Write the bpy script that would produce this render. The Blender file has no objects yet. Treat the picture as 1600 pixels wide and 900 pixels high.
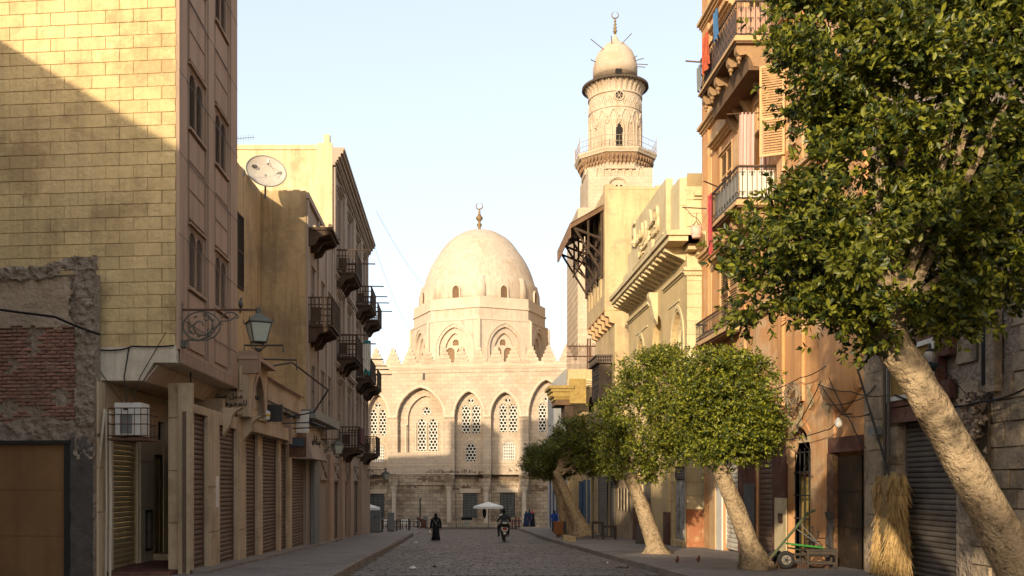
import bpy, math, random
import numpy as np
from mathutils import Vector, Matrix, noise
random.seed(7)
rng = np.random.default_rng(7)
SC = bpy.context.scene
COL = SC.collection
R = math.radians
# ---------------------------------------------------------------- camera
F, CX, HY, EYE = 1500.0, 706.0, 755.0, 1.57
SLOPE = 0.0307
cam_d = bpy.data.cameras.new('camera'); cam = bpy.data.objects.new('camera', cam_d); COL.objects.link(cam)
cam.location = (0, 0, EYE); cam.rotation_euler = (R(90), 0, 0)
cam_d.sensor_width = 36; cam_d.lens = 36 * F / 1600
cam_d.shift_x = (800 - CX) / 1600; cam_d.shift_y = (HY - 450) / 1600
cam_d.clip_start = 0.1; cam_d.clip_end = 6000
SC.camera = cam
# ---------------------------------------------------------------- sky, sun, exposure
SUN_DIR = Vector((0.405, 0.914, -0.25)).normalized()
sun_el = math.asin(-SUN_DIR.z)
world = bpy.data.worlds.new('World'); SC.world = world; world.use_nodes = True
wn, wl = world.node_tree.nodes, world.node_tree.links
bg = wn['Background']
sky = wn.new('ShaderNodeTexSky'); sky.sky_type = 'NISHITA'; sky.sun_disc = False
sky.sun_elevation = sun_el
sky.sun_rotation = math.atan2(-SUN_DIR.x, -SUN_DIR.y)
sky.air_density = 1.0; sky.dust_density = 4.0; sky.ozone_density = 1.0; sky.altitude = 0
mixc = wn.new('ShaderNodeMix'); mixc.data_type = 'RGBA'; mixc.blend_type = 'MIX'
mixc.inputs[7].default_value = (5.6, 5.9, 6.35, 1)   # pale morning haze over the blue, thickest low down
tcw = wn.new('ShaderNodeTexCoord'); sxw = wn.new('ShaderNodeSeparateXYZ'); mrw = wn.new('ShaderNodeMapRange')
wl.new(tcw.outputs['Generated'], sxw.inputs[0]); wl.new(sxw.outputs[2], mrw.inputs[0])
mrw.inputs[1].default_value = 0.0; mrw.inputs[2].default_value = 0.75; mrw.inputs[3].default_value = 0.95; mrw.inputs[4].default_value = 0.32
wl.new(mrw.outputs[0], mixc.inputs[0])
mixc.inputs[6].default_value = (2.3, 2.55, 3.1, 1)
addc = wn.new('ShaderNodeMix'); addc.data_type = 'RGBA'; addc.blend_type = 'ADD'; addc.inputs[0].default_value = 1.0
wl.new(mixc.outputs[2], addc.inputs[6]); wl.new(sky.outputs[0], addc.inputs[7]); wl.new(addc.outputs[2], bg.inputs[0])
bg.inputs[1].default_value = 0.083
sl = bpy.data.lights.new('sun', 'SUN'); so = bpy.data.objects.new('sun', sl); COL.objects.link(so)
sl.energy = 3.5; sl.angle = R(0.8); sl.color = (1.0, 0.83, 0.60)
so.rotation_euler = SUN_DIR.to_track_quat('-Z', 'Y').to_euler(); so.location = (-20, -40, 30)
SC.view_settings.view_transform = 'Standard'; SC.view_settings.look = 'None'
SC.view_settings.exposure = 0.78; SC.view_settings.gamma = 1.0
SC.view_settings.use_curve_mapping = False
SC.cycles.max_bounces = 7; SC.cycles.diffuse_bounces = 5; SC.cycles.transparent_max_bounces = 8

# ---------------------------------------------------------------- helpers
def G(y):
    return -SLOPE * min(max(y, -60.0), 105.0)
PV = 0.13
class Fr:
    """wall frame: u along the wall, w outward, z up"""
    def __init__(s, o, u, n):
        s.o = Vector(o); s.u = Vector(u).normalized(); s.n = Vector(n).normalized()
    def P(s, u, w, z): return s.o + s.u * u + s.n * w + Vector((0, 0, z))
    def uv(s, px, py, w=0.0):
        d = Vector(((px - CX) / F, 1.0, (HY - py) / F)); e = Vector((0, 0, EYE))
        o = s.o + s.n * w
        t = (o - e).dot(s.n) / d.dot(s.n)
        p = e + d * t
        return (p - s.o).dot(s.u), p.z
    def U(s, px, w=0.0): return s.uv(px, HY, w)[0]
    def Z(s, px, py, w=0.0): return s.uv(px, py, w)[1]
WF = Fr((0, 0, 0), (1, 0, 0), (0, 1, 0))
FL = Fr((-6.15, 0, 0), (0, 1, 0), (1, 0, 0))
FA = Fr((-6.22, 0, 0), (0, 1, 0), (1, 0, 0))
FR = Fr((10.4, 0, 0), (0, 1, 0), (-1, 0, 0))
FY = Fr((9.76, 0, 0), (0, 1, 0), (-1, 0, 0))
def W3(px, py, Y): return Vector(((px - CX) / F * Y, Y, EYE + (HY - py) / F * Y))
class MB:
    def __init__(s, fr=WF): s.v = []; s.f = []; s.fr = fr
    def add(s, pts, faces):
        b = len(s.v); s.v.extend(s.fr.P(*p) for p in pts); s.f.extend([tuple(b + i for i in q) for q in faces]); return s
    def box(s, u0, u1, w0, w1, z0, z1):
        return s.add([(u0, w0, z0), (u1, w0, z0), (u1, w1, z0), (u0, w1, z0), (u0, w0, z1), (u1, w0, z1), (u1, w1, z1), (u0, w1, z1)],
                     [(0, 3, 2, 1), (4, 5, 6, 7), (0, 1, 5, 4), (1, 2, 6, 5), (2, 3, 7, 6), (3, 0, 4, 7)])
    def hexa(s, bot, top):
        return s.add(list(bot) + list(top), [(0, 3, 2, 1), (4, 5, 6, 7), (0, 1, 5, 4), (1, 2, 6, 5), (2, 3, 7, 6), (3, 0, 4, 7)])
    def quad(s, *p): return s.add(p, [tuple(range(len(p)))])
    def prism(s, poly, w0, w1):
        n = len(poly)
        return s.add([(a, w0, b) for a, b in poly] + [(a, w1, b) for a, b in poly],
                     [tuple(range(n)), tuple(range(2 * n - 1, n - 1, -1))] + [(i, (i + 1) % n, n + (i + 1) % n, n + i) for i in range(n)])
    def uprism(s, poly, u0, u1):      # poly in (w,z), extruded along u
        n = len(poly)
        return s.add([(u0, a, b) for a, b in poly] + [(u1, a, b) for a, b in poly],
                     [tuple(range(n)), tuple(range(2 * n - 1, n - 1, -1))] + [(i, (i + 1) % n, n + (i + 1) % n, n + i) for i in range(n)])
    def hprism(s, poly, z0, z1):      # poly in (u,w), extruded up
        n = len(poly)
        return s.add([(a, b, z0) for a, b in poly] + [(a, b, z1) for a, b in poly],
                     [tuple(range(n)), tuple(range(2 * n - 1, n - 1, -1))] + [(i, (i + 1) % n, n + (i + 1) % n, n + i) for i in range(n)])
    def strip(s, outer, inner, w0, w1):      # band between two open polylines (u,z)
        n = len(outer)
        pts = [(a, w1, b) for a, b in outer] + [(a, w1, b) for a, b in inner] + [(a, w0, b) for a, b in outer] + [(a, w0, b) for a, b in inner]
        fs = []
        for i in range(n - 1):
            fs += [(i, i + 1, n + i + 1, n + i), (i, 2 * n + i, 2 * n + i + 1, i + 1), (n + i, n + i + 1, 3 * n + i + 1, 3 * n + i)]
        fs += [(0, n, 3 * n, 2 * n), (n - 1, 3 * n - 1, 4 * n - 1, 2 * n - 1)]
        return s.add(pts, fs)
    def tube(s, pts, r, n=6, cap=True):
        P = [Vector(p) for p in pts]; rs = r if isinstance(r, (list, tuple)) else [r] * len(P)
        V = []; Fs = []; ref = None
        for i, p in enumerate(P):
            t = (P[min(i + 1, len(P) - 1)] - P[max(i - 1, 0)])
            t = t.normalized() if t.length > 1e-9 else Vector((0, 0, 1))
            if ref is None: ref = Vector((0, 0, 1)) if abs(t.z) < 0.9 else Vector((1, 0, 0))
            a = (ref - t * ref.dot(t)).normalized(); ref = a; b = t.cross(a)
            for k in range(n):
                g = 2 * math.pi * k / n
                V.append(tuple(p + (a * math.cos(g) + b * math.sin(g)) * rs[i]))
        for i in range(len(P) - 1):
            for k in range(n):
                Fs.append((i * n + k, i * n + (k + 1) % n, (i + 1) * n + (k + 1) % n, (i + 1) * n + k))
        if cap: Fs += [tuple(range(n - 1, -1, -1)), tuple(range((len(P) - 1) * n, len(P) * n))]
        return s.add(V, Fs)
    def lathe(s, cu, cw, prof, n=16, sw=1.0, a0=0.0, a1=2 * math.pi, rot=0.0):
        full = abs(a1 - a0 - 2 * math.pi) < 1e-6; m = n if full else n + 1
        V = []; Fs = []
        for r, z in prof:
            for k in range(m):
                g = rot + a0 + (a1 - a0) * k / n
                V.append((cu + r * math.cos(g), cw + r * sw * math.sin(g), z))
        for i in range(len(prof) - 1):
            for k in range(n):
                k2 = (k + 1) % m if full else k + 1
                Fs.append((i * m + k, i * m + k2, (i + 1) * m + k2, (i + 1) * m + k))
        if full:
            if prof[0][0] > 1e-4: Fs.append(tuple(range(m - 1, -1, -1)))
            if prof[-1][0] > 1e-4: Fs.append(tuple(range((len(prof) - 1) * m, len(prof) * m)))
        return s.add(V, Fs)
    def loft(s, rings, n=14, cap=True):   # rings: (cu,cw,z,ru,rw)
        V = []; Fs = []
        for cu, cw, z, ru, rw in rings:
            for k in range(n):
                g = 2 * math.pi * k / n
                V.append((cu + ru * math.cos(g), cw + rw * math.sin(g), z))
        for i in range(len(rings) - 1):
            for k in range(n): Fs.append((i * n + k, i * n + (k + 1) % n, (i + 1) * n + (k + 1) % n, (i + 1) * n + k))
        if cap: Fs += [tuple(range(n - 1, -1, -1)), tuple(range((len(rings) - 1) * n, len(rings) * n))]
        return s.add(V, Fs)
    def wall(s, u0, u1, z0, z1, holes=(), depth=0.3, w=0.0):
        us = sorted({u0, u1, *[c for h in holes for c in (h[0], h[1])]}); zs = sorted({z0, z1, *[c for h in holes for c in (h[2], h[3])]})
        us = [u for u in us if u0 <= u <= u1]; zs = [z for z in zs if z0 <= z <= z1]
        for a, b in zip(us, us[1:]):
            run = None
            for c, d in zip(zs, zs[1:]):
                mu, mz = (a + b) / 2, (c + d) / 2
                inside = any(h[0] < mu < h[1] and h[2] < mz < h[3] for h in holes)
                if inside:
                    if run: s.quad((a, w, run[0]), (b, w, run[0]), (b, w, run[1]), (a, w, run[1])); run = None
                else: run = (run[0], d) if run else (c, d)
            if run: s.quad((a, w, run[0]), (b, w, run[0]), (b, w, run[1]), (a, w, run[1]))
        for h in holes:
            a, b, c, d = h[:4]; e = w - depth
            s.quad((a, w, c), (a, e, c), (a, e, d), (a, w, d)); s.quad((b, w, c), (b, w, d), (b, e, d), (b, e, c))
            s.quad((a, w, d), (a, e, d), (b, e, d), (b, w, d)); s.quad((a, w, c), (b, w, c), (b, e, c), (a, e, c))
            if len(h) > 4:
                sp, kind = h[4], h[5]; m = (a + b) / 2
                A = arch(m, (b - a) / 2, sp, d - 0.005, 6, kind)
                k = len(A) // 2
                s.prism([(a, sp), (a, d), (m, d)] + A[:k + 1][::-1][:-1], w - depth, w + 0.0)
                s.prism([(b, sp), (b, d), (m, d)] + A[k:][:-1], w - depth, w + 0.0)
        return s
    def build(s, name, mat, parent=None, smooth=False, loc=None):
        base = Vector(loc) if loc is not None else (parent_world(parent) if parent else Vector((0, 0, 0)))
        me = bpy.data.meshes.new(name)
        me.from_pydata([tuple(p - base) for p in s.v], [], s.f)
        me.materials.append(mat)
        if smooth: me.polygons.foreach_set('use_smooth', [True] * len(me.polygons))
        me.update()
        o = bpy.data.objects.new(name, me); COL.objects.link(o)
        if parent: o.parent = parent
        if loc is not None: o.location = base - (parent_world(parent) if parent else Vector((0, 0, 0)))
        return o
def parent_world(p):
    v = Vector((0, 0, 0))
    while p: v += Vector(p.location); p = p.parent
    return v
def arch(c, hw, sp, top, n=8, kind='p'):
    """points from left spring to right spring"""
    pts = []
    for i in range(-n, n + 1):
        x = math.sin(i / n * math.pi / 2); a = abs(x)
        if kind == 'p': z = (1 - a ** 1.5) ** (1 / 2.0) if a < 1 else 0
        else: z = math.sqrt(max(0, 1 - a * a))
        pts.append((c + x * hw, sp + (top - sp) * z))
    return pts
def thing(name, label, cat, loc=(0, 0, 0), group=None):
    o = bpy.data.objects.new(name, None); COL.objects.link(o); o.location = loc
    o['label'] = label; o['category'] = cat
    if group: o['group'] = group
    return o
def tag(o, label, cat, group=None):
    o['label'] = label; o['category'] = cat
    if group: o['group'] = group
    return o
def struct(name, mb, mat): o = mb.build(name, mat); o['kind'] = 'structure'; return o
def stuff(o): o['kind'] = 'stuff'; return o
def piece(name, me, loc, parent, scale=None, rz=0):   # shares mesh data
    o = bpy.data.objects.new(name, me); COL.objects.link(o); o.parent = parent
    o.location = Vector(loc) - parent_world(parent)
    if scale: o.scale = scale
    if rz: o.rotation_euler[2] = rz
    return o
def dup(root, loc, label=None, rz=None):
    r = root.copy(); COL.objects.link(r); r.location = loc
    if rz is not None: r.rotation_euler[2] = rz
    if label: r['label'] = label
    for ch in list(root.children):
        c = ch.copy(); COL.objects.link(c); c.parent = r
        for g in list(ch.children):
            d = g.copy(); COL.objects.link(d); d.parent = c
    return r
# ---------------------------------------------------------------- materials
MATS = {}
def M(name, c1, c2=None, scale=1.0, rough=0.9, bump=0.3, bscale=25.0, stain=None, samt=0.5, sscale=0.5, streak=0.0, rand=0.0, metal=0.0, spec=0.3, island=0.0, dist=0.02):
    if name in MATS: return MATS[name]
    m = bpy.data.materials.new(name); m.use_nodes = True; N, L = m.node_tree.nodes, m.node_tree.links
    p = N['Principled BSDF']; p.inputs['Roughness'].default_value = rough; p.inputs['Metallic'].default_value = metal
    p.inputs['Specular IOR Level'].default_value = spec
    c2 = c2 or tuple(x * 0.7 for x in c1)
    geo = N.new('ShaderNodeNewGeometry')
    def noi(s, det=5, vec=None, rg=0.6):
        n = N.new('ShaderNodeTexNoise'); n.inputs['Scale'].default_value = s; n.inputs['Detail'].default_value = det; n.inputs['Roughness'].default_value = rg
        L.new(vec or geo.outputs['Position'], n.inputs['Vector']); return n.outputs[0]
    def ramp(x, a, b):
        r = N.new('ShaderNodeMapRange'); r.inputs[1].default_value = a; r.inputs[2].default_value = b; L.new(x, r.inputs[0]); return r.outputs[0]
    def mix(f, a, b, mode='MIX'):
        x = N.new('ShaderNodeMix'); x.data_type = 'RGBA'; x.blend_type = mode
        if isinstance(f, float): x.inputs[0].default_value = f
        else: L.new(f, x.inputs[0])
        for i, q in ((6, a), (7, b)):
            if isinstance(q, tuple): x.inputs[i].default_value = (*q, 1)
            else: L.new(q, x.inputs[i])
        return x.outputs[2]
    def math_(op, a, b):
        x = N.new('ShaderNodeMath'); x.operation = op
        for i, q in enumerate((a, b)):
            if isinstance(q, (int, float)): x.inputs[i].default_value = q
            else: L.new(q, x.inputs[i])
        return x.outputs[0]
    col = mix(ramp(noi(scale, 6), 0.32, 0.68), c1, c2)
    fine = noi(bscale, 4)
    col = mix(math_('MULTIPLY', ramp(fine, 0.35, 0.7), 0.35), col, tuple(x * 0.62 for x in c1))
    if stain:
        col = mix(math_('MULTIPLY', ramp(noi(sscale, 8, rg=0.7), 0.5, 0.62), samt), col, stain)
    if streak:
        mp = N.new('ShaderNodeMapping'); mp.inputs['Scale'].default_value = (3.0, 3.0, 0.16); L.new(geo.outputs['Position'], mp.inputs[0])
        col = mix(math_('MULTIPLY', ramp(noi(1.3, 5, mp.outputs[0], 0.65), 0.48, 0.72), streak), col, tuple(x * 0.35 for x in c1))
    if rand:
        oi = N.new('ShaderNodeObjectInfo')
        col = mix(1.0, col, mix(oi.outputs['Random'], (1 - rand,) * 3, (1 + rand * 0.6, 1 + rand * 0.55, 1 + rand * 0.5)), 'MULTIPLY')
    if island:
        col = mix(1.0, col, mix(geo.outputs['Random Per Island'], (1 - island,) * 3, (1 + island * 0.6,) * 3), 'MULTIPLY')
    L.new(col, p.inputs['Base Color'])
    if bump:
        b = N.new('ShaderNodeBump'); b.inputs['Strength'].default_value = bump; b.inputs['Distance'].default_value = dist
        h = math_('ADD', fine, math_('MULTIPLY', noi(bscale * 0.25, 4), 1.5))
        L.new(h, b.inputs['Height']); L.new(b.outputs[0], p.inputs['Normal'])
    MATS[name] = m; m['col'] = col.node.name
    return m
def add_brick(m, bw, bh, off=0.0, c=0.45, mortar=0.015, axis='xz', amt=0.5, bump=0.5):
    """coursed stone: joints and block tone on a surface too far to tell the blocks apart"""
    N, L = m.node_tree.nodes, m.node_tree.links; p = N['Principled BSDF']
    geo = N.new('ShaderNodeNewGeometry'); sp = N.new('ShaderNodeSeparateXYZ'); L.new(geo.outputs['Position'], sp.inputs[0])
    cb = N.new('ShaderNodeCombineXYZ'); ax = {'x': 0, 'y': 1, 'z': 2}
    L.new(sp.outputs[ax[axis[0]]], cb.inputs[0]); L.new(sp.outputs[ax[axis[1]]], cb.inputs[1])
    b = N.new('ShaderNodeTexBrick'); L.new(cb.outputs[0], b.inputs['Vector'])
    b.inputs['Scale'].default_value = 1; b.inputs['Brick Width'].default_value = bw; b.inputs['Row Height'].default_value = bh
    b.inputs['Mortar Size'].default_value = mortar; b.inputs['Mortar Smooth'].default_value = 0.3; b.inputs['Bias'].default_value = -0.1
    b.inputs['Color1'].default_value = (1.05, 1.03, 1.0, 1); b.inputs['Color2'].default_value = (1 - amt * 0.5,) * 3 + (1,); b.inputs['Mortar'].default_value = (c, c, c, 1)
    x = N.new('ShaderNodeMix'); x.data_type = 'RGBA'; x.blend_type = 'MULTIPLY'; x.inputs[0].default_value = 1
    src = p.inputs['Base Color'].links[0].from_socket
    L.new(src, x.inputs[6]); L.new(b.outputs[0], x.inputs[7]); L.new(x.outputs[2], p.inputs['Base Color'])
    bb = N.new('ShaderNodeBump'); bb.inputs['Strength'].default_value = bump; bb.inputs['Distance'].default_value = 0.02; bb.invert = True
    L.new(b.outputs['Fac'], bb.inputs['Height']); 
    if p.inputs['Normal'].links: L.new(p.inputs['Normal'].links[0].from_socket, bb.inputs['Normal'])
    L.new(bb.outputs[0], p.inputs['Normal'])
    return m
m_yel = M('yellow_plaster', (0.67, 0.50, 0.25), (0.59, 0.43, 0.205), 1.3, bump=0.55, bscale=9, stain=(0.36, 0.24, 0.12), samt=0.7, sscale=0.7, streak=0.3, rand=0.11, dist=0.04)
m_yjoint = M('yellow_joint', (0.40, 0.275, 0.14), bump=0.2)
m_mauve = M('mauve_render', (0.37, 0.255, 0.175), (0.31, 0.205, 0.14), 0.6, bump=0.2, bscale=30, streak=0.55, stain=(0.34, 0.24, 0.18), samt=0.25)
m_mauve2 = M('mauve_panel', (0.42, 0.295, 0.205), (0.36, 0.25, 0.17), 0.6, bump=0.2, bscale=30, streak=0.5)
m_beige = M('beige_cladding', (0.52, 0.40, 0.26), (0.43, 0.32, 0.20), 0.7, bump=0.2, bscale=20, streak=0.45, stain=(0.2, 0.14, 0.08), samt=0.5, sscale=0.9)
m_cream = M('cream_fascia', (0.70, 0.62, 0.48), (0.6, 0.52, 0.4), 0.8, bump=0.15, bscale=20, streak=0.4, stain=(0.3, 0.24, 0.16), samt=0.4)
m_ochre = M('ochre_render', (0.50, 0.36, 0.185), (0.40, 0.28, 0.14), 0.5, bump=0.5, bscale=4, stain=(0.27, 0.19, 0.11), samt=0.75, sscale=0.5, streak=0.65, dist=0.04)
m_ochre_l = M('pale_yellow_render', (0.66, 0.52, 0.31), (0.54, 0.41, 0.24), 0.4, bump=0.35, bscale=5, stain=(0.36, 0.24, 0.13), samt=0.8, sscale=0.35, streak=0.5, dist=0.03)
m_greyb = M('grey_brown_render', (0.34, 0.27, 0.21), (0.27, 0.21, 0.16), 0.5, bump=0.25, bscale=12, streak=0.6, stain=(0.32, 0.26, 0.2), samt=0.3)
m_greyb2 = M('grey_brown_trim', (0.40, 0.32, 0.25), (0.32, 0.25, 0.19), 0.5, bump=0.25, bscale=14, streak=0.4)
m_dwood = M('dark_weathered_wood', (0.085, 0.055, 0.035), (0.05, 0.033, 0.022), 2.0, bump=0.4, bscale=40, streak=0.3)
m_bwood = M('brown_wood', (0.17, 0.10, 0.055), (0.11, 0.065, 0.035), 2.0, bump=0.4, bscale=40, streak=0.3)
m_lou = M('louver_paint', (0.26, 0.195, 0.145), (0.20, 0.145, 0.105), 2.0, bump=0.2, bscale=40)
m_loub = M('louver_tan', (0.50, 0.30, 0.14), (0.38, 0.22, 0.10), 2.0, bump=0.2, bscale=40)
m_dark = M('dark_interior', (0.018, 0.015, 0.012), bump=0)
m_glass = M('dark_glass', (0.03, 0.035, 0.04), rough=0.15, bump=0, spec=0.5)
m_rollb = M('roller_brown', (0.155, 0.098, 0.065), (0.115, 0.072, 0.048), 1.2, rough=0.6, bump=0.15, bscale=20, stain=(0.13, 0.09, 0.065), samt=0.6, sscale=2.0, rand=0.12)
m_rolly = M('roller_ochre', (0.42, 0.30, 0.14), (0.33, 0.23, 0.10), 1.2, rough=0.6, bump=0.15, bscale=20, stain=(0.14, 0.095, 0.05), samt=0.4, sscale=2.0, rand=0.1)
m_rollg = M('roller_grey', (0.15, 0.13, 0.11), (0.11, 0.095, 0.08), 1.2, rough=0.55, bump=0.15, bscale=20, stain=(0.075, 0.055, 0.04), samt=0.5, sscale=2.0, rand=0.12)
m_rollw = M('roller_white', (0.60, 0.56, 0.48), (0.48, 0.44, 0.37), 1.2, rough=0.6, bump=0.15, bscale=20, stain=(0.2, 0.15, 0.1), samt=0.6, sscale=2.0, rand=0.1)
m_iron = M('black_iron', (0.03, 0.027, 0.025), rough=0.55, bump=0.2, bscale=40, spec=0.4)
m_rust = M('rusty_iron', (0.14, 0.065, 0.035), (0.07, 0.04, 0.028), 6.0, rough=0.8, bump=0.3, bscale=60)
m_lampm = M('grey_green_lamp_metal', (0.10, 0.10, 0.075), (0.07, 0.066, 0.05), 6.0, rough=0.6, bump=0.3, bscale=60, spec=0.4)
m_frost = M('frosted_lamp_glass', (0.42, 0.44, 0.37), (0.36, 0.38, 0.31), 3.0, rough=0.35, bump=0.05, spec=0.5)
m_stone = M('pale_limestone', (0.50, 0.405, 0.305), (0.425, 0.335, 0.245), 0.35, bump=0.45, bscale=3.0, stain=(0.30, 0.21, 0.13), samt=0.35, sscale=0.25, dist=0.06)
m_stonel = M('eroded_limestone', (0.47, 0.38, 0.275), (0.35, 0.265, 0.18), 0.5, bump=0.9, bscale=2.6, stain=(0.19, 0.135, 0.09), samt=0.7, sscale=0.3, dist=0.12)
m_trim = M('limestone_trim', (0.54, 0.445, 0.335), (0.45, 0.36, 0.265), 0.5, bump=0.3, bscale=5)
add_brick(m_stone, 0.85, 0.42, axis='xz', c=0.72, mortar=0.02, amt=0.28, bump=0.5)
add_brick(m_stonel, 0.85, 0.42, axis='xz', c=0.5, mortar=0.03, amt=0.6, bump=0.9)
m_lat = M('white_plaster_lattice', (0.75, 0.71, 0.62), bump=0)
m_dome = M('dome_render', (0.52, 0.43, 0.335), (0.455, 0.365, 0.275), 0.25, bump=0.25, bscale=2.0, streak=0.45, stain=(0.40, 0.30, 0.20), samt=0.5, sscale=0.3)
m_orange = M('orange_plaster', (0.60, 0.31, 0.125), (0.50, 0.245, 0.095), 0.4, bump=0.25, bscale=10, stain=(0.60, 0.43, 0.26), samt=0.7, sscale=0.7, streak=0.6)
m_tan = M('tan_plaster', (0.60, 0.39, 0.20), (0.50, 0.32, 0.16), 0.5, bump=0.25, bscale=10, streak=0.35, stain=(0.35, 0.2, 0.1), samt=0.3)
m_tanc = M('tan_cornice', (0.56, 0.37, 0.19), (0.46, 0.29, 0.14), 0.7, bump=0.2, bscale=15)
m_lemon = M('lemon_stone', (0.63, 0.52, 0.31), (0.55, 0.44, 0.25), 0.5, bump=0.2, bscale=8, stain=(0.40, 0.29, 0.15), samt=0.35, streak=0.25, rand=0.06)
m_lemonj = M('lemon_joint', (0.36, 0.27, 0.14), bump=0.1)
m_sand = M('sand_render', (0.58, 0.43, 0.23), (0.48, 0.35, 0.18), 0.5, bump=0.4, bscale=6, stain=(0.34, 0.25, 0.15), samt=0.75, sscale=0.8, streak=0.5)
m_gstone = M('grey_brown_stone', (0.42, 0.33, 0.225), (0.31, 0.235, 0.155), 0.8, bump=0.8, bscale=7, stain=(0.10, 0.075, 0.05), samt=0.7, sscale=0.9, rand=0.14, dist=0.05)
m_mortar = M('grey_mortar', (0.36, 0.285, 0.21), (0.24, 0.185, 0.135), 2.2, bump=1.0, bscale=8, stain=(0.30, 0.24, 0.18), samt=0.5, sscale=2.0, dist=0.08)
m_brick = M('old_red_brick', (0.40, 0.20, 0.145), (0.31, 0.165, 0.12), 4, bump=0.6, bscale=25, stain=(0.24, 0.17, 0.12), samt=0.6, sscale=3.0, rand=0.3)
m_stucco = M('rough_stucco', (0.44, 0.34, 0.23), (0.34, 0.255, 0.17), 1.2, bump=0.9, bscale=9, stain=(0.48, 0.37, 0.27), samt=0.6, sscale=1.5, dist=0.05)
m_sheet = M('brown_metal_sheet', (0.27, 0.145, 0.06), (0.22, 0.118, 0.05), 0.8, rough=0.6, bump=0.15, bscale=5, streak=0.3)
m_conc = M('dark_concrete', (0.11, 0.095, 0.08), (0.075, 0.062, 0.05), 1.5, bump=0.6, bscale=9)
m_pave = M('pavement_asphalt', (0.21, 0.185, 0.165), (0.165, 0.145, 0.128), 0.5, rough=0.75, bump=0.25, bscale=14, stain=(0.085, 0.072, 0.06), samt=0.55, sscale=0.45)
add_brick(m_pave, .62, .62, axis='xy', c=.62, mortar=.018, amt=.22, bump=.35)
m_kerb = M('kerb_stone', (0.24, 0.20, 0.16), (0.17, 0.14, 0.11), 1.5, bump=0.4, bscale=12, rand=0.15)
m_cob = M('basalt_cobble', (0.115, 0.095, 0.078), (0.085, 0.07, 0.057), 1.0, rough=0.62, bump=0.4, bscale=18, rand=0.25, island=0.32, stain=(0.18, 0.145, 0.11), samt=0.6, sscale=1.2)
m_road = M('dirt_between_cobbles', (0.06, 0.05, 0.04), bump=0.3)
m_ground = M('dusty_ground', (0.25, 0.20, 0.14), (0.19, 0.15, 0.10), 0.1, bump=0.3, bscale=3)
m_bark = M('pale_ficus_bark', (0.45, 0.335, 0.20), (0.33, 0.235, 0.135), 2.2, bump=1.0, bscale=16, stain=(0.13, 0.09, 0.05), samt=0.75, sscale=6.5, dist=0.06)
m_twig = M('twig_bark', (0.15, 0.11, 0.07), bump=0.3)
m_white = M('off_white_paint', (0.70, 0.67, 0.60), (0.58, 0.55, 0.48), 2, rough=0.6, bump=0.1)
m_black = M('black_cloth', (0.012, 0.012, 0.014), (0.02, 0.02, 0.022), 3, rough=0.95, bump=0.3, bscale=20, spec=0.1)
m_blackp = M('black_plastic', (0.015, 0.015, 0.017), rough=0.35, bump=0, spec=0.5)
m_rubber = M('tyre_rubber', (0.028, 0.025, 0.023), rough=0.9, bump=0.2, bscale=30)
m_skin = M('skin', (0.32, 0.17, 0.10), rough=0.6, bump=0)
m_navy = M('navy_cloth', (0.02, 0.03, 0.075), rough=0.9, bump=0.2)
m_blue = M('bright_blue_cloth', (0.02, 0.07, 0.36), rough=0.9, bump=0.2)
m_red = M('red_cloth', (0.55, 0.03, 0.03), rough=0.9, bump=0.1)
m_redp = M('red_plastic', (0.5, 0.02, 0.03), rough=0.3, bump=0)
m_grey = M('grey_metal', (0.20, 0.21, 0.20), (0.15, 0.155, 0.15), 2, rough=0.6, bump=0.1, streak=0.3)
m_gold = M('gold_paint', (0.38, 0.26, 0.07), (0.25, 0.16, 0.04), 4, rough=0.6, bump=0.2)
m_maroon = M('maroon_paint', (0.12, 0.045, 0.03), (0.085, 0.035, 0.025), 1.0, rough=0.8, bump=0.3, bscale=14, stain=(0.22, 0.13, 0.08), samt=0.5, sscale=1.2)
m_green = M('green_paint', (0.04, 0.22, 0.035), (0.03, 0.14, 0.03), 5, rough=0.6, bump=0.2)
m_cable = M('black_cable', (0.012, 0.011, 0.01), rough=0.7, bump=0)
def leaf_mat(name, c1, c2):
    m = bpy.data.materials.new(name); m.use_nodes = True; N, L = m.node_tree.nodes, m.node_tree.links
    p = N['Principled BSDF']; out = N['Material Output']
    g = N.new('ShaderNodeNewGeometry'); oi = N.new('ShaderNodeObjectInfo')
    rp = N.new('ShaderNodeValToRGB'); L.new(g.outputs['Random Per Island'], rp.inputs[0])
    e = rp.color_ramp.elements; e[0].color = (*c1, 1); e[1].color = (*c2, 1); e[0].position = 0.25; e[1].position = 1.0
    L.new(rp.outputs[0], p.inputs['Base Color']); p.inputs['Roughness'].default_value = 0.42; p.inputs['Specular IOR Level'].default_value = 0.35
    t = N.new('ShaderNodeBsdfTranslucent'); hs = N.new('ShaderNodeHueSaturation'); hs.inputs['Value'].default_value = 1.7; hs.inputs['Hue'].default_value = 0.485
    L.new(rp.outputs[0], hs.inputs['Color']); L.new(hs.outputs[0], t.inputs[0])
    mx = N.new('ShaderNodeMixShader'); mx.inputs[0].default_value = 0.2; L.new(p.outputs[0], mx.inputs[1]); L.new(t.outputs[0], mx.inputs[2]); L.new(mx.outputs[0], out.inputs[0])
    return m
m_leaf2 = leaf_mat('sun_tinted_ficus_leaf', (0.04, 0.06, 0.01), (0.30, 0.30, 0.028))  # brighter copy of the leaf material, sunlight put into its colour
m_leaf = leaf_mat('ficus_leaf', (0.026, 0.042, 0.008), (0.235, 0.235, 0.024))
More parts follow.
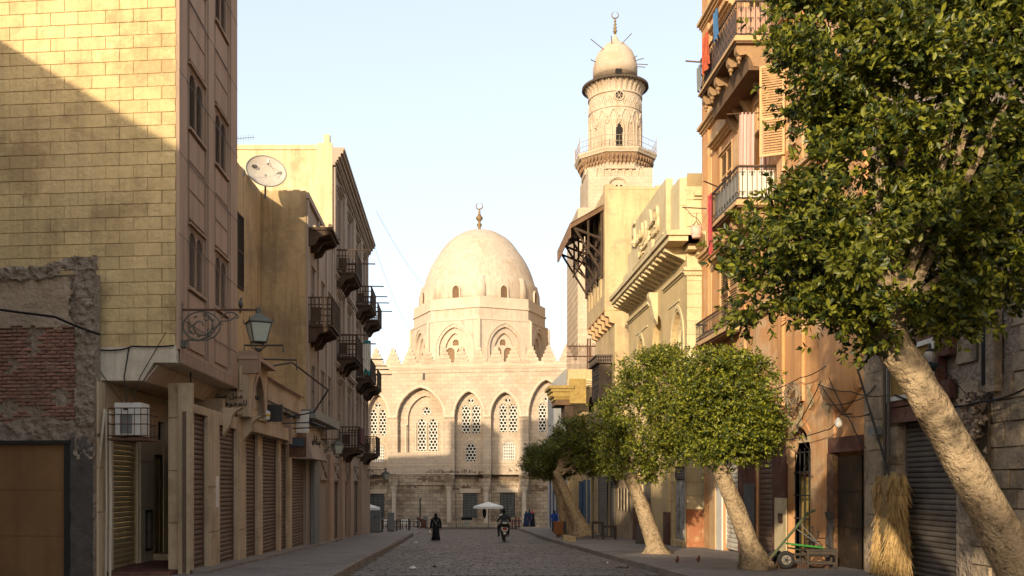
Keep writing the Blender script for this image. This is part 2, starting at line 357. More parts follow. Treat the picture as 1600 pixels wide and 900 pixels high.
# ================================================================ generic builders
def louvers(mb, u0, u1, z0, z1, w, pitch=0.07, t=0.012, d=0.035):
    n = max(2, int((z1 - z0) / pitch))
    for i in range(n):
        z = z0 + (i + 0.5) * (z1 - z0) / n
        mb.add([(u0, w, z - d * .7), (u1, w, z - d * .7), (u1, w - d, z + d * .7), (u0, w - d, z + d * .7),
                (u0, w, z - d * .7 + t), (u1, w, z - d * .7 + t), (u1, w - d, z + d * .7 + t), (u0, w - d, z + d * .7 + t)],
               [(0, 1, 2, 3), (4, 7, 6, 5), (0, 4, 5, 1), (1, 5, 6, 2), (2, 6, 7, 3), (3, 7, 4, 0)])
def louver_window(parent, fr, u0, u1, z0, z1, mat, frame_mat, w=0.0, leaves=2, arched=False, depth=0.1, pitch=0.07, frame=0.07, hood=True):
    """window in a recess `depth` deep: frame with shutter leaves"""
    mb = MB(fr); mb.box(u0, u0 + frame, w - depth, w + .015, z0, z1); mb.box(u1 - frame, u1, w - depth, w + .015, z0, z1)
    mb.box(u0 + frame, u1 - frame, w - depth, w + .013, z0, z0 + frame); mb.box(u0 + frame, u1 - frame, w - depth, w + .013, z1 - frame, z1)
    wd = (u1 - u0 - 2 * frame) / leaves
    for i in range(1, leaves): mb.box(u0 + frame + i * wd - frame / 3, u0 + frame + i * wd + frame / 3, w - depth, w + .010, z0 + frame, z1 - frame)
    if hood: mb.box(u0 - .06, u1 + .06, w, w + .09, z1, z1 + .05); mb.box(u0 - .06, u1 + .06, w, w + .09, z0 - .06, z0)
    wi = mb.build('window', frame_mat, parent)
    MB(fr).quad((u0, w - depth + .004, z0), (u1, w - depth + .004, z0), (u1, w - depth + .004, z1), (u0, w - depth + .004, z1)).build('pane', m_dark, wi)
    for i in range(leaves):
        a = u0 + frame + i * wd + frame / 3; b = a + wd - 2 * frame / 3
        m2 = MB(fr); louvers(m2, a, b, z0 + frame, z1 - frame - (0.06 if arched else 0), w - .02, pitch)
        if arched:
            c = (a + b) / 2; A = arch(c, (b - a) / 2, z1 - frame - .28, z1 - frame - .04, 5)
            k = len(A) // 2
            m2.prism([(a, z1 - frame - .28), (a, z1 - frame), (c, z1 - frame)] + A[:k + 1][::-1][:-1], w - .05, w + .006)
            m2.prism([(b, z1 - frame - .28), (b, z1 - frame), (c, z1 - frame)] + A[k:][:-1], w - .05, w + .006)
        else:
            h = (z0 + z1) / 2; m2.box(a, b, w - .05, w + .003, h - .04, h + .04)
        m2.build('shutter', mat, wi)
    return wi
_slat = {}
def roller(parent, fr, u0, u1, z0, z1, mat, w=-0.12, pitch=0.115, single=True, frame_mat=None):
    """roll-down shutter: side rails and bottom bar, with its slats"""
    mb = MB(fr); mb.box(u0 - .05, u0 + .02, w - .05, w + .03, z0, z1); mb.box(u1 - .02, u1 + .05, w - .05, w + .03, z0, z1)
    mb.box(u0 + .02, u1 - .02, w - .06, w + .02, z0, z0 + .07)
    r = mb.build('roller_shutter', frame_mat or mat, parent)
    n = int((z1 - z0 - .07) / pitch)
    zz = z0 + .07; p = (z1 - zz) / n
    prof = [(w - .05, .0), (w - .028, .004), (w - .004, p * .25), (w + .0, p * .5), (w - .004, p * .78), (w - .03, p - .004), (w - .05, p - .002)]
    f0 = Fr((0, 0, 0), fr.u, fr.n)
    if single:
        mb = MB(f0); mb.uprism([(a, b) for a, b in prof], 0, u1 - u0 - .044)
        me = bpy.data.meshes.new('slat'); me.from_pydata([tuple(v) for v in mb.v], [], mb.f); me.materials.append(mat)
        for i in range(n): piece('slat', me, fr.P(u0 + .022, random.uniform(-.003, .003), zz + i * p), r)
    else:
        mb = MB(fr)
        for i in range(n): mb.uprism([(a, b + zz + i * p) for a, b in prof], u0 + .022, u1 - .022)
        stuff(mb.build('slats', mat, r))
    return r
def moulding(mb, u0, u1, z, steps, w=0.0):
    """stacked cornice, steps: list of (height, projection) upward"""
    for h, pr in steps:
        mb.box(u0, u1, w - .02, w + pr, z, z + h); z += h
    return mb
def relief_text(parent, fr, s, u, z, size, mat, w=0.02, ext=0.02, mirror=False, name='lettering', sx=1.0):
    c = bpy.data.curves.new(name, 'FONT'); c.body = s; c.size = size; c.extrude = ext; c.align_x = 'CENTER'; c.materials.append(mat); c.resolution_u = 2
    o0 = bpy.data.objects.new(name, c); COL.objects.link(o0)
    me = bpy.data.meshes.new_from_object(o0.evaluated_get(bpy.context.evaluated_depsgraph_get())); bpy.data.objects.remove(o0)
    o = bpy.data.objects.new(name, me); COL.objects.link(o); o.parent = parent
    x = fr.u.copy()
    if x.cross(Vector((0, 0, 1))).dot(fr.n) < 0: x = -x
    mtx = Matrix((x, Vector((0, 0, 1)), x.cross(Vector((0, 0, 1))))).transposed().to_4x4()
    mtx.translation = fr.P(u, w, z) - parent_world(parent)
    o.matrix_local = mtx @ Matrix.Diagonal((sx, 1, 1, 1))
    return o
AR = {'m': ('\uFEE1', '\uFEE3', '\uFEE4', '\uFEE2'), 'd': ('\uFEA9', '\uFEA9', '\uFEAA', '\uFEAA'), 'r': ('\uFEAD', '\uFEAD', '\uFEAE', '\uFEAE'),
      's': ('\uFEB1', '\uFEB3', '\uFEB4', '\uFEB2'), 'T': ('\uFE93', '\uFE93', '\uFE94', '\uFE94'), 'a': ('\uFE8D', '\uFE8D', '\uFE8E', '\uFE8E'),
      'l': ('\uFEDD', '\uFEDF', '\uFEE0', '\uFEDE'), 'n': ('\uFEE5', '\uFEE7', '\uFEE8', '\uFEE6'), 'H': ('\uFEA1', '\uFEA3', '\uFEA4', '\uFEA2'),
      'y': ('\uFEF1', '\uFEF3', '\uFEF4', '\uFEF2'), 'j': ('\uFE9D', '\uFE9F', '\uFEA0', '\uFE9E'), 'w': ('\uFEED', '\uFEED', '\uFEEE', '\uFEEE'),
      'h': ('\uFEE9', '\uFEEB', '\uFEEC', '\uFEEA'), 't': ('\uFE95', '\uFE97', '\uFE98', '\uFE96'), 'k': ('\uFED9', '\uFEDB', '\uFEDC', '\uFEDA'), 'b': ('\uFE8F', '\uFE91', '\uFE92', '\uFE90')}
def arab(s):
    out = []
    for wd in s.split(' '):
        g = []; prev = False
        for i, ch in enumerate(wd):
            joins_next = ch not in 'draTw' and i < len(wd) - 1
            g.append(AR[ch][(3 if prev else 0) if not joins_next else (2 if prev else 1)]); prev = joins_next
        out.append(''.join(reversed(g)))
    return ' '.join(reversed(out))
def arcpts(c, r, a0, a1, n=10, sq=1.0):
    return [(c[0] + r * math.cos(a0 + (a1 - a0) * i / n), c[1] + sq * r * math.sin(a0 + (a1 - a0) * i / n)) for i in range(n + 1)]
def spiral(c, r0, r1, a0, a1, n=16):
    return [(c[0] + (r0 + (r1 - r0) * i / n) * math.cos(a0 + (a1 - a0) * i / n), c[1] + (r0 + (r1 - r0) * i / n) * math.sin(a0 + (a1 - a0) * i / n)) for i in range(n + 1)]

# ================================================================ ground, road, pavements
mb = MB()
ys = [-400, -60, 105, 400, 4000]
for a, b in zip(ys, ys[1:]):
    mb.quad((-3000, a, G(a) - .06), (3000, a, G(a) - .06), (3000, b, G(b) - .06), (-3000, b, G(b) - .06))
struct('ground', mb, m_ground)
def kx(y): return 5.35 + max(0, y - 55) * 0.024
mb = MB()
for a, b in ((-60, 55), (55, 105)):
    mb.quad((-2.65 if a < 55 else -2.65, a, G(a) - .02), (kx(a) + .0, a, G(a) - .02), (kx(b), b, G(b) - .02), (-2.65, b, G(b) - .02))
road = struct('road', mb, m_road)
mb = MB(); mb.quad((-40, 69, G(69) - .035), (-2.65, 69, G(69) - .035), (-2.65, 105, G(105) - .035), (-40, 105, G(105) - .035))
struct('square_paving', mb, m_pave)
# cobbles: nearest ones singly, the rest as one
cob_me = []
for k in range(6):
    mb = MB(); r = random.Random(k); L_, Wd = 0.29 + .02 * k, 0.165; h = .035; b = .022
    mb.hexa([(0, 0, -.05), (L_, 0, -.05), (L_, Wd, -.05), (0, Wd, -.05)], [(b, b, h * .8 + r.uniform(-.006, .006)), (L_ - b, b, h * .8 + r.uniform(-.006, .006)), (L_ - b, Wd - b, h + r.uniform(-.006, .006)), (b, Wd - b, h + r.uniform(-.006, .006))])
    me = bpy.data.meshes.new('cobble'); me.from_pydata([tuple(v) for v in mb.v], [], mb.f); me.materials.append(m_cob); cob_me.append(me)
y = 23.7; cnt = 0; mb = MB(); row = 0
while y < 88:
    dy = 0.19 if y < 45 else 0.25; x = -2.6 + random.uniform(0, .2); Wd = dy - .025
    while x < kx(y) - .12:
        L_ = random.uniform(.24, .42) * (1 if y < 45 else 1.25)
        L_ = min(L_, kx(y) - .1 - x)
        if L_ > .1:
            z = G(y) - .01 + random.uniform(-.004, .004)
            if cnt < 300:
                k = random.randrange(6); o = piece('cobble', cob_me[k], (x, y, z), road, scale=((L_ - .02) / (0.29 + .02 * k), 1, 1)); cnt += 1
            else:
                h = .033 + random.uniform(-.004, .005); b = .018; l2 = L_ - .02; t = random.uniform(-.004, .004)
                mb.add([(x, y, z - .03), (x + l2, y, z - .03), (x + l2, y + Wd, z - .03), (x, y + Wd, z - .03), (x + b, y + b, z + h + t), (x + l2 - b, y + b, z + h - t), (x + l2 - b, y + Wd - b, z + h), (x + b, y + Wd - b, z + h)],
                       [(4, 5, 6, 7), (0, 1, 5, 4), (1, 2, 6, 5), (2, 3, 7, 6), (3, 0, 4, 7)])
        x += L_
    y += dy; row += 1
stuff(mb.build('cobbles', m_cob, road))
def slab(name, poly, y0, y1):
    mb = MB()
    for a, b in ((y0, y1),):
        (xa0, xa1), (xb0, xb1) = poly
        mb.add([(xa0, a, G(a) - .1), (xa1, a, G(a) - .1), (xb1, b, G(b) - .1), (xb0, b, G(b) - .1), (xa0, a, G(a) + PV), (xa1, a, G(a) + PV), (xb1, b, G(b) + PV), (xb0, b, G(b) + PV)],
               [(4, 5, 6, 7), (0, 1, 5, 4), (1, 2, 6, 5), (2, 3, 7, 6), (3, 0, 4, 7)])
    return mb
mb = slab('', ((-14, -2.83), (-14, -2.83)), -60, 69)
pl = struct('pavement_left', mb, m_pave)
mb = slab('', ((5.53, 22), (5.53, 22)), -60, 55)
s2 = slab('', ((5.53, 22), (kx(94) + .18, 22)), 55, 94); b0 = len(mb.v); mb.v += s2.v; mb.f += [tuple(i + b0 for i in f) for f in s2.f]
pr = struct('pavement_right', mb, m_pave)
def kerbs(parent, xf, sgn, y0, y1, step=.85):
    y = y0
    while y < y1:
        x = xf(y); x2 = xf(y + step); j = random.uniform(-.012, .012); t = .17 * sgn
        mb = MB(); e = y + step - .02
        mb.hexa([(x, y, G(y) - .1), (x + t, y, G(y) - .1), (x2 + t, e, G(e) - .1), (x2, e, G(e) - .1)],
                [(x + .02 * sgn + j, y, G(y) + PV + .012 + j), (x + t, y, G(y) + PV + .012 + j), (x2 + t, e, G(e) + PV + .012 + j), (x2 + .02 * sgn + j, e, G(e) + PV + .012 + j)])
        mb.build('kerb_stone', m_kerb, parent, loc=(x, y, G(y))); y += step
kerbs(pl, lambda y: -2.65 + .05 * math.sin(y * .16), -1, 13, 68)
kerbs(pr, lambda y: kx(y), 1, 13, 93)
# ================================================================ LEFT: yellow corner building (A)
A = thing('corner_building', 'tall corner building, scored yellow plaster side and mauve-brown front with arched louvred windows', 'building', (-8.7, 24.6, G(24)))
FAc = Fr((-6.22, 21.7, 0), (0.9956, -0.094, 0), (-0.094, -0.9956, 0))
mb = MB(); mb.hprism([(-6.36, 21.75), (-11.2, 22.2), (-11.2, 27.45), (-6.36, 27.45)], 4.5, 17.8)
mb.box(-11.3, -6.1, 21.6, 27.6, 17.8, 18.1)
mb.build('core_wall', m_yjoint, A)
# blocks on the side wall
f0 = Fr((0, 0, 0), FAc.u, FAc.n)
def blockmesh(L_, H, t, mat, bev=.012):
    mb = MB(f0); b = bev
    mb.add([(0, 0, 0), (L_, 0, 0), (L_, 0, H), (0, 0, H), (b, t, b), (L_ - b, t, b), (L_ - b, t, H - b), (b, t, H - b)], [(4, 5, 6, 7), (0, 1, 5, 4), (1, 2, 6, 5), (2, 3, 7, 6), (3, 0, 4, 7)])
    me = bpy.data.meshes.new('block'); me.from_pydata([tuple(v) for v in mb.v], [], mb.f); me.materials.append(mat); return me
MB(FAc).quad((-5, .002, 4.6), (.0, .002, 4.6), (.0, .002, 17.8), (-5, .002, 17.8)).build('plaster_backing', m_yjoint, A)
bm_full = blockmesh(.650, .288, .016, m_yel, .006); rows = 45; z = 4.66; cnt = 0; rest = MB(FAc)
for r in range(rows):
    u = -0.02 - (.33 if r % 2 else 0); ulist = []
    if r % 2: ulist.append((-0.33, .33))
    while u > -5.0:
        ulist.append((u - .655, .655)); u -= .655
    for uu, L_ in ulist:
        j = random.uniform(.0, .006)
        if z < 13.4:
            piece('block', bm_full, FAc.P(uu, j, z), A, scale=((L_ - .007) / .648 if False else 1, 1, 1)) if L_ > .4 else rest.add([(uu, 0, z), (uu + L_ - .007, 0, z), (uu + L_ - .005, 0, z + .288), (uu, 0, z + .288), (uu + .006, .016, z + .006), (uu + L_ - .012, .016, z + .006), (uu + L_ - .012, .016, z + .28), (uu + .006, .016, z + .28)], [(4, 5, 6, 7), (0, 1, 5, 4), (1, 2, 6, 5), (2, 3, 7, 6), (3, 0, 4, 7)])
        else:
            rest.add([(uu, 0, z), (uu + L_ - .007, 0, z), (uu + L_ - .005, 0, z + .288), (uu, 0, z + .288), (uu + .006, .016, z + .006), (uu + L_ - .012, .016, z + .006), (uu + L_ - .012, .016, z + .28), (uu + .006, .016, z + .28)], [(4, 5, 6, 7), (0, 1, 5, 4), (1, 2, 6, 5), (2, 3, 7, 6), (3, 0, 4, 7)])
    z += .295
stuff(rest.build('upper_blocks', m_yel, A))
# street front
U1, U2 = (22.62, 24.02), (25.12, 26.48); holes = []
rowsz = [(EYE + 4.62 + 3.77 * k, EYE + 6.10 + 3.77 * k) for k in range(4)]
for (a, b) in (U1, U2):
    for (c, d) in rowsz[:3]: holes.append((a, b, c, d))
MB(FA).wall(21.68, 27.5, 4.6, 17.8, holes, .12).build('front_wall', m_mauve, A)
MB().quad((-6.22, 27.5, 4.6), (-6.36, 27.5, 4.6), (-6.36, 27.5, 17.8), (-6.22, 27.5, 17.8)).build('end_wall', m_mauve, A)
for (a, b) in ((21.67, 22.28), (24.30, 24.85), (26.75, 27.52)):
    MB(FA).box(a, b, 0, .07, 4.6, 17.8).build('pilaster', m_mauve2, A)
for (a, b) in ((22.36, 22.42), (24.14, 24.2), (24.92, 24.97), (26.6, 26.66)):
    MB(FA).box(a, b, 0, .045, 4.6, 17.8).build('vertical_fillet', m_mauve2, A)
for (a, b) in (U1, U2):
    for k in range(3):
        louver_window(A, FA, a, b, *rowsz[k], m_lou, m_mauve2, arched=True, depth=.115, pitch=.062)
    for k in range(3):
        z0 = rowsz[k][1] + .13; z1 = rowsz[k + 1][0] - .12
        n = 3; h = (z1 - z0) / n
        for i in range(n):
            MB(FA).box(a + .02, b - .02, 0, .035, z0 + i * h + .035, z0 + (i + 1) * h).build('render_panel', m_mauve2, A)
            MB(FA).box(a + .02, b - .02, 0, .055, z0 + i * h + .0, z0 + i * h + .03).build('panel_ledge', m_mauve, A)
    MB(FA).box(a, b, 0, .035, 4.75, rowsz[0][0] - .12).build('render_panel', m_mauve2, A)
for zc in (5.3, 9.05, 12.85, 16.6, 7.2, 10.9, 14.7):
    MB(FA).box(21.66, 27.53, .06, .076, zc, zc + .012).build('joint_line', m_iron, A)
# projecting band below first floor
prof = [(0.06, 4.62), (0.06, 4.29), (-0.45, 4.27), (-0.74, 3.90), (-1.86, 3.90), (-1.86, 4.58)]
m_soff = M('pale_brown_soffit', (.60, .46, .34), (.52, .39, .28), .8, bump=.2, streak=.2)
MB(FA).uprism(prof, 22.1, 27.62).build('overhang', m_soff, A)
cf = [FAc.uv(px, py) for px, py in ((140, 544), (277, 541), (277, 567), (242, 567), (225, 595), (140, 595))]
for a, b in ((0, 1),):
    MB(FAc).prism(cf, -.5, .075).build('cream_fascia', m_cream, A)
for x0 in (0.0,):
    y = 21.75
    while y < 27.4:
        MB(FA).box(y, y + .5, .06, .075, 4.305, 4.6).build('fascia_panel', m_mauve, A)
        MB(FA).add([(y, -.455, 4.262), (y + .5, -.455, 4.262), (y + .5, -.735, 3.905), (y, -.735, 3.905), (y, -.445, 4.24), (y + .5, -.445, 4.24), (y + .5, -.72, 3.885), (y, -.72, 3.885)],
                   [(0, 1, 2, 3), (4, 7, 6, 5), (0, 4, 5, 1), (1, 5, 6, 2), (2, 6, 7, 3), (3, 7, 4, 0)]).build('soffit_panel', m_soff, A)
        y += .525
# recessed porch below
F0 = Fr((-7.96, 0, 0), (0, 1, 0), (1, 0, 0)); g = G(24) + PV; m_porch = M('porch_cladding', (.66, .53, .36), (.56, .44, .29), .7, bump=.2, streak=.4)
u_s0, u_s1 = F0.U(177), F0.U(216); u_d0, u_d1 = F0.U(241), F0.U(262)
MB(F0).wall(21.5, 27.0, g - .3, 3.95, [(u_s0, u_s1, g - .3, 2.62), (u_d0, u_d1, g - .3, 2.35), (F0.U(247), F0.U(259), 2.75, 3.25)], .2).build('porch_side_wall', m_porch, A)
roller(A, F0, u_s0, u_s1, g + .02, 2.62, m_rolly, w=-.08, pitch=.125)
d = MB(F0); d.box(u_d0, u_d1, -.2, -.14, g, 2.35); 
dd = d.build('door', m_rolly, A)
for i in range(3): MB(F0).box(u_d0 + .06 + i * (u_d1 - u_d0) / 3, u_d0 + (i + 1) * (u_d1 - u_d0) / 3 - .03, -.14, -.115, g + .1, 2.25).build('plank', m_rolly, dd)
MB(F0).box(F0.U(247), F0.U(259), -.2, -.15, 2.75, 3.25).build('window_grille', m_dark, A)
for (a, b, z0, z1) in ((F0.U(218), F0.U(239), g, .9), (F0.U(218), F0.U(239), .93, 2.1), (F0.U(218), F0.U(239), 2.13, 2.6), (21.55, u_s0 - .06, g, .9), (21.55, u_s0 - .06, .93, 1.9), (21.55, u_s0 - .06, 1.93, 2.6), (21.55, 25.0, 2.68, 3.85), (26.45, 26.98, g, 1.3), (26.45, 26.98, 1.33, 2.6)):
    MB(F0).box(a, b, 0, .03, z0, z1).build('cladding_slab', m_porch, A)
mb = MB(F0); ua, ub = F0.U(225), F0.U(234); za, zb = F0.Z(229, 860), F0.Z(229, 797)
mb.box(ua, ub, .03, .08, za, za + .05); mb.box(ua, ub, .03, .08, zb - .05, zb); mb.box(ua, ua + .05, .03, .08, za, zb); mb.box(ub - .05, ub, .03, .08, za, zb)
mb.build('metal_frame', m_iron, A)
MB(WF).box(-7.96, -6.42, 26.92, 27.2, g - .5, 3.95).build('porch_far_wall', m_beige, A)
FB = Fr((0, 22.74, 0), (1, 0, 0), (0, -1, 0))
mb = MB(FB); mb.box(-6.72, -6.16, -.2, -.02, g - .5, 3.95); mb.build('porch_back_wall', m_beige, A)
for (a, b) in ((-6.71, -6.28),):
    for (c, dz) in ((g - .1, .62), (.65, 1.85), (1.88, 3.1), (3.13, 3.88)):
        MB(FB).box(a, b, -.02, .02, c, dz).build('cladding_slab', m_beige, A)
MB().box(-8.6, -6.45, 21.9, 26.85, g - .4, g + .14).build('porch_step', m_maroon, A)
MB().box(-7.9, -6.6, 25.4, 26.85, g + .14, g + .3).build('porch_step', m_beige, A)
MB(FAc).box(FAc.U(151), FAc.U(165), -.02, .04, g - .4, 3.86).build('tiled_pilaster', m_beige, A)
for px, r in ((169.5, .022), (176, .03)):
    u = FAc.U(px); MB(FAc).tube([(u, .14, g), (u + .02, .14, 1.0), (u + .0, .12, 3.2)], r).build('drain_pipe', m_cream, A)
u0, z0 = FAc.uv(146, 890); u1, z1 = FAc.uv(170, 640)
MB(FAc).tube([(u0, .3, z0), (u1, .2, z1)], .03).build('drain_pipe', m_cream, A)
# drop pendant rod with small box
p = W3(298, 592, 23.5)
MB().box(p.x - .02, p.x + .02, 23.48, 23.52, EYE + (755 - 662) / 63.8, 4.3).box(p.x - .1, p.x + .1, 23.35, 23.6, EYE + (755 - 672) / 63.8, EYE + (755 - 655) / 63.8).build('pendant_light', m_iron, A)

# ---------------------------------------------------------------- shops under and beyond (row S)
S = thing('shop_row', 'low row of old shops with brown roll-down shutters, pointed arch gable and tiled strip', 'building', (-6.6, 33, G(33)))
def UL(px): return FL.U(px)
def sh(px): return UL(px)
def gz(u): return G(u) + PV
cols = [(297, 325, 'b'), (343, 370.3, 'b'), (384, 403, 'b'), (410, 435, 'b'), (439, 450, 'b'), (456, 483, 'b')]
tops = [3.26, 3.12, 3.1, 3.1, 3.0, 2.55]
holes = [(sh(a), sh(b), gz(40) - .3, t) for (a, b, _), t in zip(cols, tops)]
MB(FL).wall(22.7, 27.55, -1.6, 3.42, [(h[0], h[1], -1.55, h[3]) for h in holes[:2] if h[1] < 27.5], .25).box(22.7, 27.55, -.5, 0.0, 3.42, 3.46).build('front_wall', m_beige, S)
MB(FL).wall(27.55, 40.6, -1.6, 4.9, [(h[0], h[1], -1.55, h[3]) for h in holes if h[1] >= 27.5], .25).build('front_wall', m_beige, S)
MB(FL).box(22.7, 27.5, -.30, -.26, -1.3, 3.41).build('back_panel', m_dark, S)
MB().box(-8.0, -6.41, 27.8, 40.45, -1.6, 4.9).build('core_wall', m_beige, S)
MB(FL).box(22.6, 22.72, -.3, .02, -1, 3.88).build('corner_post', m_beige, S)
for (a, b, c), t in zip(cols, tops):
    roller(S, FL, sh(a), sh(b), gz((sh(a) + sh(b)) / 2) + .06, t, m_rollb, w=-.12, pitch=.12)
for (a, b) in ((325.5, 342.5), (372, 383.5), (403.5, 409.5), (435.5, 438.5), (450.5, 455.5)):
    u0, u1 = sh(a), sh(b)
    nseg = 3
    for i in range(nseg):
        zA = gz(u0) - .2 + i * 1.15; MB(FL).box(u0 + .03, u1 - .03, 0, .03, zA, zA + 1.13).build('pillar_slab', m_beige, S)
# thresholds
u = 22.6
while u < 48.8:
    l = random.uniform(1.2, 2.2); j = random.uniform(0, .1)
    mb = MB(FL); e = u + l - .04
    mb.hexa([(u, -.2, G(u)), (e, -.2, G(e)), (e, .38 + j, G(e)), (u, .38 + j, G(u))], [(u, -.2, gz(u) + .1), (e, -.2, gz(e) + .1), (e, .36 + j, gz(e) + .07), (u, .36 + j, gz(u) + .07)])
    mb.build('threshold_stone', m_kerb, S); u += l
# paper notice strip on the second pillar
a, b = sh(335.5), sh(339.5); MB(FL).box(a, b, .03, .038, .95, 1.75).build('paper_notice', m_white, S)
# sign board seen end-on to the street, with lettering
Fs = Fr((0, 27.66, 0), (1, 0, 0), (0, -1, 0))
sg = thing('shop_sign', 'beige shop sign with black raised Arabic lettering in two lines under the corner overhang', 'sign', Fs.P(-6.4, 0, 3.6))
mb = MB(Fs); mb.prism([(-6.86, 4.26), (-6.05, 4.2), (-6.05, 3.55), (-6.9, 3.7)], -.12, 0); mb.build('sign_board', m_beige, sg)
relief_text(sg, Fs, arab('mHl syd'), -6.42, 4.02, .21, m_iron, w=.02, ext=.02)
relief_text(sg, Fs, arab('llmjwhrat'), -6.42, 3.80, .24, m_iron, w=.02, ext=.02)
MB().box(-6.12, -6.05, 27.65, 28.1, 4.25, 4.95).build('side_board', m_beige, sg)
# corbels under arch gable
def corbel(parent, fr, u, z, w1, h, wd, mat):
    poly = [(0, z), (w1, z)] + [(w1 * (1 - t) ** 1.2 * (1 - .25 * math.sin(t * math.pi * 2)), z - h * t) for t in (0.15, .3, .45, .6, .75, .9)] + [(0, z - h)]
    return MB(fr).uprism(poly, u - wd / 2, u + wd / 2).build('corbel', mat, parent)
for px, zt, w1 in ((350, 3.6, .5), (381, 3.55, .55)):
    corbel(S, FL, UL(px), zt, w1, .75, .28, m_beige)
# gable with pointed arch
GA = 27.75; GB = 30.6
FG = Fr((-5.88, 0, 0), (0, 1, 0), (1, 0, 0)); gm = (GA + GB) / 2
mb = MB(FG); mb.wall(GA, GB, 3.5, 5.15, [(GA + .45, GB - .45, 3.5, 4.95, 3.75, 'p')], .22)
mb.box(GA, GA + .02, -.3, 0, 3.5, 5.15); mb.quad((GA, 0, 3.5), (GB, 0, 3.5), (GB, -.4, 3.5), (GA, -.4, 3.5)); mb.quad((GA, 0, 5.15), (GB, 0, 5.15), (GB, -.4, 5.15), (GA, -.4, 5.15))
mb.box(GB - .02, GB, -.3, 0, 3.5, 5.15)
mb.build('arch_gable', m_beige, S)
A1 = arch(gm, .98, 3.7, 5.0, 8); A2 = arch(gm, .82, 3.7, 4.82, 8); MB(FG).strip(A1, A2, 0, .05).build('arch_moulding', m_mauve2, S)
for i in range(4): MB(FG).box(GA + .5, GB - .5, -.2, -.17, 3.52 + i * .34, 3.84 + i * .34).build('cladding_slab', m_beige, S)
mb = MB(FG)
for u in (gm + .2, gm + .55): mb.tube([(u, -.16, 4.2), (u, -.10, 4.2)], .06, 10)
mb.build('spotlight', m_iron, S)
MB(FG).box(GA - .08, GB + .1, -.5, .28, 5.15, 5.25).build('roof_ledge', m_mauve2, S)
MB(FL).box(27.7, 27.9, 0, .6, 4.75, 5.4).build('bracket_box', m_mauve, S)
# flat shop canopy with tiled edge
T0, T1 = 30.9, 37.6
MB(FL).box(T0, T1, 0, .24, 4.25, 4.95).build('canopy_fascia', m_beige, S)
MB(FL).box(T0, T1, -.4, .2, 4.1, 4.25).build('canopy_soffit', m_iron, S)
tm = MB(Fr((0, 0, 0), FL.u, FL.n)); tm.uprism([(0, 0), (.34, -.16), (.34, -.12), (.0, .05)], 0, .11)
me = bpy.data.meshes.new('roof_tile'); me.from_pydata([tuple(v) for v in tm.v], [], tm.f); me.materials.append(M('roof_tile_red', (.26, .12, .08), rand=.2))
u = T0
while u < T1: piece('roof_tile', me, FL.P(u, .02, 5.05 + random.uniform(-.01, .01)), S); u += .17
# lintel beams over shutters
MB(FL).box(28.8, 34.9, 0, .22, 3.12, 3.55).build('lintel', m_beige, S)
MB(FL).box(34.95, 35.2, 0, .3, 3.0, 4.0).build('bracket_box', m_mauve, S)
l = MB(FL).lathe(30.3, .3, [(.001, 3.55), (.1, 3.58), (.12, 3.7), (.12, 3.82), (.05, 3.86), (.001, 3.87)], 10).build('round_lamp', m_white, S)
MB(FL).lathe(30.3, .3, [(.123, 3.68), (.123, 3.74)], 10).build('yellow_band', M('yellow_paint', (.6, .42, .02), bump=0), S)
MB(FL).box(30.9, 31.0, .05, .7, 3.55, 4.1).build('hanging_plate', m_iron, S)
# second shop sign and grey hood
s2 = thing('shop_sign', 'small dark sign with bluish lettering over a rusty red panel', 'sign', FL.P(37, 0, 2.6))
MB(FL).box(36.2, 36.3, .02, .65, 2.55, 3.3).build('sign_board', m_rust, s2)
MB(FL).box(36.15, 36.2, .05, .6, 2.95, 3.25).build('letter_panel', M('blue_grey_paint', (.07, .09, .11), bump=0), s2)
relief_text(s2, Fr((0, 36.14, 0), (1, 0, 0), (0, -1, 0)), arab('mktbT'), -5.82, 3.0, .2, m_grey, w=.01, ext=.01)
s3 = thing('shop_sign', 'blank weathered white sign board hung high beside the tiled canopy', 'sign', FL.P(37.9, 0, 3.6))
MB(FL).box(37.75, 37.85, .02, .52, 3.55, 4.4).build('sign_board', m_white, s3)
H0, H1 = 38.2, 42.4
mb = MB(FL); mb.uprism([(0, 4.0), (.22, 4.0), (.62, 2.55), (0, 2.55)], H0, H1); mb.build('sign_hood', m_greyb2, S)
MB(FL).box(H0 - .15, H1 + 4.0, 0, .75, 4.15, 4.5).build('grey_canopy', m_grey, S)
relief_text(S, Fr((-6.15 + .44, 0, 0), (0, 1, 0), (1, 0, 0)), arab('byt lnHas'), (H0 + H1) / 2, 3.2, .5, m_iron, w=.02, ext=.02)
# wires and iron brackets over the shops
def wire(name, pts, r=.012, sag=0.0, label=None, parent=None, n=10, mat=None, cat='cable'):
    P = [Vector(p) for p in pts]; out = []
    for a, b in zip(P, P[1:]):
        for i in range(n + 1):
            t = i / n; q = a.lerp(b, t); q.z -= sag * 4 * t * (1 - t); out.append(tuple(q))
    o = MB().tube(out, r, 5).build(name, mat or m_cable, parent, loc=None if parent else out[0])
    if not parent: tag(o, label, cat)
    return o
def bracket_frame(pts, r, label):
    o = MB().tube(pts, r, 5).build('iron_bracket', m_iron, loc=pts[0]); tag(o, label, 'bracket'); return o
bracket_frame([(-6.1, 31.3, 5.35), (-5.2, 31.3, 5.5), (-4.35, 33.8, 4.85), (-5.0, 34.8, 4.15), (-6.0, 34.8, 3.95)], .03, 'bent black iron rod frame sticking out above the tiled canopy')
o = bracket_frame([(-6.1, 28.2, 5.3), (-6.1, 28.2, 5.62), (-4.95, 28.2, 5.62), (-4.95, 28.2, 5.42)], .028, 'flat iron rail with hanging end on top of the arch gable, nearer one')
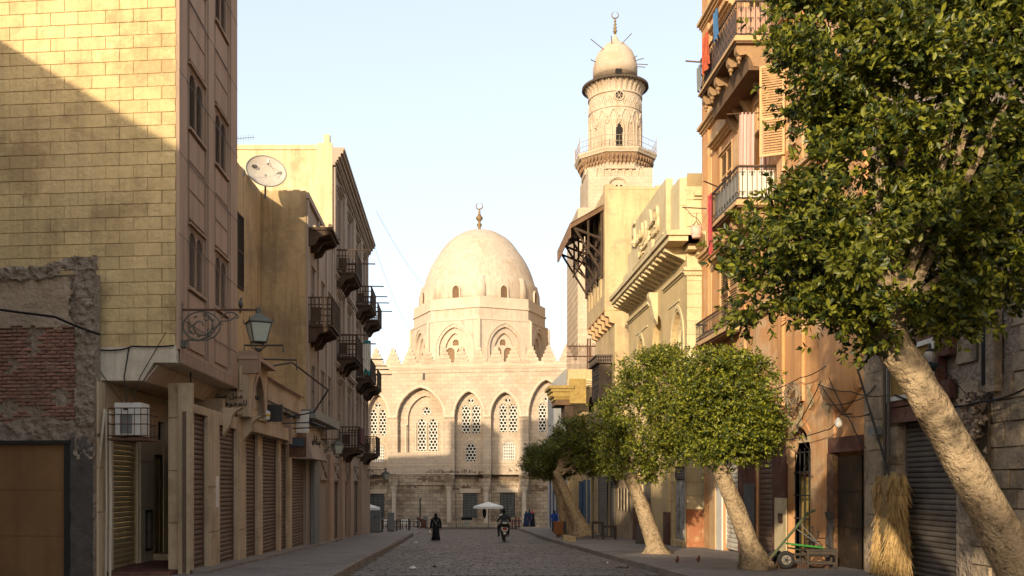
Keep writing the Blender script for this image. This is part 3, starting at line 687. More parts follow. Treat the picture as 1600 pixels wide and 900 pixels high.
o = bracket_frame([(-6.1, 30.0, 5.25), (-6.1, 30.0, 5.45), (-4.85, 30.0, 5.42), (-4.85, 30.0, 5.1)], .028, 'flat iron rail with hanging end on top of the arch gable, farther one')
bracket_frame([(-6.1, 34.5, 3.72), (-5.0, 34.5, 3.75), (-4.7, 35.6, 3.65), (-5.9, 35.6, 3.6)], .025, 'horizontal iron loop over the shutters beside the red panel sign')
wire('cable', [(-6.0, 31.5, 4.9), (-5.95, 34, 4.3), (-5.95, 37.5, 4.45)], .015, .3, 'black cable drooping in loops along the tiled canopy')
wire('cable', [(-6.0, 36.5, 3.4), (-5.6, 45.5, 3.1), (-5.9, 52, 3.4)], .012, .12, 'thin cable running from the red panel sign past the grey hood')

# ---------------------------------------------------------------- B1: ochre rendered house
B1 = thing('ochre_house', 'windowless ochre rendered house wall with broken top balcony, behind the low shops', 'building', (-8, 44, G(44)))
mb = MB(); mb.hprism([(-6.3, 40.5), (-8.05, 40.5), (-8.3, 34.2), (-11.2, 34.2), (-11.2, 49.55), (-6.3, 49.55)], 3.0, 13.85)
mb.build('side_wall', m_ochre, B1)
MB().quad((-6.3, 40.51, 3.2), (-6.15, 40.51, 3.2), (-6.15, 40.51, 13.85), (-6.3, 40.51, 13.85)).build('corner_edge', m_ochre, B1)
MB().box(-6.29, -6.15, 40.52, 49.55, -1.6, 3.2).build('ground_floor_wall', m_greyb, B1)
# eroded parapet top
mb = MB()
for k in range(14):
    a = -8.05 + k * .135; h = random.uniform(.02, .10); mb.box(a, a + .135, 40.5, 40.8, 13.85, 13.86 + h)
mb.build('parapet_coping', m_ochre, B1)
Fd = Fr((-8.3, 34.2, 0), (.25 / 6.305, 6.3 / 6.305, 0), (6.3 / 6.305, -.25 / 6.305, 0))
u0, z0 = Fd.uv(369, 447); u1, z1 = Fd.uv(379, 341)
louver_window(B1, Fd, u0, u1, z0, z1, m_dwood, m_dwood, w=.05, leaves=1, depth=.045, pitch=.12, hood=False)
f1w = []
for k, zb in enumerate((EYE + 7.2, EYE + 2.9)):
    for ua in (42.0, 45.2, 47.6): f1w.append((ua, ua + 1.1, zb, zb + 2.3 if k == 0 else zb + 2.4))
hs = [(*h, h[3] - .45, 'r') if i in (3,) else h for i, h in enumerate(f1w)]
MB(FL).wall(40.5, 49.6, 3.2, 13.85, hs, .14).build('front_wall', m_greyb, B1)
for i, h in enumerate(f1w):
    louver_window(B1, FL, h[0] + .02, h[1] - .02, h[2], h[3] - .02, m_dwood, m_greyb2, w=-.02, depth=.11, pitch=.12, hood=(i != 3))
for ua in (40.55, 43.9, 46.7, 49.1): MB(FL).box(ua, ua + .4, 0, .08, 3.3, 13.8).build('pilaster', m_greyb2, B1)
MB(FL).box(40.5, 49.6, 0, .12, 13.6, 13.85).build('cornice', m_greyb2, B1)
def wood_balcony(parent, u0, u1, z, out=1.1, rail=1.15, broken=False, poles=True, fr=FL):
    mb = MB(fr); mb.box(u0, u1, 0, out, z - .12, z)
    b = mb.build('balcony', m_dwood, parent)
    mb = MB(fr)
    for uu in (u0 + .15, (u0 + u1) / 2, u1 - .15):
        mb.uprism([(0, z - .12), (out - .1, z - .12), (out - .18, z - .28), (.5, z - .42), (.32, z - .72), (0, z - .8)], uu - .09, uu + .09)
    mb.box(u0 + .1, u1 - .1, .05, out - .1, z - .24, z - .121); mb.build('bracket', m_dwood, b)
    if not broken:
        mb = MB(fr)
        for (a, c, wa, wb) in ((u0, u0 + .06, 0, out), (u1 - .06, u1, 0, out)):
            mb.box(a, c, wa, wb, z + rail - .06, z + rail); mb.box(a, c, wa, wb, z + .08, z + .13); mb.box(a, c, wa, wb, z + rail * .7, z + rail * .7 + .04)
        mb.box(u0 + .06, u1 - .06, out - .06, out, z + rail - .062, z + rail - .002); mb.box(u0 + .06, u1 - .06, out - .06, out, z + .082, z + .128); mb.box(u0 + .06, u1 - .06, out - .058, out - .004, z + rail * .7, z + rail * .7 + .04)
        mb.build('rail', m_dwood, b)
        mb = MB(fr)
        for e in (u0 + .03, u1 - .03):
            k = int(out / .16)
            for i in range(k + 1):
                w = i * (out - .05) / k; t = .045 if i % 2 else .022; mb.box(e - t, e + t, w - .02, w + .03, z, z + rail - .06)
        k = int((u1 - u0) / .18)
        for i in range(k + 1):
            u = u0 + .03 + i * (u1 - u0 - .06) / k; t = .045 if i % 2 else .022; mb.box(u - t, u + t, out - .052, out - .008, z + .001, z + rail - .07)
        mb.box(u0 + .02, u0 + .05, .2, out * .55, z + .15, z + rail * .62); mb.box(u1 * .7 + u0 * .3, u1 * .85 + u0 * .15, out - .04, out - .02, z + .1, z + rail * .8)
        stuff(mb.build('balusters', m_dwood, b))
    else:
        mb = MB(fr)
        for i in range(26):
            a = random.uniform(u0, u1 - .3); w = random.uniform(.1, out - .15); s = random.uniform(.08, .25)
            mb.hexa([(a, w, z), (a + s, w, z), (a + s, w + s * .6, z), (a, w + s * .6, z)], [(a + .02, w, z + s * .6), (a + s * .8, w + .02, z + s * .5), (a + s * .8, w + s * .5, z + s * .3), (a + .02, w + s * .5, z + s * .5)])
        stuff(mb.build('rubble', m_ochre_l, b))
    if poles:
        for uu in (u0 + .05, u1 - .1):
            MB(fr).tube([(uu, 0, z + rail + .01), (uu, out + .75, z + rail - .02)], .035, 6).build('clothes_pole', m_dwood, b)
    return b
wood_balcony(B1, 40.65, 43.2, EYE + 10.85, broken=True, poles=False)
wood_balcony(B1, 40.65, 43.4, EYE + 6.75, poles=False)

# ---------------------------------------------------------------- B2: tall grey-brown apartment house
B2 = thing('apartment_house', 'tall grey-brown apartment house with cornice and rows of dark wooden balconies', 'building', (-8, 59, G(59)))
TB = EYE + 17.25
MB().box(-13.5, -6.3, 49.65, 56, 3.0, TB).build('core_wall', m_ochre_l, B2); MB().box(-8.6, -6.3, 56, 69.6, 3.0, TB).build('rear_core_wall', m_ochre_l, B2)
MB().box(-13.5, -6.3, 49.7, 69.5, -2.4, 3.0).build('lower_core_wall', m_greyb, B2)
MB().box(-13.5, -6.3, 49.6, 49.9, TB, TB + .25).build('parapet', m_ochre_l, B2); MB().box(-17, -13.52, 64.5, 69.6, -2.4, TB).build('rear_shade_block', m_ochre_l, B2)  # unseen block at the rear, added to shape the shadow on the mosque
MB().box(-6.62, -6.3, 49.5, 49.9, TB + .25, TB + .75).build('parapet_post', m_ochre_l, B2)
MB().box(-6.95, -6.16, 49.48, 49.66, 12.0, TB + .3).build('corner_pier', m_ochre_l, B2)
bays = [(50.9, 53.3), (55.7, 58.1), (60.6, 63.0), (65.4, 67.8)]
lv = [(EYE + 13.3, EYE + 15.9), (EYE + 11.2, EYE + 13.2)]
levels = [(EYE + 11.25 + 2.4 - 2.35, 0), ]
wins = []
for (a, b) in bays:
    for zb, h in ((EYE + 13.4, 2.3), (EYE + 8.9 , 2.5), (EYE + 4.6, 2.2), (EYE + 2.1, 1.6)):
        wins.append((a + .45, b - .45, zb, zb + h))
wins = []
for i, (a, b) in enumerate(bays):
    for k, (zb, h) in enumerate(((EYE + 11.25, 4.3), (EYE + 6.7, 3.3), (EYE + 2.1, 3.2))):
        wins.append((a + .4, b - .4, zb + .02, zb + h))
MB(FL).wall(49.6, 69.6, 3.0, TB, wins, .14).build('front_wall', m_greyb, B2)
MB().quad((-6.15, 69.6, -2.4), (-6.3, 69.6, -2.4), (-6.3, 69.6, TB), (-6.15, 69.6, TB)).build('end_wall', m_greyb, B2)
for h in wins:
    louver_window(B2, FL, h[0] + .02, h[1] - .02, h[2], h[3] - .02, m_dwood, m_greyb2, w=-.02, depth=.11, pitch=.16, frame=.11, hood=False)
for (a, b) in bays:
    for zt in (EYE + 15.62, EYE + 10.1, EYE + 5.4):
        mb = MB(FL); moulding(mb, a + .2, b - .2, zt, ((.08, .08), (.1, .16), (.08, .24))); mb.build('window_hood', m_greyb2, B2)
    for s in (a + .28, b - .4):
        MB(FL).box(s, s + .12, 0, .07, EYE + 2.1, EYE + 15.6).build('window_jamb', m_greyb2, B2)
for u in (49.62, 54.1, 54.75, 59.1, 59.7, 64.0, 64.6, 68.9):
    MB(FL).box(u, u + .45, 0, .13, 3.6, TB - .9).build('pilaster', m_greyb2, B2)
for zt in (3.3, EYE + 6.1, EYE + 10.7):
    mb = MB(FL); moulding(mb, 49.6, 69.6, zt, ((.1, .16), (.12, .22))); mb.build('string_course', m_greyb2, B2)
mb = MB(FL); moulding(mb, 49.45, 69.7, TB - .85, ((.14, .14), (.12, .2), (.16, .3), (.18, .42), (.16, .55), (.14, .62))); mb.build('cornice', m_greyb2, B2)
mb = MB(FL); u = 49.6
while u < 69.6: mb.box(u, u + .14, .1, .26, TB - .72, TB - .60); u += .28
stuff(mb.build('dentils', m_greyb2, B2))
bl = [wood_balcony(B2, 50.75, 54.1, EYE + 11.2), wood_balcony(B2, 60.6, 64.1, EYE + 11.3), wood_balcony(B2, 65.9, 69.3, EYE + 11.25),
      wood_balcony(B2, 51.0, 54.4, EYE + 6.75), wood_balcony(B2, 60.3, 63.9, EYE + 6.65), wood_balcony(B2, 65.6, 69.0, EYE + 6.65),
      wood_balcony(B2, 52.4, 55.6, EYE + 1.95, poles=False), wood_balcony(B2, 64.3, 67.6, EYE + 2.0, poles=False)]
# ground floor shops of B1/B2
sh2 = [(497, 509, 'g'), (517, 528, 'b'), (535, 542, 'b'), (549, 559, 'b')]
hl = [(UL(a), UL(b), -2.35, 1.62) for a, b, _ in sh2]
MB(FL).wall(44.0, 69.6, -2.4, 3.3, [h for h in hl], .2, w=.03).build('ground_floor_wall', m_greyb2, B2)
for (a, b, c), h in zip(sh2, hl):
    roller(B2, FL, h[0], h[1], gz(h[0]) + .05, 1.62, m_rollg if c == 'g' else m_rollb, w=-.08, pitch=.13, single=(b - a) > 9)
    f = MB(FL); f.box(h[0], h[1], .03, .08, 1.68, 2.75); o = f.build('transom_panel', m_greyb, B2)
    mb = MB(FL); a2, b2 = h[0] + .1, h[1] - .1
    for t in ((a2, 1.75, b2, 2.65), (a2, 2.65, b2, 1.75)): mb.tube([(t[0], .11, t[1]), (t[2], .11, t[3])], .03, 4)
    mb.box(a2, b2, .08, .13, 1.72, 1.78); mb.box(a2, b2, .08, .13, 2.62, 2.68); mb.build('transom_bars', m_greyb2, o)
for px0, px1 in ((484, 493), (510, 516), (529, 534), (543, 548), (560, 574)):
    MB(FL).box(UL(px0), UL(px1), .03, .2, -2.4, 3.0).build('pilaster', m_mauve2 if px0 != 484 else m_grey, B2)
# cloth hung on balcony
cl_t = M('teal_cloth', (.03, .30, .32), bump=.1); 
for u, z, h, mt, lab in ((54.25, EYE + 7.9, 1.5, m_white, 'pale cloth hanging from the pole of the middle-row wooden balcony'), (54.5, EYE + 8.1, 1.9, cl_t, 'teal cloth hanging from the pole of the middle-row wooden balcony')):
    mb = MB(FL); n = 8
    for i in range(n):
        a = 1.15 + i * .05; b = a + .05; mb.quad((u + .05 * (i % 2), a, z), (u + .05 * ((i + 1) % 2), b, z), (u + .05 * ((i + 1) % 2), b, z - h + .1 * math.sin(i)), (u + .05 * (i % 2), a, z - h + .1 * math.sin(i - 1)))
    tag(mb.build('hanging_cloth', mt, loc=FL.P(u, 1.3, z)), lab, 'laundry')
mb = MB(FL); mb.box(52.7, 55.2, 1.11, 1.14, EYE + 2.2, EYE + 3.0)
tag(mb.build('hanging_rug', M('dull_red_rug', (.13, .03, .03), (.05, .02, .02), 9), loc=FL.P(53, 1.12, EYE + 2)), 'dull red rug hung over the lowest wooden balcony', 'rug')

# ---------------------------------------------------------------- ruined party wall (left edge)
FQ = Fr((-7.97, 21.45, 0), (0.9956, -0.094, 0), (-0.094, -0.9956, 0))
Q = thing('ruined_wall', 'remnant of a ruined wall with peeling stucco, bare red bricks and crumbling mortar', 'wall', FQ.P(-2, 0, G(21)))
def qu(px, py): return FQ.uv(px, py)
zt = qu(100, 425)[1]; zm = qu(50, 512)[1]; zb = qu(50, 655)[1]; zd = qu(50, 690)[1]
MB(FQ).box(-4.2, 0, -.25, -.06, G(21), zt - .05).build('core_wall', m_mortar, Q)
# uneven surfaces as displaced grids
def rough_sheet(name, mat, fr, u0, u1, z0, z1, w, amp, parent, step=.06, seed=0, edge=None, sc=3.0):
    nu = int((u1 - u0) / step) + 1; nz = int((z1 - z0) / step) + 1; V = []; Fs = []; idx = {}
    for j in range(nz + 1):
        for i in range(nu + 1):
            u = u0 + (u1 - u0) * i / nu; z = z0 + (z1 - z0) * j / nz
            n1 = noise.noise(Vector((u * sc, z * sc, seed))) + .6 * noise.noise(Vector((u * sc * 3, z * sc * 3, seed + 9)))
            V.append((u, w + amp * n1, z))
    for j in range(nz):
        for i in range(nu):
            u = u0 + (u1 - u0) * (i + .5) / nu; z = z0 + (z1 - z0) * (j + .5) / nz
            if edge is None or edge(u, z): a = j * (nu + 1) + i; Fs.append((a, a + 1, a + nu + 2, a + nu + 1))
    mb = MB(fr); mb.add(V, Fs); return mb.build(name, mat, parent, smooth=True)
nz_ = lambda u, z, s=2.0, sd=3: noise.noise(Vector((u * s, z * s, sd)))
rough_sheet('stucco_layer', m_stucco, FQ, -4.2, -.45, zm - .25, zt - .12, .04, .015, Q, .05, 1, edge=lambda u, z: z > zm + .18 * nz_(u, 0, 3) and u < -.55 + .12 * nz_(0, z, 4))
rough_sheet('mortar_bed', m_mortar, FQ, -4.2, 0, zb - .2, zm + .1, -.02, .02, Q, .05, 4)
rough_sheet('rubble_mortar', m_mortar, FQ, -4.2, -.05, zd, zb + .3, .03, .07, Q, .035, 5, edge=lambda u, z: z < zb + .14 * nz_(u, 0, 2.2, 8), sc=5)
rough_sheet('top_edge_mortar', m_mortar, FQ, -4.2, .12, zt - .22, zt + .32, .12, .09, Q, .03, 6, edge=lambda u, z: abs(z - zt - (.16 if u > -.7 else (.16 * max(0, 1 - (-.7 - u) / .5) - .04)) - .04 * nz_(u, 0, 3)) < .14 + .05 * nz_(u, z, 6), sc=6)
rough_sheet('jagged_edge_mortar', m_mortar, FQ, -.55, .1, zd - .4, zt + .2, .10, .08, Q, .035, 7, edge=lambda u, z: -.42 + .1 * nz_(0, z, 5) < u < .02 + .06 * nz_(0, z, 7, 5), sc=6)
MB(FQ).box(-.38, .0, -.06, .08, G(21), zt + .1).build('edge_pier', m_mortar, Q)
bl_, bh_ = .21, .062; cnt = 0
bms = []
for k in range(5):
    mb = MB(Fr((0, 0, 0), FQ.u, FQ.n)); r = random.Random(k); c = lambda: r.uniform(-.007, .007)
    mb.add([(0, 0, 0), (bl_, 0, 0), (bl_, 0, bh_), (0, 0, bh_)] + [(.008 + c(), .055, .005 + c() * .5), (bl_ - .008 + c(), .055 + c(), .005 + c() * .5), (bl_ - .008 + c(), .055 + c(), bh_ - .006 + c() * .5), (.008 + c(), .055, bh_ - .006 + c() * .5)], [(4, 5, 6, 7), (0, 1, 5, 4), (1, 2, 6, 5), (2, 3, 7, 6), (3, 0, 4, 7)])
    me = bpy.data.meshes.new('brick'); me.from_pydata([tuple(v) for v in mb.v], [], mb.f); me.materials.append(m_brick); bms.append(me)
extra = MB(FQ); z = zb - .1; r_ = 0
while z < zm + .2:
    u = -4.2 + (.11 if r_ % 2 else 0)
    while u < -.22:
        n_ = nz_(u, z, 1.7, 12)
        zlim = zm + .02 + .15 * nz_(u, 0, 2, 4)
        if z < zlim and n_ > -.33 and z > zb - .05 + .14 * nz_(u, 0, 2.2, 8):
            j = random.uniform(-.03, .008)
            if u > -3.2 and cnt < 300: piece('brick', random.choice(bms), FQ.P(u + random.uniform(-.006, .006), -.02 + j, z + random.uniform(-.005, .005)), Q, scale=(1, 1, 1)); cnt += 1
            else: extra.add([(u, -.02, z), (u + bl_, -.02, z), (u + bl_, -.02, z + bh_), (u, -.02, z + bh_), (u + .01, .035 + j, z + .006), (u + bl_ - .01, .035 + j, z + .006), (u + bl_ - .01, .035 + j, z + bh_ - .006), (u + .01, .035 + j, z + bh_ - .006)], [(4, 5, 6, 7), (0, 1, 5, 4), (1, 2, 6, 5), (2, 3, 7, 6), (3, 0, 4, 7)])
        u += bl_ + .018
    z += bh_ + .02; r_ += 1
stuff(extra.build('bricks', m_brick, Q))
# brown sheet-metal gate in a dark frame
gt = thing('metal_gate', 'flat brown sheet-metal gate in a dark frame under the crumbling brick wall', 'gate', FQ.P(-2.4, .1, G(21)))
uj = qu(104, 800)[0]; uk = qu(113, 800)[0]
z = G(21)
hs_ = (zd - .06 - z) / 3
for i in range(3): MB(FQ).box(-4.4, uj, .0, .05, z + i * hs_ + .004, z + (i + 1) * hs_ - .004).build('metal_panel', m_sheet, gt)
MB(FQ).box(uj, uk, -.05, .12, z, zd - .02).build('gate_post', m_iron, gt)
MB(FQ).box(-4.4, uk + .02, -.05, .16, zd - .06, zd + .02).build('gate_lintel', m_iron, gt)
rough_sheet('concrete_jamb', m_conc, FQ, uk, .0, G(21), zd + .1, .1, .03, Q, .05, 11)

# ---------------------------------------------------------------- unseen houses, added and sized for the shade they cast
m_off = M('plain_ochre_render', (0.40, 0.29, 0.16), (0.32, 0.23, 0.13), 0.4, bump=.3, bscale=8)
def shade_house(label, x0, x1, y0, y1, z1, fr_x):
    t = thing('house', label, 'building', ((x0 + x1) / 2, (y0 + y1) / 2, 0))
    MB().box(x0, x1, y0, y1, G(y1) - 1, z1).build('wall', m_off, t)
    MB().box(x0 - .1, x1 + .1, y0 - .1, y1 + .1, z1, z1 + .2).build('parapet', m_off, t)
    f = Fr((fr_x, 0, 0), (0, 1, 0), (1, 0, 0)); y = y0 + 1.2
    while y < y1 - 1.5:
        z = 3.6
        while z < z1 - 2.2:
            louver_window(t, f, y, y + 1.1, z, z + 1.5, m_lou, m_greyb2, w=.1, depth=.095); z += 3.2
        y += 3.2
    return t
shade_house('added unseen shade-casting three storey house just before the ruined wall, on the left', -12.9, -7.2, 3.2, 11.0, 11.3, -7.2)
shade_house('added unseen shade-casting low house at the near end of the street, on the left', -16, -6.6, -3.4, 3.0, 6.8, -6.6)
shade_house('added unseen shade-casting two storey house beside the low one near the viewer, on the left', -16, -6.6, -13.8, -3.5, 8.4, -6.6)
shade_house('added shade-casting taller house behind the viewer at the near end of the street', -16, -6.6, -36, -14, 9.6, -6.6)
shade_house('added unseen shade-casting house set back behind the metal gate', -24, -13, 3.5, 20.5, 13.1, -13)
shade_house('added unseen shade-casting house at the far left corner of the square before the mosque', -26, -9.6, 76, 96, 7.6, -9.6)  # this and the next two added out of sight to shadow the mosque facade
shade_house('added shade-casting house hidden behind the balconied apartment house, farther one', -30, -13, 70, 75.8, 13.2, -13)
shade_house('added shade-casting house hidden behind the balconied apartment house, nearer one', -30, -13.6, 56.5, 64.2, 13.2, -13.6)
# ================================================================ mosque facade at the end of the street
th = R(8)
FM = Fr((2.43, 107, 0), (math.cos(th), -math.sin(th), 0), (-math.sin(th), -math.cos(th), 0))
MQ = thing('mosque', 'pale limestone mosque facade with arched recesses, lattice windows and stepped crenellations', 'mosque', FM.P(0, -1, G(107)))
def mx(px, w=0.0): return FM.U(px, w)
def mz(px, py, w=0.0): return FM.uv(px, py, w)[1]
gz0 = G(107) - .3
ztop = mz(740, 575); zsp = mz(740, 651); zlow = mz(740, 742)
D = .8
bays = [(573.2, 606, 616, 650), (621, 693, 606, 650), (710, 754.6, 612, 650), (767, 811, 613, 650), (826, 881, 594, 650)]
H = []
for i, (a, b, t, s) in enumerate(bays):
    zbot = mz(a, 707) if i == 1 else gz0
    H.append((mx(a), mx(b), zbot, mz(a, t), zsp + .0, 'p'))
UL0, UR0 = mx(440), mx(960)
up = MB(FM)
up.wall(UL0, UR0, zlow, ztop, [(h[0], h[1], max(h[2], zlow + .0), h[3], h[4], h[5]) for h in H], D)
up.build('upper_wall', m_stone, MQ)
MB(FM).wall(UL0, UR0, gz0, zlow, [(h[0], h[1], gz0, zlow) for i, h in enumerate(H) if i != 1], D).build('lower_wall', m_stonel, MQ)
MB().add([tuple(FM.P(UL0, -2.2, gz0)), tuple(FM.P(UR0, -2.2, gz0)), tuple(FM.P(UR0, -9, gz0)), tuple(FM.P(UL0, -9, gz0)),
          tuple(FM.P(UL0, -2.2, ztop - .5)), tuple(FM.P(UR0, -2.2, ztop - .5)), tuple(FM.P(UR0, -9, ztop - .5)), tuple(FM.P(UL0, -9, ztop - .5))],
         [(4, 5, 6, 7), (0, 1, 5, 4), (1, 2, 6, 5), (2, 3, 7, 6), (3, 0, 4, 7)]).build('inner_core', m_stonel, MQ)
MB(FM).box(UL0, UR0, -9, 0.0, ztop - .5, ztop - .45).build('roof', m_stonel, MQ)
def lattice(parent, u0, u1, z0, z1, w, top='r', star=False, circle=False):
    """pierced plaster window: bars in three directions, clipped to its opening"""
    c = (u0 + u1) / 2; hw = (u1 - u0) / 2; sp = z1 - hw * (1.0 if top == 'r' else 1.3)
    def inside(u, z):
        if circle: return (u - c) ** 2 + (z - (z0 + z1) / 2) ** 2 < hw * hw
        if abs(u - c) > hw or z < z0: return False
        if z < sp: return True
        if z > z1: return False
        return ((u - c) / hw) ** 2 + ((z - sp) / (z1 - sp)) ** 2 < 1
    mb = MB(FM); mb.quad((u0 - .02, w - .12, z0 - .02), (u1 + .02, w - .12, z0 - .02), (u1 + .02, w - .12, z1 + .02), (u0 - .02, w - .12, z1 + .02))
    win = mb.build('window', m_dark, parent)
    mb = MB(FM); st = .02; cells = .40; t = .085
    # hexagonal web
    a = cells; hgt = a * math.sqrt(3) / 2
    rows = int((z1 - z0) / hgt) + 3; cn = int((u1 - u0) / (1.5 * a)) + 4
    def seg(p, q):
        n = 3
        for i in range(n):
            x0 = p[0] + (q[0] - p[0]) * i / n; y0 = p[1] + (q[1] - p[1]) * i / n; x1 = p[0] + (q[0] - p[0]) * (i + 1) / n; y1 = p[1] + (q[1] - p[1]) * (i + 1) / n
            if inside((x0 + x1) / 2, (y0 + y1) / 2):
                dx, dy = x1 - x0, y1 - y0; L_ = math.hypot(dx, dy); nx, ny = -dy / L_ * t / 2 * 1.15, dx / L_ * t / 2 * 1.15
                mb.add([(x0 + nx, w, y0 + ny), (x1 + nx, w, y1 + ny), (x1 - nx, w, y1 - ny), (x0 - nx, w, y0 - ny)] + [(x0 + nx, w - .06, y0 + ny), (x1 + nx, w - .06, y1 + ny), (x1 - nx, w - .06, y1 - ny), (x0 - nx, w - .06, y0 - ny)], [(0, 1, 2, 3), (0, 4, 5, 1), (2, 6, 7, 3)])
    s = a / math.sqrt(3) * 1.0
    for j in range(-1, rows + 1):
        for i in range(-cn, cn):
            x = c + i * a + (a / 2 if j % 2 else 0); y = z0 + j * s * 1.5
            seg((x, y + s), (x + a / 2, y + s / 2)); seg((x, y + s), (x - a / 2, y + s / 2)); seg((x + a / 2, y + s / 2), (x + a / 2, y - s / 2))
            if star: seg((x, y + s), (x, y - s)) 
    # rim
    if circle:
        zc = (z0 + z1) / 2; o_ = [(c + (hw + .07) * math.cos(k * math.pi / 10), zc + (hw + .07) * math.sin(k * math.pi / 10)) for k in range(21)]; i_ = [(c + (hw - .03) * math.cos(k * math.pi / 10), zc + (hw - .03) * math.sin(k * math.pi / 10)) for k in range(21)]
    else:
        o_ = [(u0 - .05, z0)] + [(p[0], p[1]) for p in arch(c, hw + .05, sp, z1 + .05, 5, 'r')] + [(u1 + .05, z0)]
        i_ = [(u0 + .04, z0)] + [(p[0], p[1]) for p in arch(c, hw - .04, sp, z1 - .04, 5, 'r')] + [(u1 - .04, z0)]
    mb.strip(o_, i_, w - .1, w + .015)
    mb.build('lattice', m_lat, win)
    return win
def zx(a): return 560 + a / 2.647
WN = {0: ([(47, 78, 212, 318), (85, 115, 212, 318)], (70, 92, 180, 207), (63, 107, 355, 432), (48, 107, 560, 660)),
      1: ([(243, 277, 250, 382), (289, 325, 250, 382)], (264, 297, 200, 232), None, None),
      2: ([(428, 463, 193, 308), (470, 505, 193, 308)], (454, 476, 163, 187), (443, 487, 350, 425), (432, 492, 557, 660)),
      3: ([(583, 615, 188, 305), (622, 657, 188, 305)], (607, 630, 161, 186), (595, 648, 342, 420), (585, 648, 555, 657)),
      4: ([(745, 777, 185, 303), (785, 817, 185, 303)], (770, 792, 155, 180), (755, 805, 340, 418), None)}
for i, h in enumerate(H):
    pairs, oc, lowr, grille = WN[i]; holes = []
    wD = -D
    def rect(r): 
        a, b, c, d = r; u0, zt_ = FM.uv(zx(a), zx(c), wD); u1, zb_ = FM.uv(zx(b), zx(d), wD); return u0, u1, zb_, zt_
    if i == 1:
        # second, inner recess
        ia, ib = mx(zx(205), wD), mx(zx(347), wD); izt = mz(640, zx(155), wD); izb = h[2]
        MB(FM).wall(h[0], h[1], h[2], h[3] + .3, [(ia, ib, izb, izt, zsp - .0, 'p')], .35, w=wD).build('recess_wall', m_stone, MQ)
        wD2 = wD - .35
    else: wD2 = wD
    ph = [rect(r) for r in pairs]; och = rect(oc)
    holes = [(*p, p[3] - (p[1] - p[0]) / 2, 'r') for p in ph] + [(*och, (och[2] + och[3]) / 2, 'r')]
    if lowr: lr = rect(lowr); holes.append((*lr, lr[3] - (lr[1] - lr[0]) / 2, 'r'))
    u0, u1 = h[0] - .1, h[1] + .1
    MB(FM).wall(u0, u1, zlow if i != 1 else h[2], h[3] + .1, holes, .25, w=wD2).build('recess_wall', m_stone, MQ)
    for p in ph: lattice(MQ, *p, wD2 - .1)
    lattice(MQ, *och, wD2 - .1, circle=True)
    if lowr: lattice(MQ, *lr, wD2 - .1, star=(i != 2))
    # rim mouldings
    o_ = arch((h[0] + h[1]) / 2, (h[1] - h[0]) / 2 + .28, zsp, h[3] + .3, 8); n_ = arch((h[0] + h[1]) / 2, (h[1] - h[0]) / 2 + .06, zsp, h[3] + .06, 8)
    MB(FM).strip(o_, n_, 0, .07).build('arch_moulding', m_trim, MQ)
    cc = (ph[0][0] + ph[1][1]) / 2; hw = (ph[1][1] - ph[0][0]) / 2
    if i != 1:
        o_ = arch(cc, hw + .42, ph[0][3] - .3, och[3] + .55, 8); n_ = arch(cc, hw + .25, ph[0][3] - .3, och[3] + .38, 8)
        MB(FM).strip(o_, n_, wD2, wD2 + .06).build('inner_arch_moulding', m_trim, MQ)
    else:
        for (pa) in (197, 350):
            uu = mx(zx(pa), wD); MB(FM).lathe(uu, wD + .12, [(.16, h[2]), (.13, h[2] + .3), (.12, zsp - 1.2), (.2, zsp - .9), (.2, zsp - .8)], 10).build('column', m_trim, MQ)
        for r in (238, 283, 330):
            uu = mx(zx(r), wD2); MB(FM).lathe(uu, wD2 + .05, [(.09, ph[0][2]), (.08, ph[0][3] - .6), (.13, ph[0][3] - .45)], 8).build('column', m_trim, MQ)
        MB(FM).box(ph[0][0] - .5, ph[1][1] + .5, wD2, wD2 + .2, ph[0][2] - .16, ph[0][2] - .02).build('sill', m_trim, MQ)
    if lowr:
        c = (lr[0] + lr[1]) / 2; hw = (lr[1] - lr[0]) / 2
        o_ = arch(c, hw + .42, lr[3] - hw, lr[3] + .5, 7); n_ = arch(c, hw + .28, lr[3] - hw, lr[3] + .34, 7)
        o_ = [(c - hw - .42, lr[2] - .25)] + o_ + [(c + hw + .42, lr[2] - .25)]; n_ = [(c - hw - .28, lr[2] - .25)] + n_ + [(c + hw + .28, lr[2] - .25)]
        MB(FM).strip(o_, n_, wD2, wD2 + .05).build('window_moulding', m_trim, MQ)
    if i != 1:
        gh = []
        if grille: gh = [rect(grille)]
        MB(FM).wall(u0, u1, gz0, zlow, gh, .3, w=wD2).build('recess_base', m_stonel, MQ)
        if grille:
            a, b, c, d = gh[0]
            win = MB(FM).quad((a, wD2 - .28, c), (b, wD2 - .28, c), (b, wD2 - .28, d), (a, wD2 - .28, d)).build('grilled_window', m_dark, MQ)
            mb = MB(FM); n = 11
            for k in range(n + 1): mb.box(a + (b - a) * k / n - .022, a + (b - a) * k / n + .022, wD2 - .16, wD2 - .12, c, d)
            n = 15
            for k in range(n + 1): zz = c + (d - c) * k / n; mb.box(a, b, wD2 - .12, wD2 - .10, zz - .02, zz + .02)
            mb.build('bars', m_grey, win)
            MB(FM).box(a - .35, b + .35, wD2, wD2 + .1, d + .02, d + .5).build('lintel', m_trim, MQ)
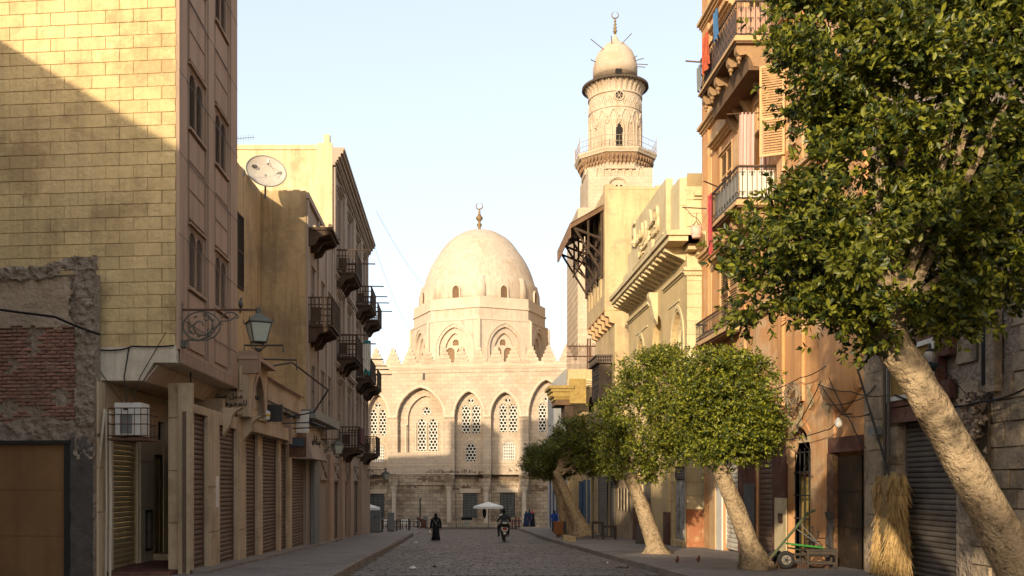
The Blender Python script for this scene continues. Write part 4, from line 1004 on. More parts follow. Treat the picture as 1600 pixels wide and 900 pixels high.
# string course at spring level on the piers, inscription band, cornice
edges = [UL0] + [x for h in H for x in (h[0], h[1])] + [UR0]
for a, b in zip(edges[::2], edges[1::2]):
    if b - a > .3:
        mb = MB(FM); moulding(mb, a, b, zsp - .15, ((.1, .10), (.16, .22), (.1, .12))); mb.build('string_course', m_trim, MQ)
zi0, zi1 = mz(740, 739), mz(740, 727)
for k, (a, b) in enumerate([(edges[0], H[0][0])] + [(H[j][1], H[j + 1][0]) for j in range(4)] + [(H[j][0], H[j][1]) for j in (0, 2, 3, 4)] + [(H[1][0], H[1][1])] + [(H[4][1], UR0)]):
    inb = k in (5, 6, 7, 8); w = -D if inb else 0
    mb = MB(FM); mb.box(a + .02, b - .02, w, w + .04, zi0 - .1, zi0); mb.box(a + .02, b - .02, w, w + .04, zi1, zi1 + .1)
    mb.build('inscription_border', m_trim, MQ)
    mb = MB(FM); r = random.Random(k); u = a + .1
    while u < b - .15:
        h_ = r.uniform(.3, .95) * (zi1 - zi0 - .05); mb.box(u, u + .05, w, w + .035, zi0 + .03, zi0 + .03 + h_)
        if r.random() < .6: mb.box(u + .05, u + r.uniform(.1, .25), w, w + .033, zi0 + .05 + r.random() * .4, zi0 + .12 + r.random() * .4)
        u += r.uniform(.1, .22)
    stuff(mb.build('carved_inscription', m_trim, MQ))
mb = MB(FM); moulding(mb, UL0, UR0, ztop - .05, ((.12, .05), (.14, .12), (.12, .18))); mb.build('cornice', m_trim, MQ)
# lower ledges, eroded
for pyy, ww in ((742, .10), (757, .14), (766, .08)):
    for j, (a, b) in enumerate(zip(edges[::2], edges[1::2])):
        zz = mz(740, pyy); MB(FM).box(a, b, 0, ww, zz - .09, zz + .02).build('ledge', m_stonel, MQ)
    zz = mz(740, pyy); MB(FM).box(H[1][0] - .02, H[1][1] + .02, 0, ww, zz - .085, zz + .015).build('ledge', m_stonel, MQ)
m_ero = M('eroded_dark_stone', (.20, .14, .09), (.12, .08, .05), 1.2, bump=1.0, bscale=5, dist=.1)
e_ = [UL0] + [x for h in (H[0], H[2], H[3], H[4]) for x in (h[0], h[1])] + [UR0]
def nzz(u, z, s=1., sd=3): return noise.noise(Vector((u * s, z * s, sd)))
for j, (a, b) in enumerate(zip(e_, e_[1:])):
    w = .03 if j % 2 == 0 else -D + .03
    za, zb_ = mz(740, 768), mz(740, 731)
    zc_ = (za + zb_) / 2
    nu, nz2_ = int((b - a) / .22) + 1, 14; V = []; Fs = []
    for q in range(nz2_ + 1):
        for i in range(nu + 1):
            u = a + (b - a) * i / nu; z = za + (zb_ - za) * q / nz2_; V.append((u, w + .06 * nzz(u, z, 2.5), z))
    for q in range(nz2_):
        for i in range(nu):
            u = a + (b - a) * (i + .5) / nu; z = za + (zb_ - za) * (q + .5) / nz2_
            if nzz(u * .35, z * 1.6, 1.0, 8) + .35 * nzz(u, z, 2.2, 4) - 1.1 * ((z - zc_) / (zb_ - za)) ** 2 * 1.6 > .07: i0 = q * (nu + 1) + i; Fs.append((i0, i0 + 1, i0 + nu + 2, i0 + nu + 1))
    if Fs: mb = MB(FM); mb.add(V, Fs); stuff(mb.build('eroded_crust', m_ero, MQ, smooth=True))
# engaged columns
for px in (616, 702, 760, 819, 890):
    u = mx(px); zc = mz(px, 762)
    c = MB(FM).lathe(u, .12, [(.36, gz0), (.36, gz0 + .5), (.27, gz0 + .6), (.25, zc - .5), (.28, zc - .45), (.42, zc - .05), (.44, zc + .05), (.44, zc + .15)], 12).build('column', m_trim, MQ, smooth=False)
    MB(FM).box(u - .5, u + .5, 0, .5, zc + .15, zc + .95).build('impost', m_stonel, MQ)
MB(FM).box(UL0, UR0, 0, .5, gz0, gz0 + .75).build('plinth', m_stonel, MQ)
# crenellations
sp_ = (mx(832) - mx(614)) / 8.08; u = mx(614) - sp_ * 5; n = 0
mh = 2.0
prof = []
steps = 5; hw = sp_ * .49
for k in range(steps): 
    prof += [(hw * (1 - k / (steps + .3)), k * mh / steps), (hw * (1 - k / (steps + .3)) + .05, (k + .62) * mh / steps)]
poly = [(-a, z) for a, z in prof] + [(0, mh + .15)] + [(a, z) for a, z in prof[::-1]]
f0 = Fr((0, 0, 0), FM.u, FM.n)
mb = MB(f0); mb.prism(poly, -.35, 0.0)
for q in range(9): mb.prism([(-.16 + (q % 3) * .3 - .22, .25 + (q // 3) * .5), (-.0 + (q % 3) * .3 - .22, .4 + (q // 3) * .5), (.12 + (q % 3) * .3 - .22, .2 + (q // 3) * .5)], 0, .05) if abs((q % 3) * .3 - .3) < hw * (1 - (.5 + (q // 3) * .5) / mh) else None
me = bpy.data.meshes.new('merlon'); me.from_pydata([tuple(v) for v in mb.v], [], mb.f); me.materials.append(m_stone)
while u < UR0 - 1: piece('merlon', me, FM.P(u, .05, ztop + .32), MQ); u += sp_
MB(FM).box(mx(660.5), mx(664), .02, .05, mz(660, 594), mz(660, 583)).build('rain_spout', m_iron, MQ)

# ---------------------------------------------------------------- dome on octagonal drum
YD = 119.0; k = F / YD
DM = thing('dome', 'large pale egg-shaped dome on an octagonal drum with a crescent finial', 'dome', (43 / k, YD, 12))
cu = (749 - CX) / k
def dz(py): return EYE + (HY - py) / k
def dzf(py): return EYE + (HY - py) * (YD - 7.6) / F
def octa(r): return [(cu + r * math.cos(a0), YD + r * math.sin(a0)) for a0 in [R(-91.6 + 45 * i) for i in range(8)]]
Rl, Ru = 106.5 / k, 102.6 / k
def ringp(R0, z0, z1): return MB().hprism(octa(R0), z0, z1)
z_a, z_b, z_c, z_d = 10.0, dzf(500), dzf(481), dzf(463.5)
O = octa(Rl)
for i in range(8):
    p, q = Vector((*O[i], 0)), Vector((*O[(i + 1) % 8], 0)); u = (q - p).normalized(); n = Vector((u.y, -u.x, 0))
    if n.dot((p + q) / 2 - Vector((cu, YD, 0))) < 0: n = -n
    L_ = (q - p).length; f = Fr(p, u, n); c = L_ / 2
    hwA = L_ * .36
    zt_, zs_ = dzf(506), dzf(540)
    mb = MB(f); mb.wall(0, L_, z_a, z_b, [(c - hwA * .82, c + hwA * .82, z_a, zt_ - .3, zs_ - .1, 'p')], .3)
    fc = mb.build('drum_face', m_dome, DM)
    if n.y > .3: continue
    o_ = arch(c, hwA * 1.12, zs_ - .3, zt_ + .35, 8); i_ = arch(c, hwA * .97, zs_ - .3, zt_ + .1, 8)
    o_ = [(o_[0][0], z_a)] + o_ + [(o_[-1][0], z_a)]; i_ = [(i_[0][0], z_a)] + i_ + [(i_[-1][0], z_a)]
    MB(f).strip(o_, i_, 0, .1).build('arch_moulding', m_trim, DM)
    # inner second order + window
    hh = hwA * .82
    w2 = -.3; hw2 = hh * .68; zt2, zs2 = zt_ - .95, zs_ - .75
    lw = hw2 * .42
    zl1 = dzf(541); holes = [(c - hw2 * .95, c - hw2 * .95 + 2 * lw, z_a, zl1, zl1 - lw, 'r'), (c + hw2 * .95 - 2 * lw, c + hw2 * .95, z_a, zl1, zl1 - lw, 'r'), (c - .38, c + .38, dzf(538), dzf(528.5), dzf(533), 'r')]
    mb = MB(f); mb.wall(c - hh - .05, c + hh + .05, z_a, zt_, [(c - hw2, c + hw2, z_a, zt2, zs2, 'p')], .3, w=w2); mb.build('arch_order', m_dome, DM)
    mb = MB(f); mb.wall(c - hw2 - .05, c + hw2 + .05, z_a, zt2 + .05, holes, .22, w=w2 - .3); mb.build('window_wall', m_trim, DM)
    MB(f).quad((c - hw2, w2 - .45, z_a), (c + hw2, w2 - .45, z_a), (c + hw2, w2 - .45, zt2), (c - hw2, w2 - .45, zt2)).build('window_screen', M('brown_screen', (.25, .155, .085), bump=.6, bscale=8), DM)
ringp(Rl + .08, z_b, z_b + .18).build('drum_cornice', m_trim, DM)
ringp(Ru, z_b + .18, z_c).build('drum_band', m_dome, DM)
ringp(Ru + .16, z_c, z_c + .16).build('drum_cornice', m_trim, DM)
ringp(Ru + .02, z_c + .16, z_d).build('parapet', m_trim, DM)
for i in range(8):
    a, b = Vector((*octa(Rl + .1)[i], 0)), 0
    MB().tube([(a.x, a.y, z_a), (a.x, a.y, z_b)], .16, 8).build('corner_colonnette', m_trim, DM)
pr = [(91.5, 482), (90.5, 463), (89.5, 455), (86, 447), (82, 434), (73.5, 415), (61, 396), (47.5, 379), (29, 366.5), (14, 361.5), (6, 359.8), (0.001, 359)]
# smooth the profile with catmull-rom
P_ = [(a / k, dz(b)) for a, b in pr]; PP = []
for i in range(len(P_) - 1):
    p0 = P_[max(i - 1, 0)]; p1 = P_[i]; p2 = P_[i + 1]; p3 = P_[min(i + 2, len(P_) - 1)]
    for t in (0, .33, .66):
        PP.append(tuple(.5 * ((2 * p1[j]) + (-p0[j] + p2[j]) * t + (2 * p0[j] - 5 * p1[j] + 4 * p2[j] - p3[j]) * t * t + (-p0[j] + 3 * p1[j] - 3 * p2[j] + p3[j]) * t ** 3) for j in (0, 1)))
PP.append(P_[-1]); PP = [(max(a, .001), b) for a, b in PP]
MB().lathe(cu, YD, PP, 64).build('dome_shell', m_dome, DM, smooth=True)
for i in range(8):
    a = R(-91.6 + 45 * i + 1.6); r0 = 92.3 / k
    x, y = cu + (r0 - .55) * math.cos(a), YD + (r0 - .55) * math.sin(a)
    x2, y2 = cu + (r0 - 1.0) * math.cos(a), YD + (r0 - 1.0) * math.sin(a)
    zz = dzf(426); mb = MB()
    mb.tube([(x, y, z_d - .1), (x * .9 + x2 * .1, y * .9 + y2 * .1, (z_d + zz) / 2), (x * .6 + x2 * .4, y * .6 + y2 * .4, zz - .3), (x * .4 + x2 * .6, y * .4 + y2 * .6, zz)], [.78, .74, .6, .2], 12)
    mb.build('buttress', m_dome, DM, smooth=True)
    a = R(-91.6 + 45 * i - 22); r1 = 91.6 / k; f = Fr((cu + r1 * math.cos(a), YD + r1 * math.sin(a), 0), (-math.sin(a), math.cos(a), 0), (math.cos(a), math.sin(a), 0))
    zt3, zb3 = dzf(444), z_d + .0
    mb = MB(f); A1 = [(-.42, zb3)] + arch(0, .42, zt3 - .55, zt3, 5, 'r') + [(.42, zb3)]; mb.prism(A1, -.6, .03)
    w_ = mb.build('window', M('window_shade', (.17, .10, .055), bump=0), DM)
    o_ = [(-.58, zb3)] + arch(0, .58, zt3 - .55, zt3 + .16, 5, 'r') + [(.58, zb3)]
    MB(f).strip(o_, A1, -.5, .14).build('window_frame', m_trim, w_)
fin = [(.001, dz(360)), (.28, dz(359)), (.16, dz(356)), (.32, dz(352)), (.34, dz(350.5)), (.14, dz(348)), (.18, dz(346)), (.42, dz(342.5)), (.44, dz(340)), (.2, dz(336)), (.12, dz(333)), (.16, dz(331)), (.07, dz(328)), (.05, dz(326.5))]
m_fin = M('tarnished_brass', (.24, .16, .07), rough=.5, metal=.3, bump=0)
MB().lathe(cu, YD, fin, 12).build('finial', m_fin, DM, smooth=True)
def crescent(cx_, cy_, cz_, r, t):
    pts = [(cx_ + r * math.sin(a), cy_, cz_ - r * math.cos(a)) for a in [math.pi * 2 * (i / 24) + math.pi for i in range(1, 24)]]
    rr = [t * (.25 + .75 * math.sin(math.pi * i / 22)) for i in range(23)]
    return MB().tube(pts, rr, 6)
crescent(cu, YD, dz(322), .40, .085).build('crescent', m_fin, DM, smooth=True)

# ---------------------------------------------------------------- minaret
YM = 115.0; k = F / YM; cx = (961 - CX) / k
def nz2(py): return EYE + (HY - py) * (YM - 3.7) / F
def nz3(py): return EYE + (HY - py) / k
MN = thing('minaret', 'tall stone minaret with square shaft, railed balcony and carved round upper stage', 'minaret', (cx, YM, 0))
m_mst = M('minaret_stone', (0.50, 0.40, 0.29), (0.43, 0.335, 0.235), 0.4, bump=.35, bscale=4, stain=(.36, .25, .15), samt=.3, sscale=.4)
add_brick(m_mst, .8, .4, axis='xz', c=.78, mortar=.02, amt=.2, bump=.4)
m_mround = M('minaret_render', (0.50, 0.395, 0.29), (0.43, 0.33, 0.235), 0.5, bump=.4, bscale=4, stain=(.36, .25, .15), samt=.4, sscale=.5)
hwL = (961 - 894) / k; hwU = 48.5 / k
MB().box(cx - hwL, cx + hwL - .4, YM - hwL, YM + hwL, -3, nz2(330)).build('lower_shaft', m_mst, MN)
fM = Fr((cx, YM - hwU, 0), (1, 0, 0), (0, -1, 0)); z1 = nz2(262); z0 = nz2(332)
mb = MB(fM)
zn0, zn1 = nz2(276), nz2(260)
nich = []
for i in range(7):
    a = -hwU + .9 + i * (2 * hwU - 1.8) / 7; wN = (2 * hwU - 1.8) / 7 * .72
    nich.append((a + .08, a + .08 + wN, zn0, zn1, zn1 - .75, 'p'))
wz0, wz1 = nz2(298), nz2(279)
win = (-.35 - .95, -.35 + .95 + .1, wz0 - .6, wz1 + .0, wz1 - .9, 'r')
mb.wall(-hwU, hwU, z0, z1, nich + [win], .16); mb.build('shaft_front', m_mst, MN)
MB().box(cx - hwU, cx + hwU, YM - hwU + .165, YM + hwU, z0, z1).build('upper_shaft', m_mst, MN)
o_ = arch(-.3, 1.42, wz1 - .9, wz1 + .45, 8, 'r'); i_ = arch(-.3, 1.08, wz1 - .9, wz1 + .1, 8, 'r'); MB(fM).strip(o_, i_, 0, .1).build('arch_moulding', m_mst, MN)
for s in (-.58, -.05): MB(fM).prism([(s - .0, nz2(297)), (s + .32, nz2(297))] + arch(s + .16, .16, nz2(291), nz2(288), 4, 'r')[::-1], -.16, -.13).build('lancet', m_dark, MN)
def oct2(r, c=(cx, YM)): return [(c[0] + r * math.cos(R(22.5 + 45 * i)), c[1] + r * math.sin(R(22.5 + 45 * i))) for i in range(8)]
def frustum(mb, r0, z0, r1, z1):
    a, b = oct2(r0), oct2(r1); mb.add([(x, y, z0) for x, y in a] + [(x, y, z1) for x, y in b], [tuple(range(8)), tuple(range(8, 16))] + [(i, (i + 1) % 8, 8 + (i + 1) % 8, 8 + i) for i in range(8)])
cc = 1 / math.cos(R(22.5))
mb = MB(); frustum(mb, 50 / k * cc, nz2(264), 50 / k * cc, nz2(254)); mb.build('corbel_base', m_mst, MN)
m_corb = M('brown_carved_corbel', (.30, .19, .11), (.20, .12, .065), 2, bump=.6, bscale=8)
mb = MB(); frustum(mb, 50 / k * cc, nz2(254), 57 / k * cc, nz2(240)); mb.build('corbel', m_corb, MN)
mb = MB(); 
for lev in range(2):
    for i in range(56):
        a = 2 * math.pi * i / 56; r = (51.5 + lev * 3.2) / k * cc * (.955); rr = r + .06
        x, y = cx + rr * math.cos(a), YM + rr * math.sin(a); z = nz2(252 - lev * 7); mb.lathe(x, y, [(.02, z - .35), (.16, z), (.16, z + .12)], 5)
stuff(mb.build('stalactites', m_corb, MN))
mb = MB(); frustum(mb, 58.5 / k * cc, nz2(240), 60 / k * cc, nz2(235.5)); frustum(mb, 60.5 / k * cc, nz2(235.4), 60.5 / k * cc, nz2(232.5)); mb.build('balcony_floor', m_mst, MN)
ov = oct2(59 / k * cc); mb = MB()
zf, zr = nz2(232.5), nz2(214)
for i in range(8):
    a, b = Vector((*ov[i], 0)), Vector((*ov[(i + 1) % 8], 0))
    mb.tube([(a.x, a.y, zf), (a.x, a.y, zr + .5)], .05, 5)
    for z in (zf + .15, (zf + zr) / 2, zr): mb.tube([(a.x, a.y, z), (b.x, b.y, z)], .028, 4)
    for j in range(1, 7):
        c = a.lerp(b, j / 7); mb.tube([(c.x, c.y, zf), (c.x, c.y, zr)], .02, 4)
mb.build('railing', M('weathered_railing', (.40, .30, .2), bump=0), MN)
# round stage
rc = 40.2 / k
prof = [(rc + .1, zf), (rc + .1, zf + .4), (rc, zf + .5), (rc, nz2(163)), (rc + .1, nz2(162.4)), (rc + .1, nz2(160.6)), (rc, nz2(160)), (rc, nz2(139)), (rc + .14, nz2(138.4)), (rc + .14, nz2(136.4)), (rc - .05, nz2(136))]
MB().lathe(cx, YM, prof, 48).build('round_stage', m_mround, MN)
# interlaced arches and niches in relief
def cyl(a, z, r): return (cx + r * math.cos(a), YM + r * math.sin(a), z)
mb = MB(); NN = 14
for tier, (zs_, zt_) in enumerate(((nz2(203), nz2(176)), (nz2(176), nz2(166)))):
    for i in range(NN):
        a0 = R(-90) + 2 * math.pi * (i + (.5 if tier else 0)) / NN; wA = math.pi / NN
        for side in (-1, 1):
            if tier == 0: P0 = [(a0 + side * wA * .72, zs_ - 2.6)] + [(a0 + side * wA * .72 * (1 - (j / 6) ** 1.5), zs_ + (zt_ - zs_) * math.sin(j / 6 * math.pi / 2)) for j in range(7)]
            else: P0 = [(a0 + side * wA * (1.0 - j / 6), zs_ - .9 + (zt_ - zs_ + .9) * math.sin(j / 6 * math.pi / 2)) for j in range(7)]
            mb.tube([cyl(a, z, rc + .03) for a, z in P0], .115, 5)
stuff(mb.build('relief_arches', m_mround, MN))
mb = MB()
for i in range(26):
    a0 = 2 * math.pi * i / 26
    for q in ((-.1, .25), (.1, -.2), (0, 0)): mb.tube([cyl(a0 + q[0] * .6, nz2(152) + q[1] - .3, rc + .02), cyl(a0 + q[0] * .6 + .06, nz2(148) + q[1], rc + .02)], .06, 4)
stuff(mb.build('carved_band', m_mround, MN))
fD = Fr((cx - .05, YM - rc - .02, 0), (1, 0, 0), (0, -1, 0))
MB(fD).prism([(-.36, zf + .1), (.36, zf + .1)] + [(.36, nz2(204)), (.5, nz2(200)), (.36, nz2(196)), (.2, nz2(195)), (.22, nz2(192)), (0, nz2(189)), (-.22, nz2(192)), (-.2, nz2(195)), (-.36, nz2(196)), (-.5, nz2(200)), (-.36, nz2(204))], -.3, .04).build('doorway', m_dark, MN)
mb = MB(fD); zc = nz2(145.5)
o_ = [(.62 * math.cos(i * math.pi / 8), zc + .62 * math.sin(i * math.pi / 8)) for i in range(17)]; i_ = [(.46 * math.cos(i * math.pi / 8), zc + .46 * math.sin(i * math.pi / 8)) for i in range(17)]; mb.strip(o_, i_, -.1, .1)
for q in range(6): mb.tube([(0, .05, zc), (.46 * math.cos(q * math.pi / 3), .05, zc + .46 * math.sin(q * math.pi / 3))], .04, 4)
mb.build('round_window', m_mround, MN)
MB(fD).prism(i_[:16], -.1, .03).build('round_window_pane', m_dark, MN)
# fluted flare
prof = []; 
for i in range(9):
    t = i / 8; prof.append(((39.5 + 9.5 * t ** 2.2) / k, nz2(136 - 18 * t)))
mb = MB(); n = 120; V = []; Fs = []
for r, z in prof:
    for j in range(n): 
        a = 2 * math.pi * j / n; rr = r * (1 + (.022 if (j // 2) % 2 else -.012)); V.append((cx + rr * math.cos(a), YM + rr * math.sin(a), z))
for i in range(8):
    for j in range(n): Fs.append((i * n + j, i * n + (j + 1) % n, (i + 1) * n + (j + 1) % n, (i + 1) * n + j))
mb.add(V, Fs); mb.build('fluted_cornice', m_mround, MN)
m_eave = M('dark_eave_board', (.09, .065, .045), bump=.3)
MB().lathe(cx, YM, [(40 / k, nz2(119)), (51.2 / k, nz2(119.5)), (51.2 / k, nz2(116.5)), (34 / k, nz2(112.5))], 48).build('eave', m_eave, MN)
mb = MB()
for i in range(60):
    a = 2 * math.pi * i / 60; mb.tube([cyl(a, nz2(120.5), 44 / k), cyl(a, nz2(119.5), 51.5 / k)], .09, 4)
stuff(mb.build('eave_joists', m_eave, MN))
pr = [(34.2, 122), (34.5, 108), (33, 100), (30.5, 92), (27, 84), (21, 77), (15, 71), (8, 66.5), (5, 62), (2.5, 57), (1.2, 53), (.01, 52)]
MB().lathe(cx + 0 / k, YM, [(a / k, nz3(b)) for a, b in pr], 32).build('cap', m_mround, MN, smooth=True)
MB(Fr((cx, YM - 34.3 / k, 0), (1, 0, 0), (0, -1, 0))).box(-.35, .35, -.4, .04, nz2(109), nz2(101)).build('cap_window', m_dark, MN)
fin = [(.12, nz3(54)), (.2, nz3(50)), (.28, nz3(48)), (.1, nz3(46)), (.24, nz3(43.5)), (.09, nz3(41)), (.2, nz3(38.5)), (.08, nz3(36)), (.16, nz3(33)), (.05, nz3(30)), (.05, nz3(28))]
MB().lathe(cx, YM, fin, 10).build('finial', m_fin, MN, smooth=True)
crescent(cx, YM, nz3(23.5), .40, .08).build('crescent', m_fin, MN, smooth=True)
for (ax, ay, bx, by) in ((943, 77, 923, 61), (956, 70, 955, 56), (971, 69, 987, 52), (931, 97, 923, 93), (988, 93, 995, 87), (992, 95, 1006, 91), (994, 100, 1012, 101), (994, 104, 1008, 105), (936, 205, 929, 200), (981, 205, 985, 200)):
    p, q = W3(ax, ay, YM - 1.5), W3(bx, by, YM - 2.2); MB().tube([tuple(p), tuple(q)], .05, 5).build('scaffold_pole', m_bwood, MN)
# ================================================================ RIGHT: far houses near the square
E1 = thing('grey_house', 'pale grey house wall with narrow windows and blue doors at the far right end', 'building', (9.5, 80, G(80)))
m_pgrey = M('pale_grey_plaster', (.50, .47, .41), (.42, .39, .34), .5, bump=.15, streak=.3)
m_bdoor = M('blue_door_paint', (.05, .10, .17), (.04, .075, .12), 3, bump=.2)
F8 = Fr((8.8, 0, 0), (0, 1, 0), (-1, 0, 0))
hs = [(75 + i * 1.9, 75.7 + i * 1.9, 4.2, 6.0) for i in range(6)]
MB(F8).wall(73.8, 88, -3, 10.4, hs, .2).build('front_wall', m_pgrey, E1)
MB().box(9.05, 16, 73.9, 88, -3, 10.3).build('core_wall', m_pgrey, E1)
for h in hs: MB(F8).box(h[0], h[1], -.19, -.15, h[2], h[3]).build('window', m_glass, E1)
for i in range(5): 
    d = MB(F8).box(74.4 + i * 2.6, 75.4 + i * 2.6, 0, .06, G(80) + .1, 2.2).build('door', m_bdoor, E1)
    MB(F8).box(75.45 + i * 2.6, 76.0 + i * 2.6, 0, .12, G(80) + .1, 3.6).build('pilaster', m_pgrey, E1)
D2 = thing('stone_house', 'low sunlit stone house end wall with moulded cornice and a dark arched opening', 'building', (10, 69, G(69)))
FD2 = Fr((0, 72.0, 0), (1, 0, 0), (0, -1, 0))
def d2(px, py): return FD2.uv(px, py)
ax0, ax1 = d2(920, 0)[0], d2(929, 0)[0]
MB(FD2).wall(8.75, 16, -3, d2(900, 577)[1], [(ax0, ax1, d2(0, 650)[1], d2(0, 619)[1], d2(0, 630)[1], 'r')], .5).build('end_wall', m_sand, D2)
MB(FD2).box(ax0, ax1, -.6, -.5, d2(0, 650)[1], d2(0, 619)[1]).build('arch_backing', m_dark, D2)
MB().box(8.8, 16, 72.6, 73.75, -3, d2(900, 577)[1]).build('core_wall', m_sand, D2)
mb = MB(FD2); moulding(mb, d2(886, 0)[0], 13, d2(0, 602)[1], ((.15, .12), (.15, .25), (.12, .4))); mb.build('cornice', m_lemon, D2)
MB(FD2).box(d2(913, 0)[0], d2(918, 0)[0], 0, .3, d2(0, 606)[1], d2(0, 602)[1]).build('bracket', m_lemon, D2)
MB(F8).wall(63.9, 72, -3, 6.5, [(65, 66.4, 1.0, 4.2)], .3, w=-.9).build('street_wall', m_sand, D2)
MB(F8).box(65, 66.4, -1.2, -1.15, 1, 4.2).build('door', m_bdoor, D2)
for a in (67.2, 69.4): MB(F8).box(a, a + 1.2, -.89, -.84, -1.6, 1.8).build('door', m_bdoor, D2)
EV = thing('carved_canopy', 'gold painted carved wooden canopy projecting over the street at the far right', 'canopy', (8, 70, 6))
Fe = Fr((0, 70.0, 0), (1, 0, 0), (0, -1, 0))
def ev(px, py): return Fe.uv(px, py)
xa, xb = ev(858, 0)[0], ev(897, 0)[0]; z0, z1 = ev(0, 632)[1], ev(0, 602)[1]; h = z1 - z0
for i, (a, b, ins) in enumerate(((.84, 1.0, 0), (.68, .84, .16), (.42, .68, .3), (.26, .42, .42), (.0, .26, .5))):
    MB(Fe).box(xa + ins, xb, -3.5 + ins, -ins * .7, z0 + a * h + .004, z0 + b * h - .004).build('cornice_tier', m_gold if i < 4 else m_bwood, EV)
mb = MB(Fe)
for i in range(9): mb.box(xa + .5 + i * .16, xa + .58 + i * .16, -.3, -.2, z0 + .30 * h, z0 + .40 * h)
for i in range(14): mb.box(xa + .22, xa + .30, -.6 - i * .2, -.5 - i * .2, z0 + .48 * h, z0 + .62 * h)
mb.build('carved_blocks', m_gold, EV)
MB(Fe).box(xa + .55, xb, -3.3, -.5, z0 - .02, z0).build('soffit', m_dwood, EV)
MB(Fe).box(ev(884, 0)[0], xb, -3, -.5, ev(0, 660)[1], z0 - .02).build('bracket_post', m_dwood, EV)
MB(Fe).box(xb - .3, xb + .9, -.45, -.15, z0 + .1, z1 + .5).build('carved_end', m_gold, EV)
RF = thing('roof_railing', 'rusty vertical bar railing on the roof before the battlements, right end', 'railing', (11, 75, 10))
Fr_ = Fr((0, 75.0, 0), (1, 0, 0), (0, -1, 0)); mb = MB(Fr_)
a, b = Fr_.U(886), Fr_.U(932); z0, z1, zm_ = Fr_.Z(0, 577), Fr_.Z(0, 541), Fr_.Z(0, 557)
n = 24
for i in range(n + 1): mb.tube([(a + (b - a) * i / n, 0, z0 - 1.6), (a + (b - a) * i / n, 0, z1 + random.uniform(-.1, .25))], .022, 4)
mb.build('bars', m_rust, RF)
for z in (zm_, z1): MB(Fr_).tube([(a, .03, z), (b, .03, z)], .05, 4).build('rail', m_rust, RF)
for px in (918, 922): MB(Fr_).tube([(Fr_.U(px), .05, z0 - 1.6), (Fr_.U(px), .05, z1 + .6)], .07, 5).build('post', m_rust, RF)

# ================================================================ C: tall sand-coloured house with timber canopy
C = thing('sand_house', 'tall sand-coloured house with upper floor on corbels, slit windows and blank sunlit end wall', 'building', (11, 60, G(60)))
zt = EYE + 17.3; zc = EYE + 10.3
F90 = Fr((9.0, 0, 0), (0, 1, 0), (-1, 0, 0)); F96 = Fr((9.6, 0, 0), (0, 1, 0), (-1, 0, 0))
slits = [(57.6 + i * 1.25, 58.15 + i * 1.25, EYE + 11.2, EYE + 14.6) for i in range(5)]
MB(F90).wall(56.5, 64.0, zc, zt, slits, .25).build('upper_street_wall', m_sand, C)
for s in slits: MB(F90).box(s[0], s[1], -.25, -.2, s[2], s[3]).build('slit_window', m_bwood, C)
MB().box(9.26, 18, 56.52, 64.0, zc, zt).build('upper_wall', m_sand, C)
MB().quad((9.0, 56.51, zc), (9.27, 56.51, zc), (9.27, 56.51, zt), (9.0, 56.51, zt)).build('corner_edge', m_sand, C)
MB().box(9.6, 18, 56.56, 64.0, -3, zc).build('lower_wall', m_sand, C)
MB().box(9.0, 10.1, 56.5, 64, zc - .12, zc).build('floor_slab', m_tan, C)
for i in range(6):
    u = 56.75 + i * 1.35
    MB(F96).uprism([(0, zc - .12), (.58, zc - .12), (.58, zc - .45), (.35, zc - .5), (.3, zc - .8), (0, zc - .9)], u - .22, u + .22).build('corbel', m_tan, C)
mb = MB()
for i in range(16): a = 9.0 + i * .5; mb.box(a, a + .5, 56.5, 57.1, zt, zt + random.uniform(.05, .3))
mb.build('worn_coping', m_sand, C)
# ground floor stone details of C
for (pa, pb, ya, yb, m_, nm) in ((937, 950, 760, 836, m_rollg, 'r'), (955, 962, 745, 838, m_conc, 'b'), (902, 910, 752, 832, m_bdoor, 'b')):
    a, b = F96.U(pb), F96.U(pa)
    if nm == 'r': roller(C, F96, a, b, gz(a), F96.Z(pa, 735), m_, w=.06, pitch=.13, single=True)
    else: MB(F96).box(a, b, 0, .08, gz(a) - .2, F96.Z(pa, ya)).build('pilaster', m_, C)
for px in (925, 932): a = F96.U(px); MB(F96).box(a, a + .5, 0, .07, -2, 4.2).build('pilaster', m_sand, C)
# timber canopy on brackets
K = thing('timber_canopy', 'brown timber canopy with plank fascia and braced brackets high on the sand-coloured house', 'canopy', (9, 60, 16))
ze, zw = EYE + 15.4, EYE + 16.5
mbs = []
n = 12
for i in range(n):
    a = 56.9 + i * 7.0 / n; b = a + 7.0 / n - .03
    MB(F90).add([(a, 0, zw), (b, 0, zw), (b, 1.95, ze), (a, 1.95, ze), (a, 0, zw + .06), (b, 0, zw + .06), (b, 1.95, ze + .06), (a, 1.95, ze + .06)], [(0, 1, 2, 3), (4, 7, 6, 5), (0, 4, 5, 1), (1, 5, 6, 2), (2, 6, 7, 3), (3, 7, 4, 0)]).build('roof_board', m_bwood, K)
    dz_ = random.uniform(-.08, .05)
    MB(F90).box(a + .0, b, 1.95, 1.99, ze - .75 + dz_, ze + .05).build('fascia_board', M('faded_brown_wood', (.27, .16, .09), (.2, .11, .06), 2, bump=.3), K)
MB(F90).prism([(56.85, 0), (56.85, 0)], 0, 0) if False else None
MB(F90).uprism([(0, zw - .05), (1.95, ze - .05), (1.95, ze - .3), (0, zw - .3)], 56.82, 56.9).build('gable_board', m_bwood, K)
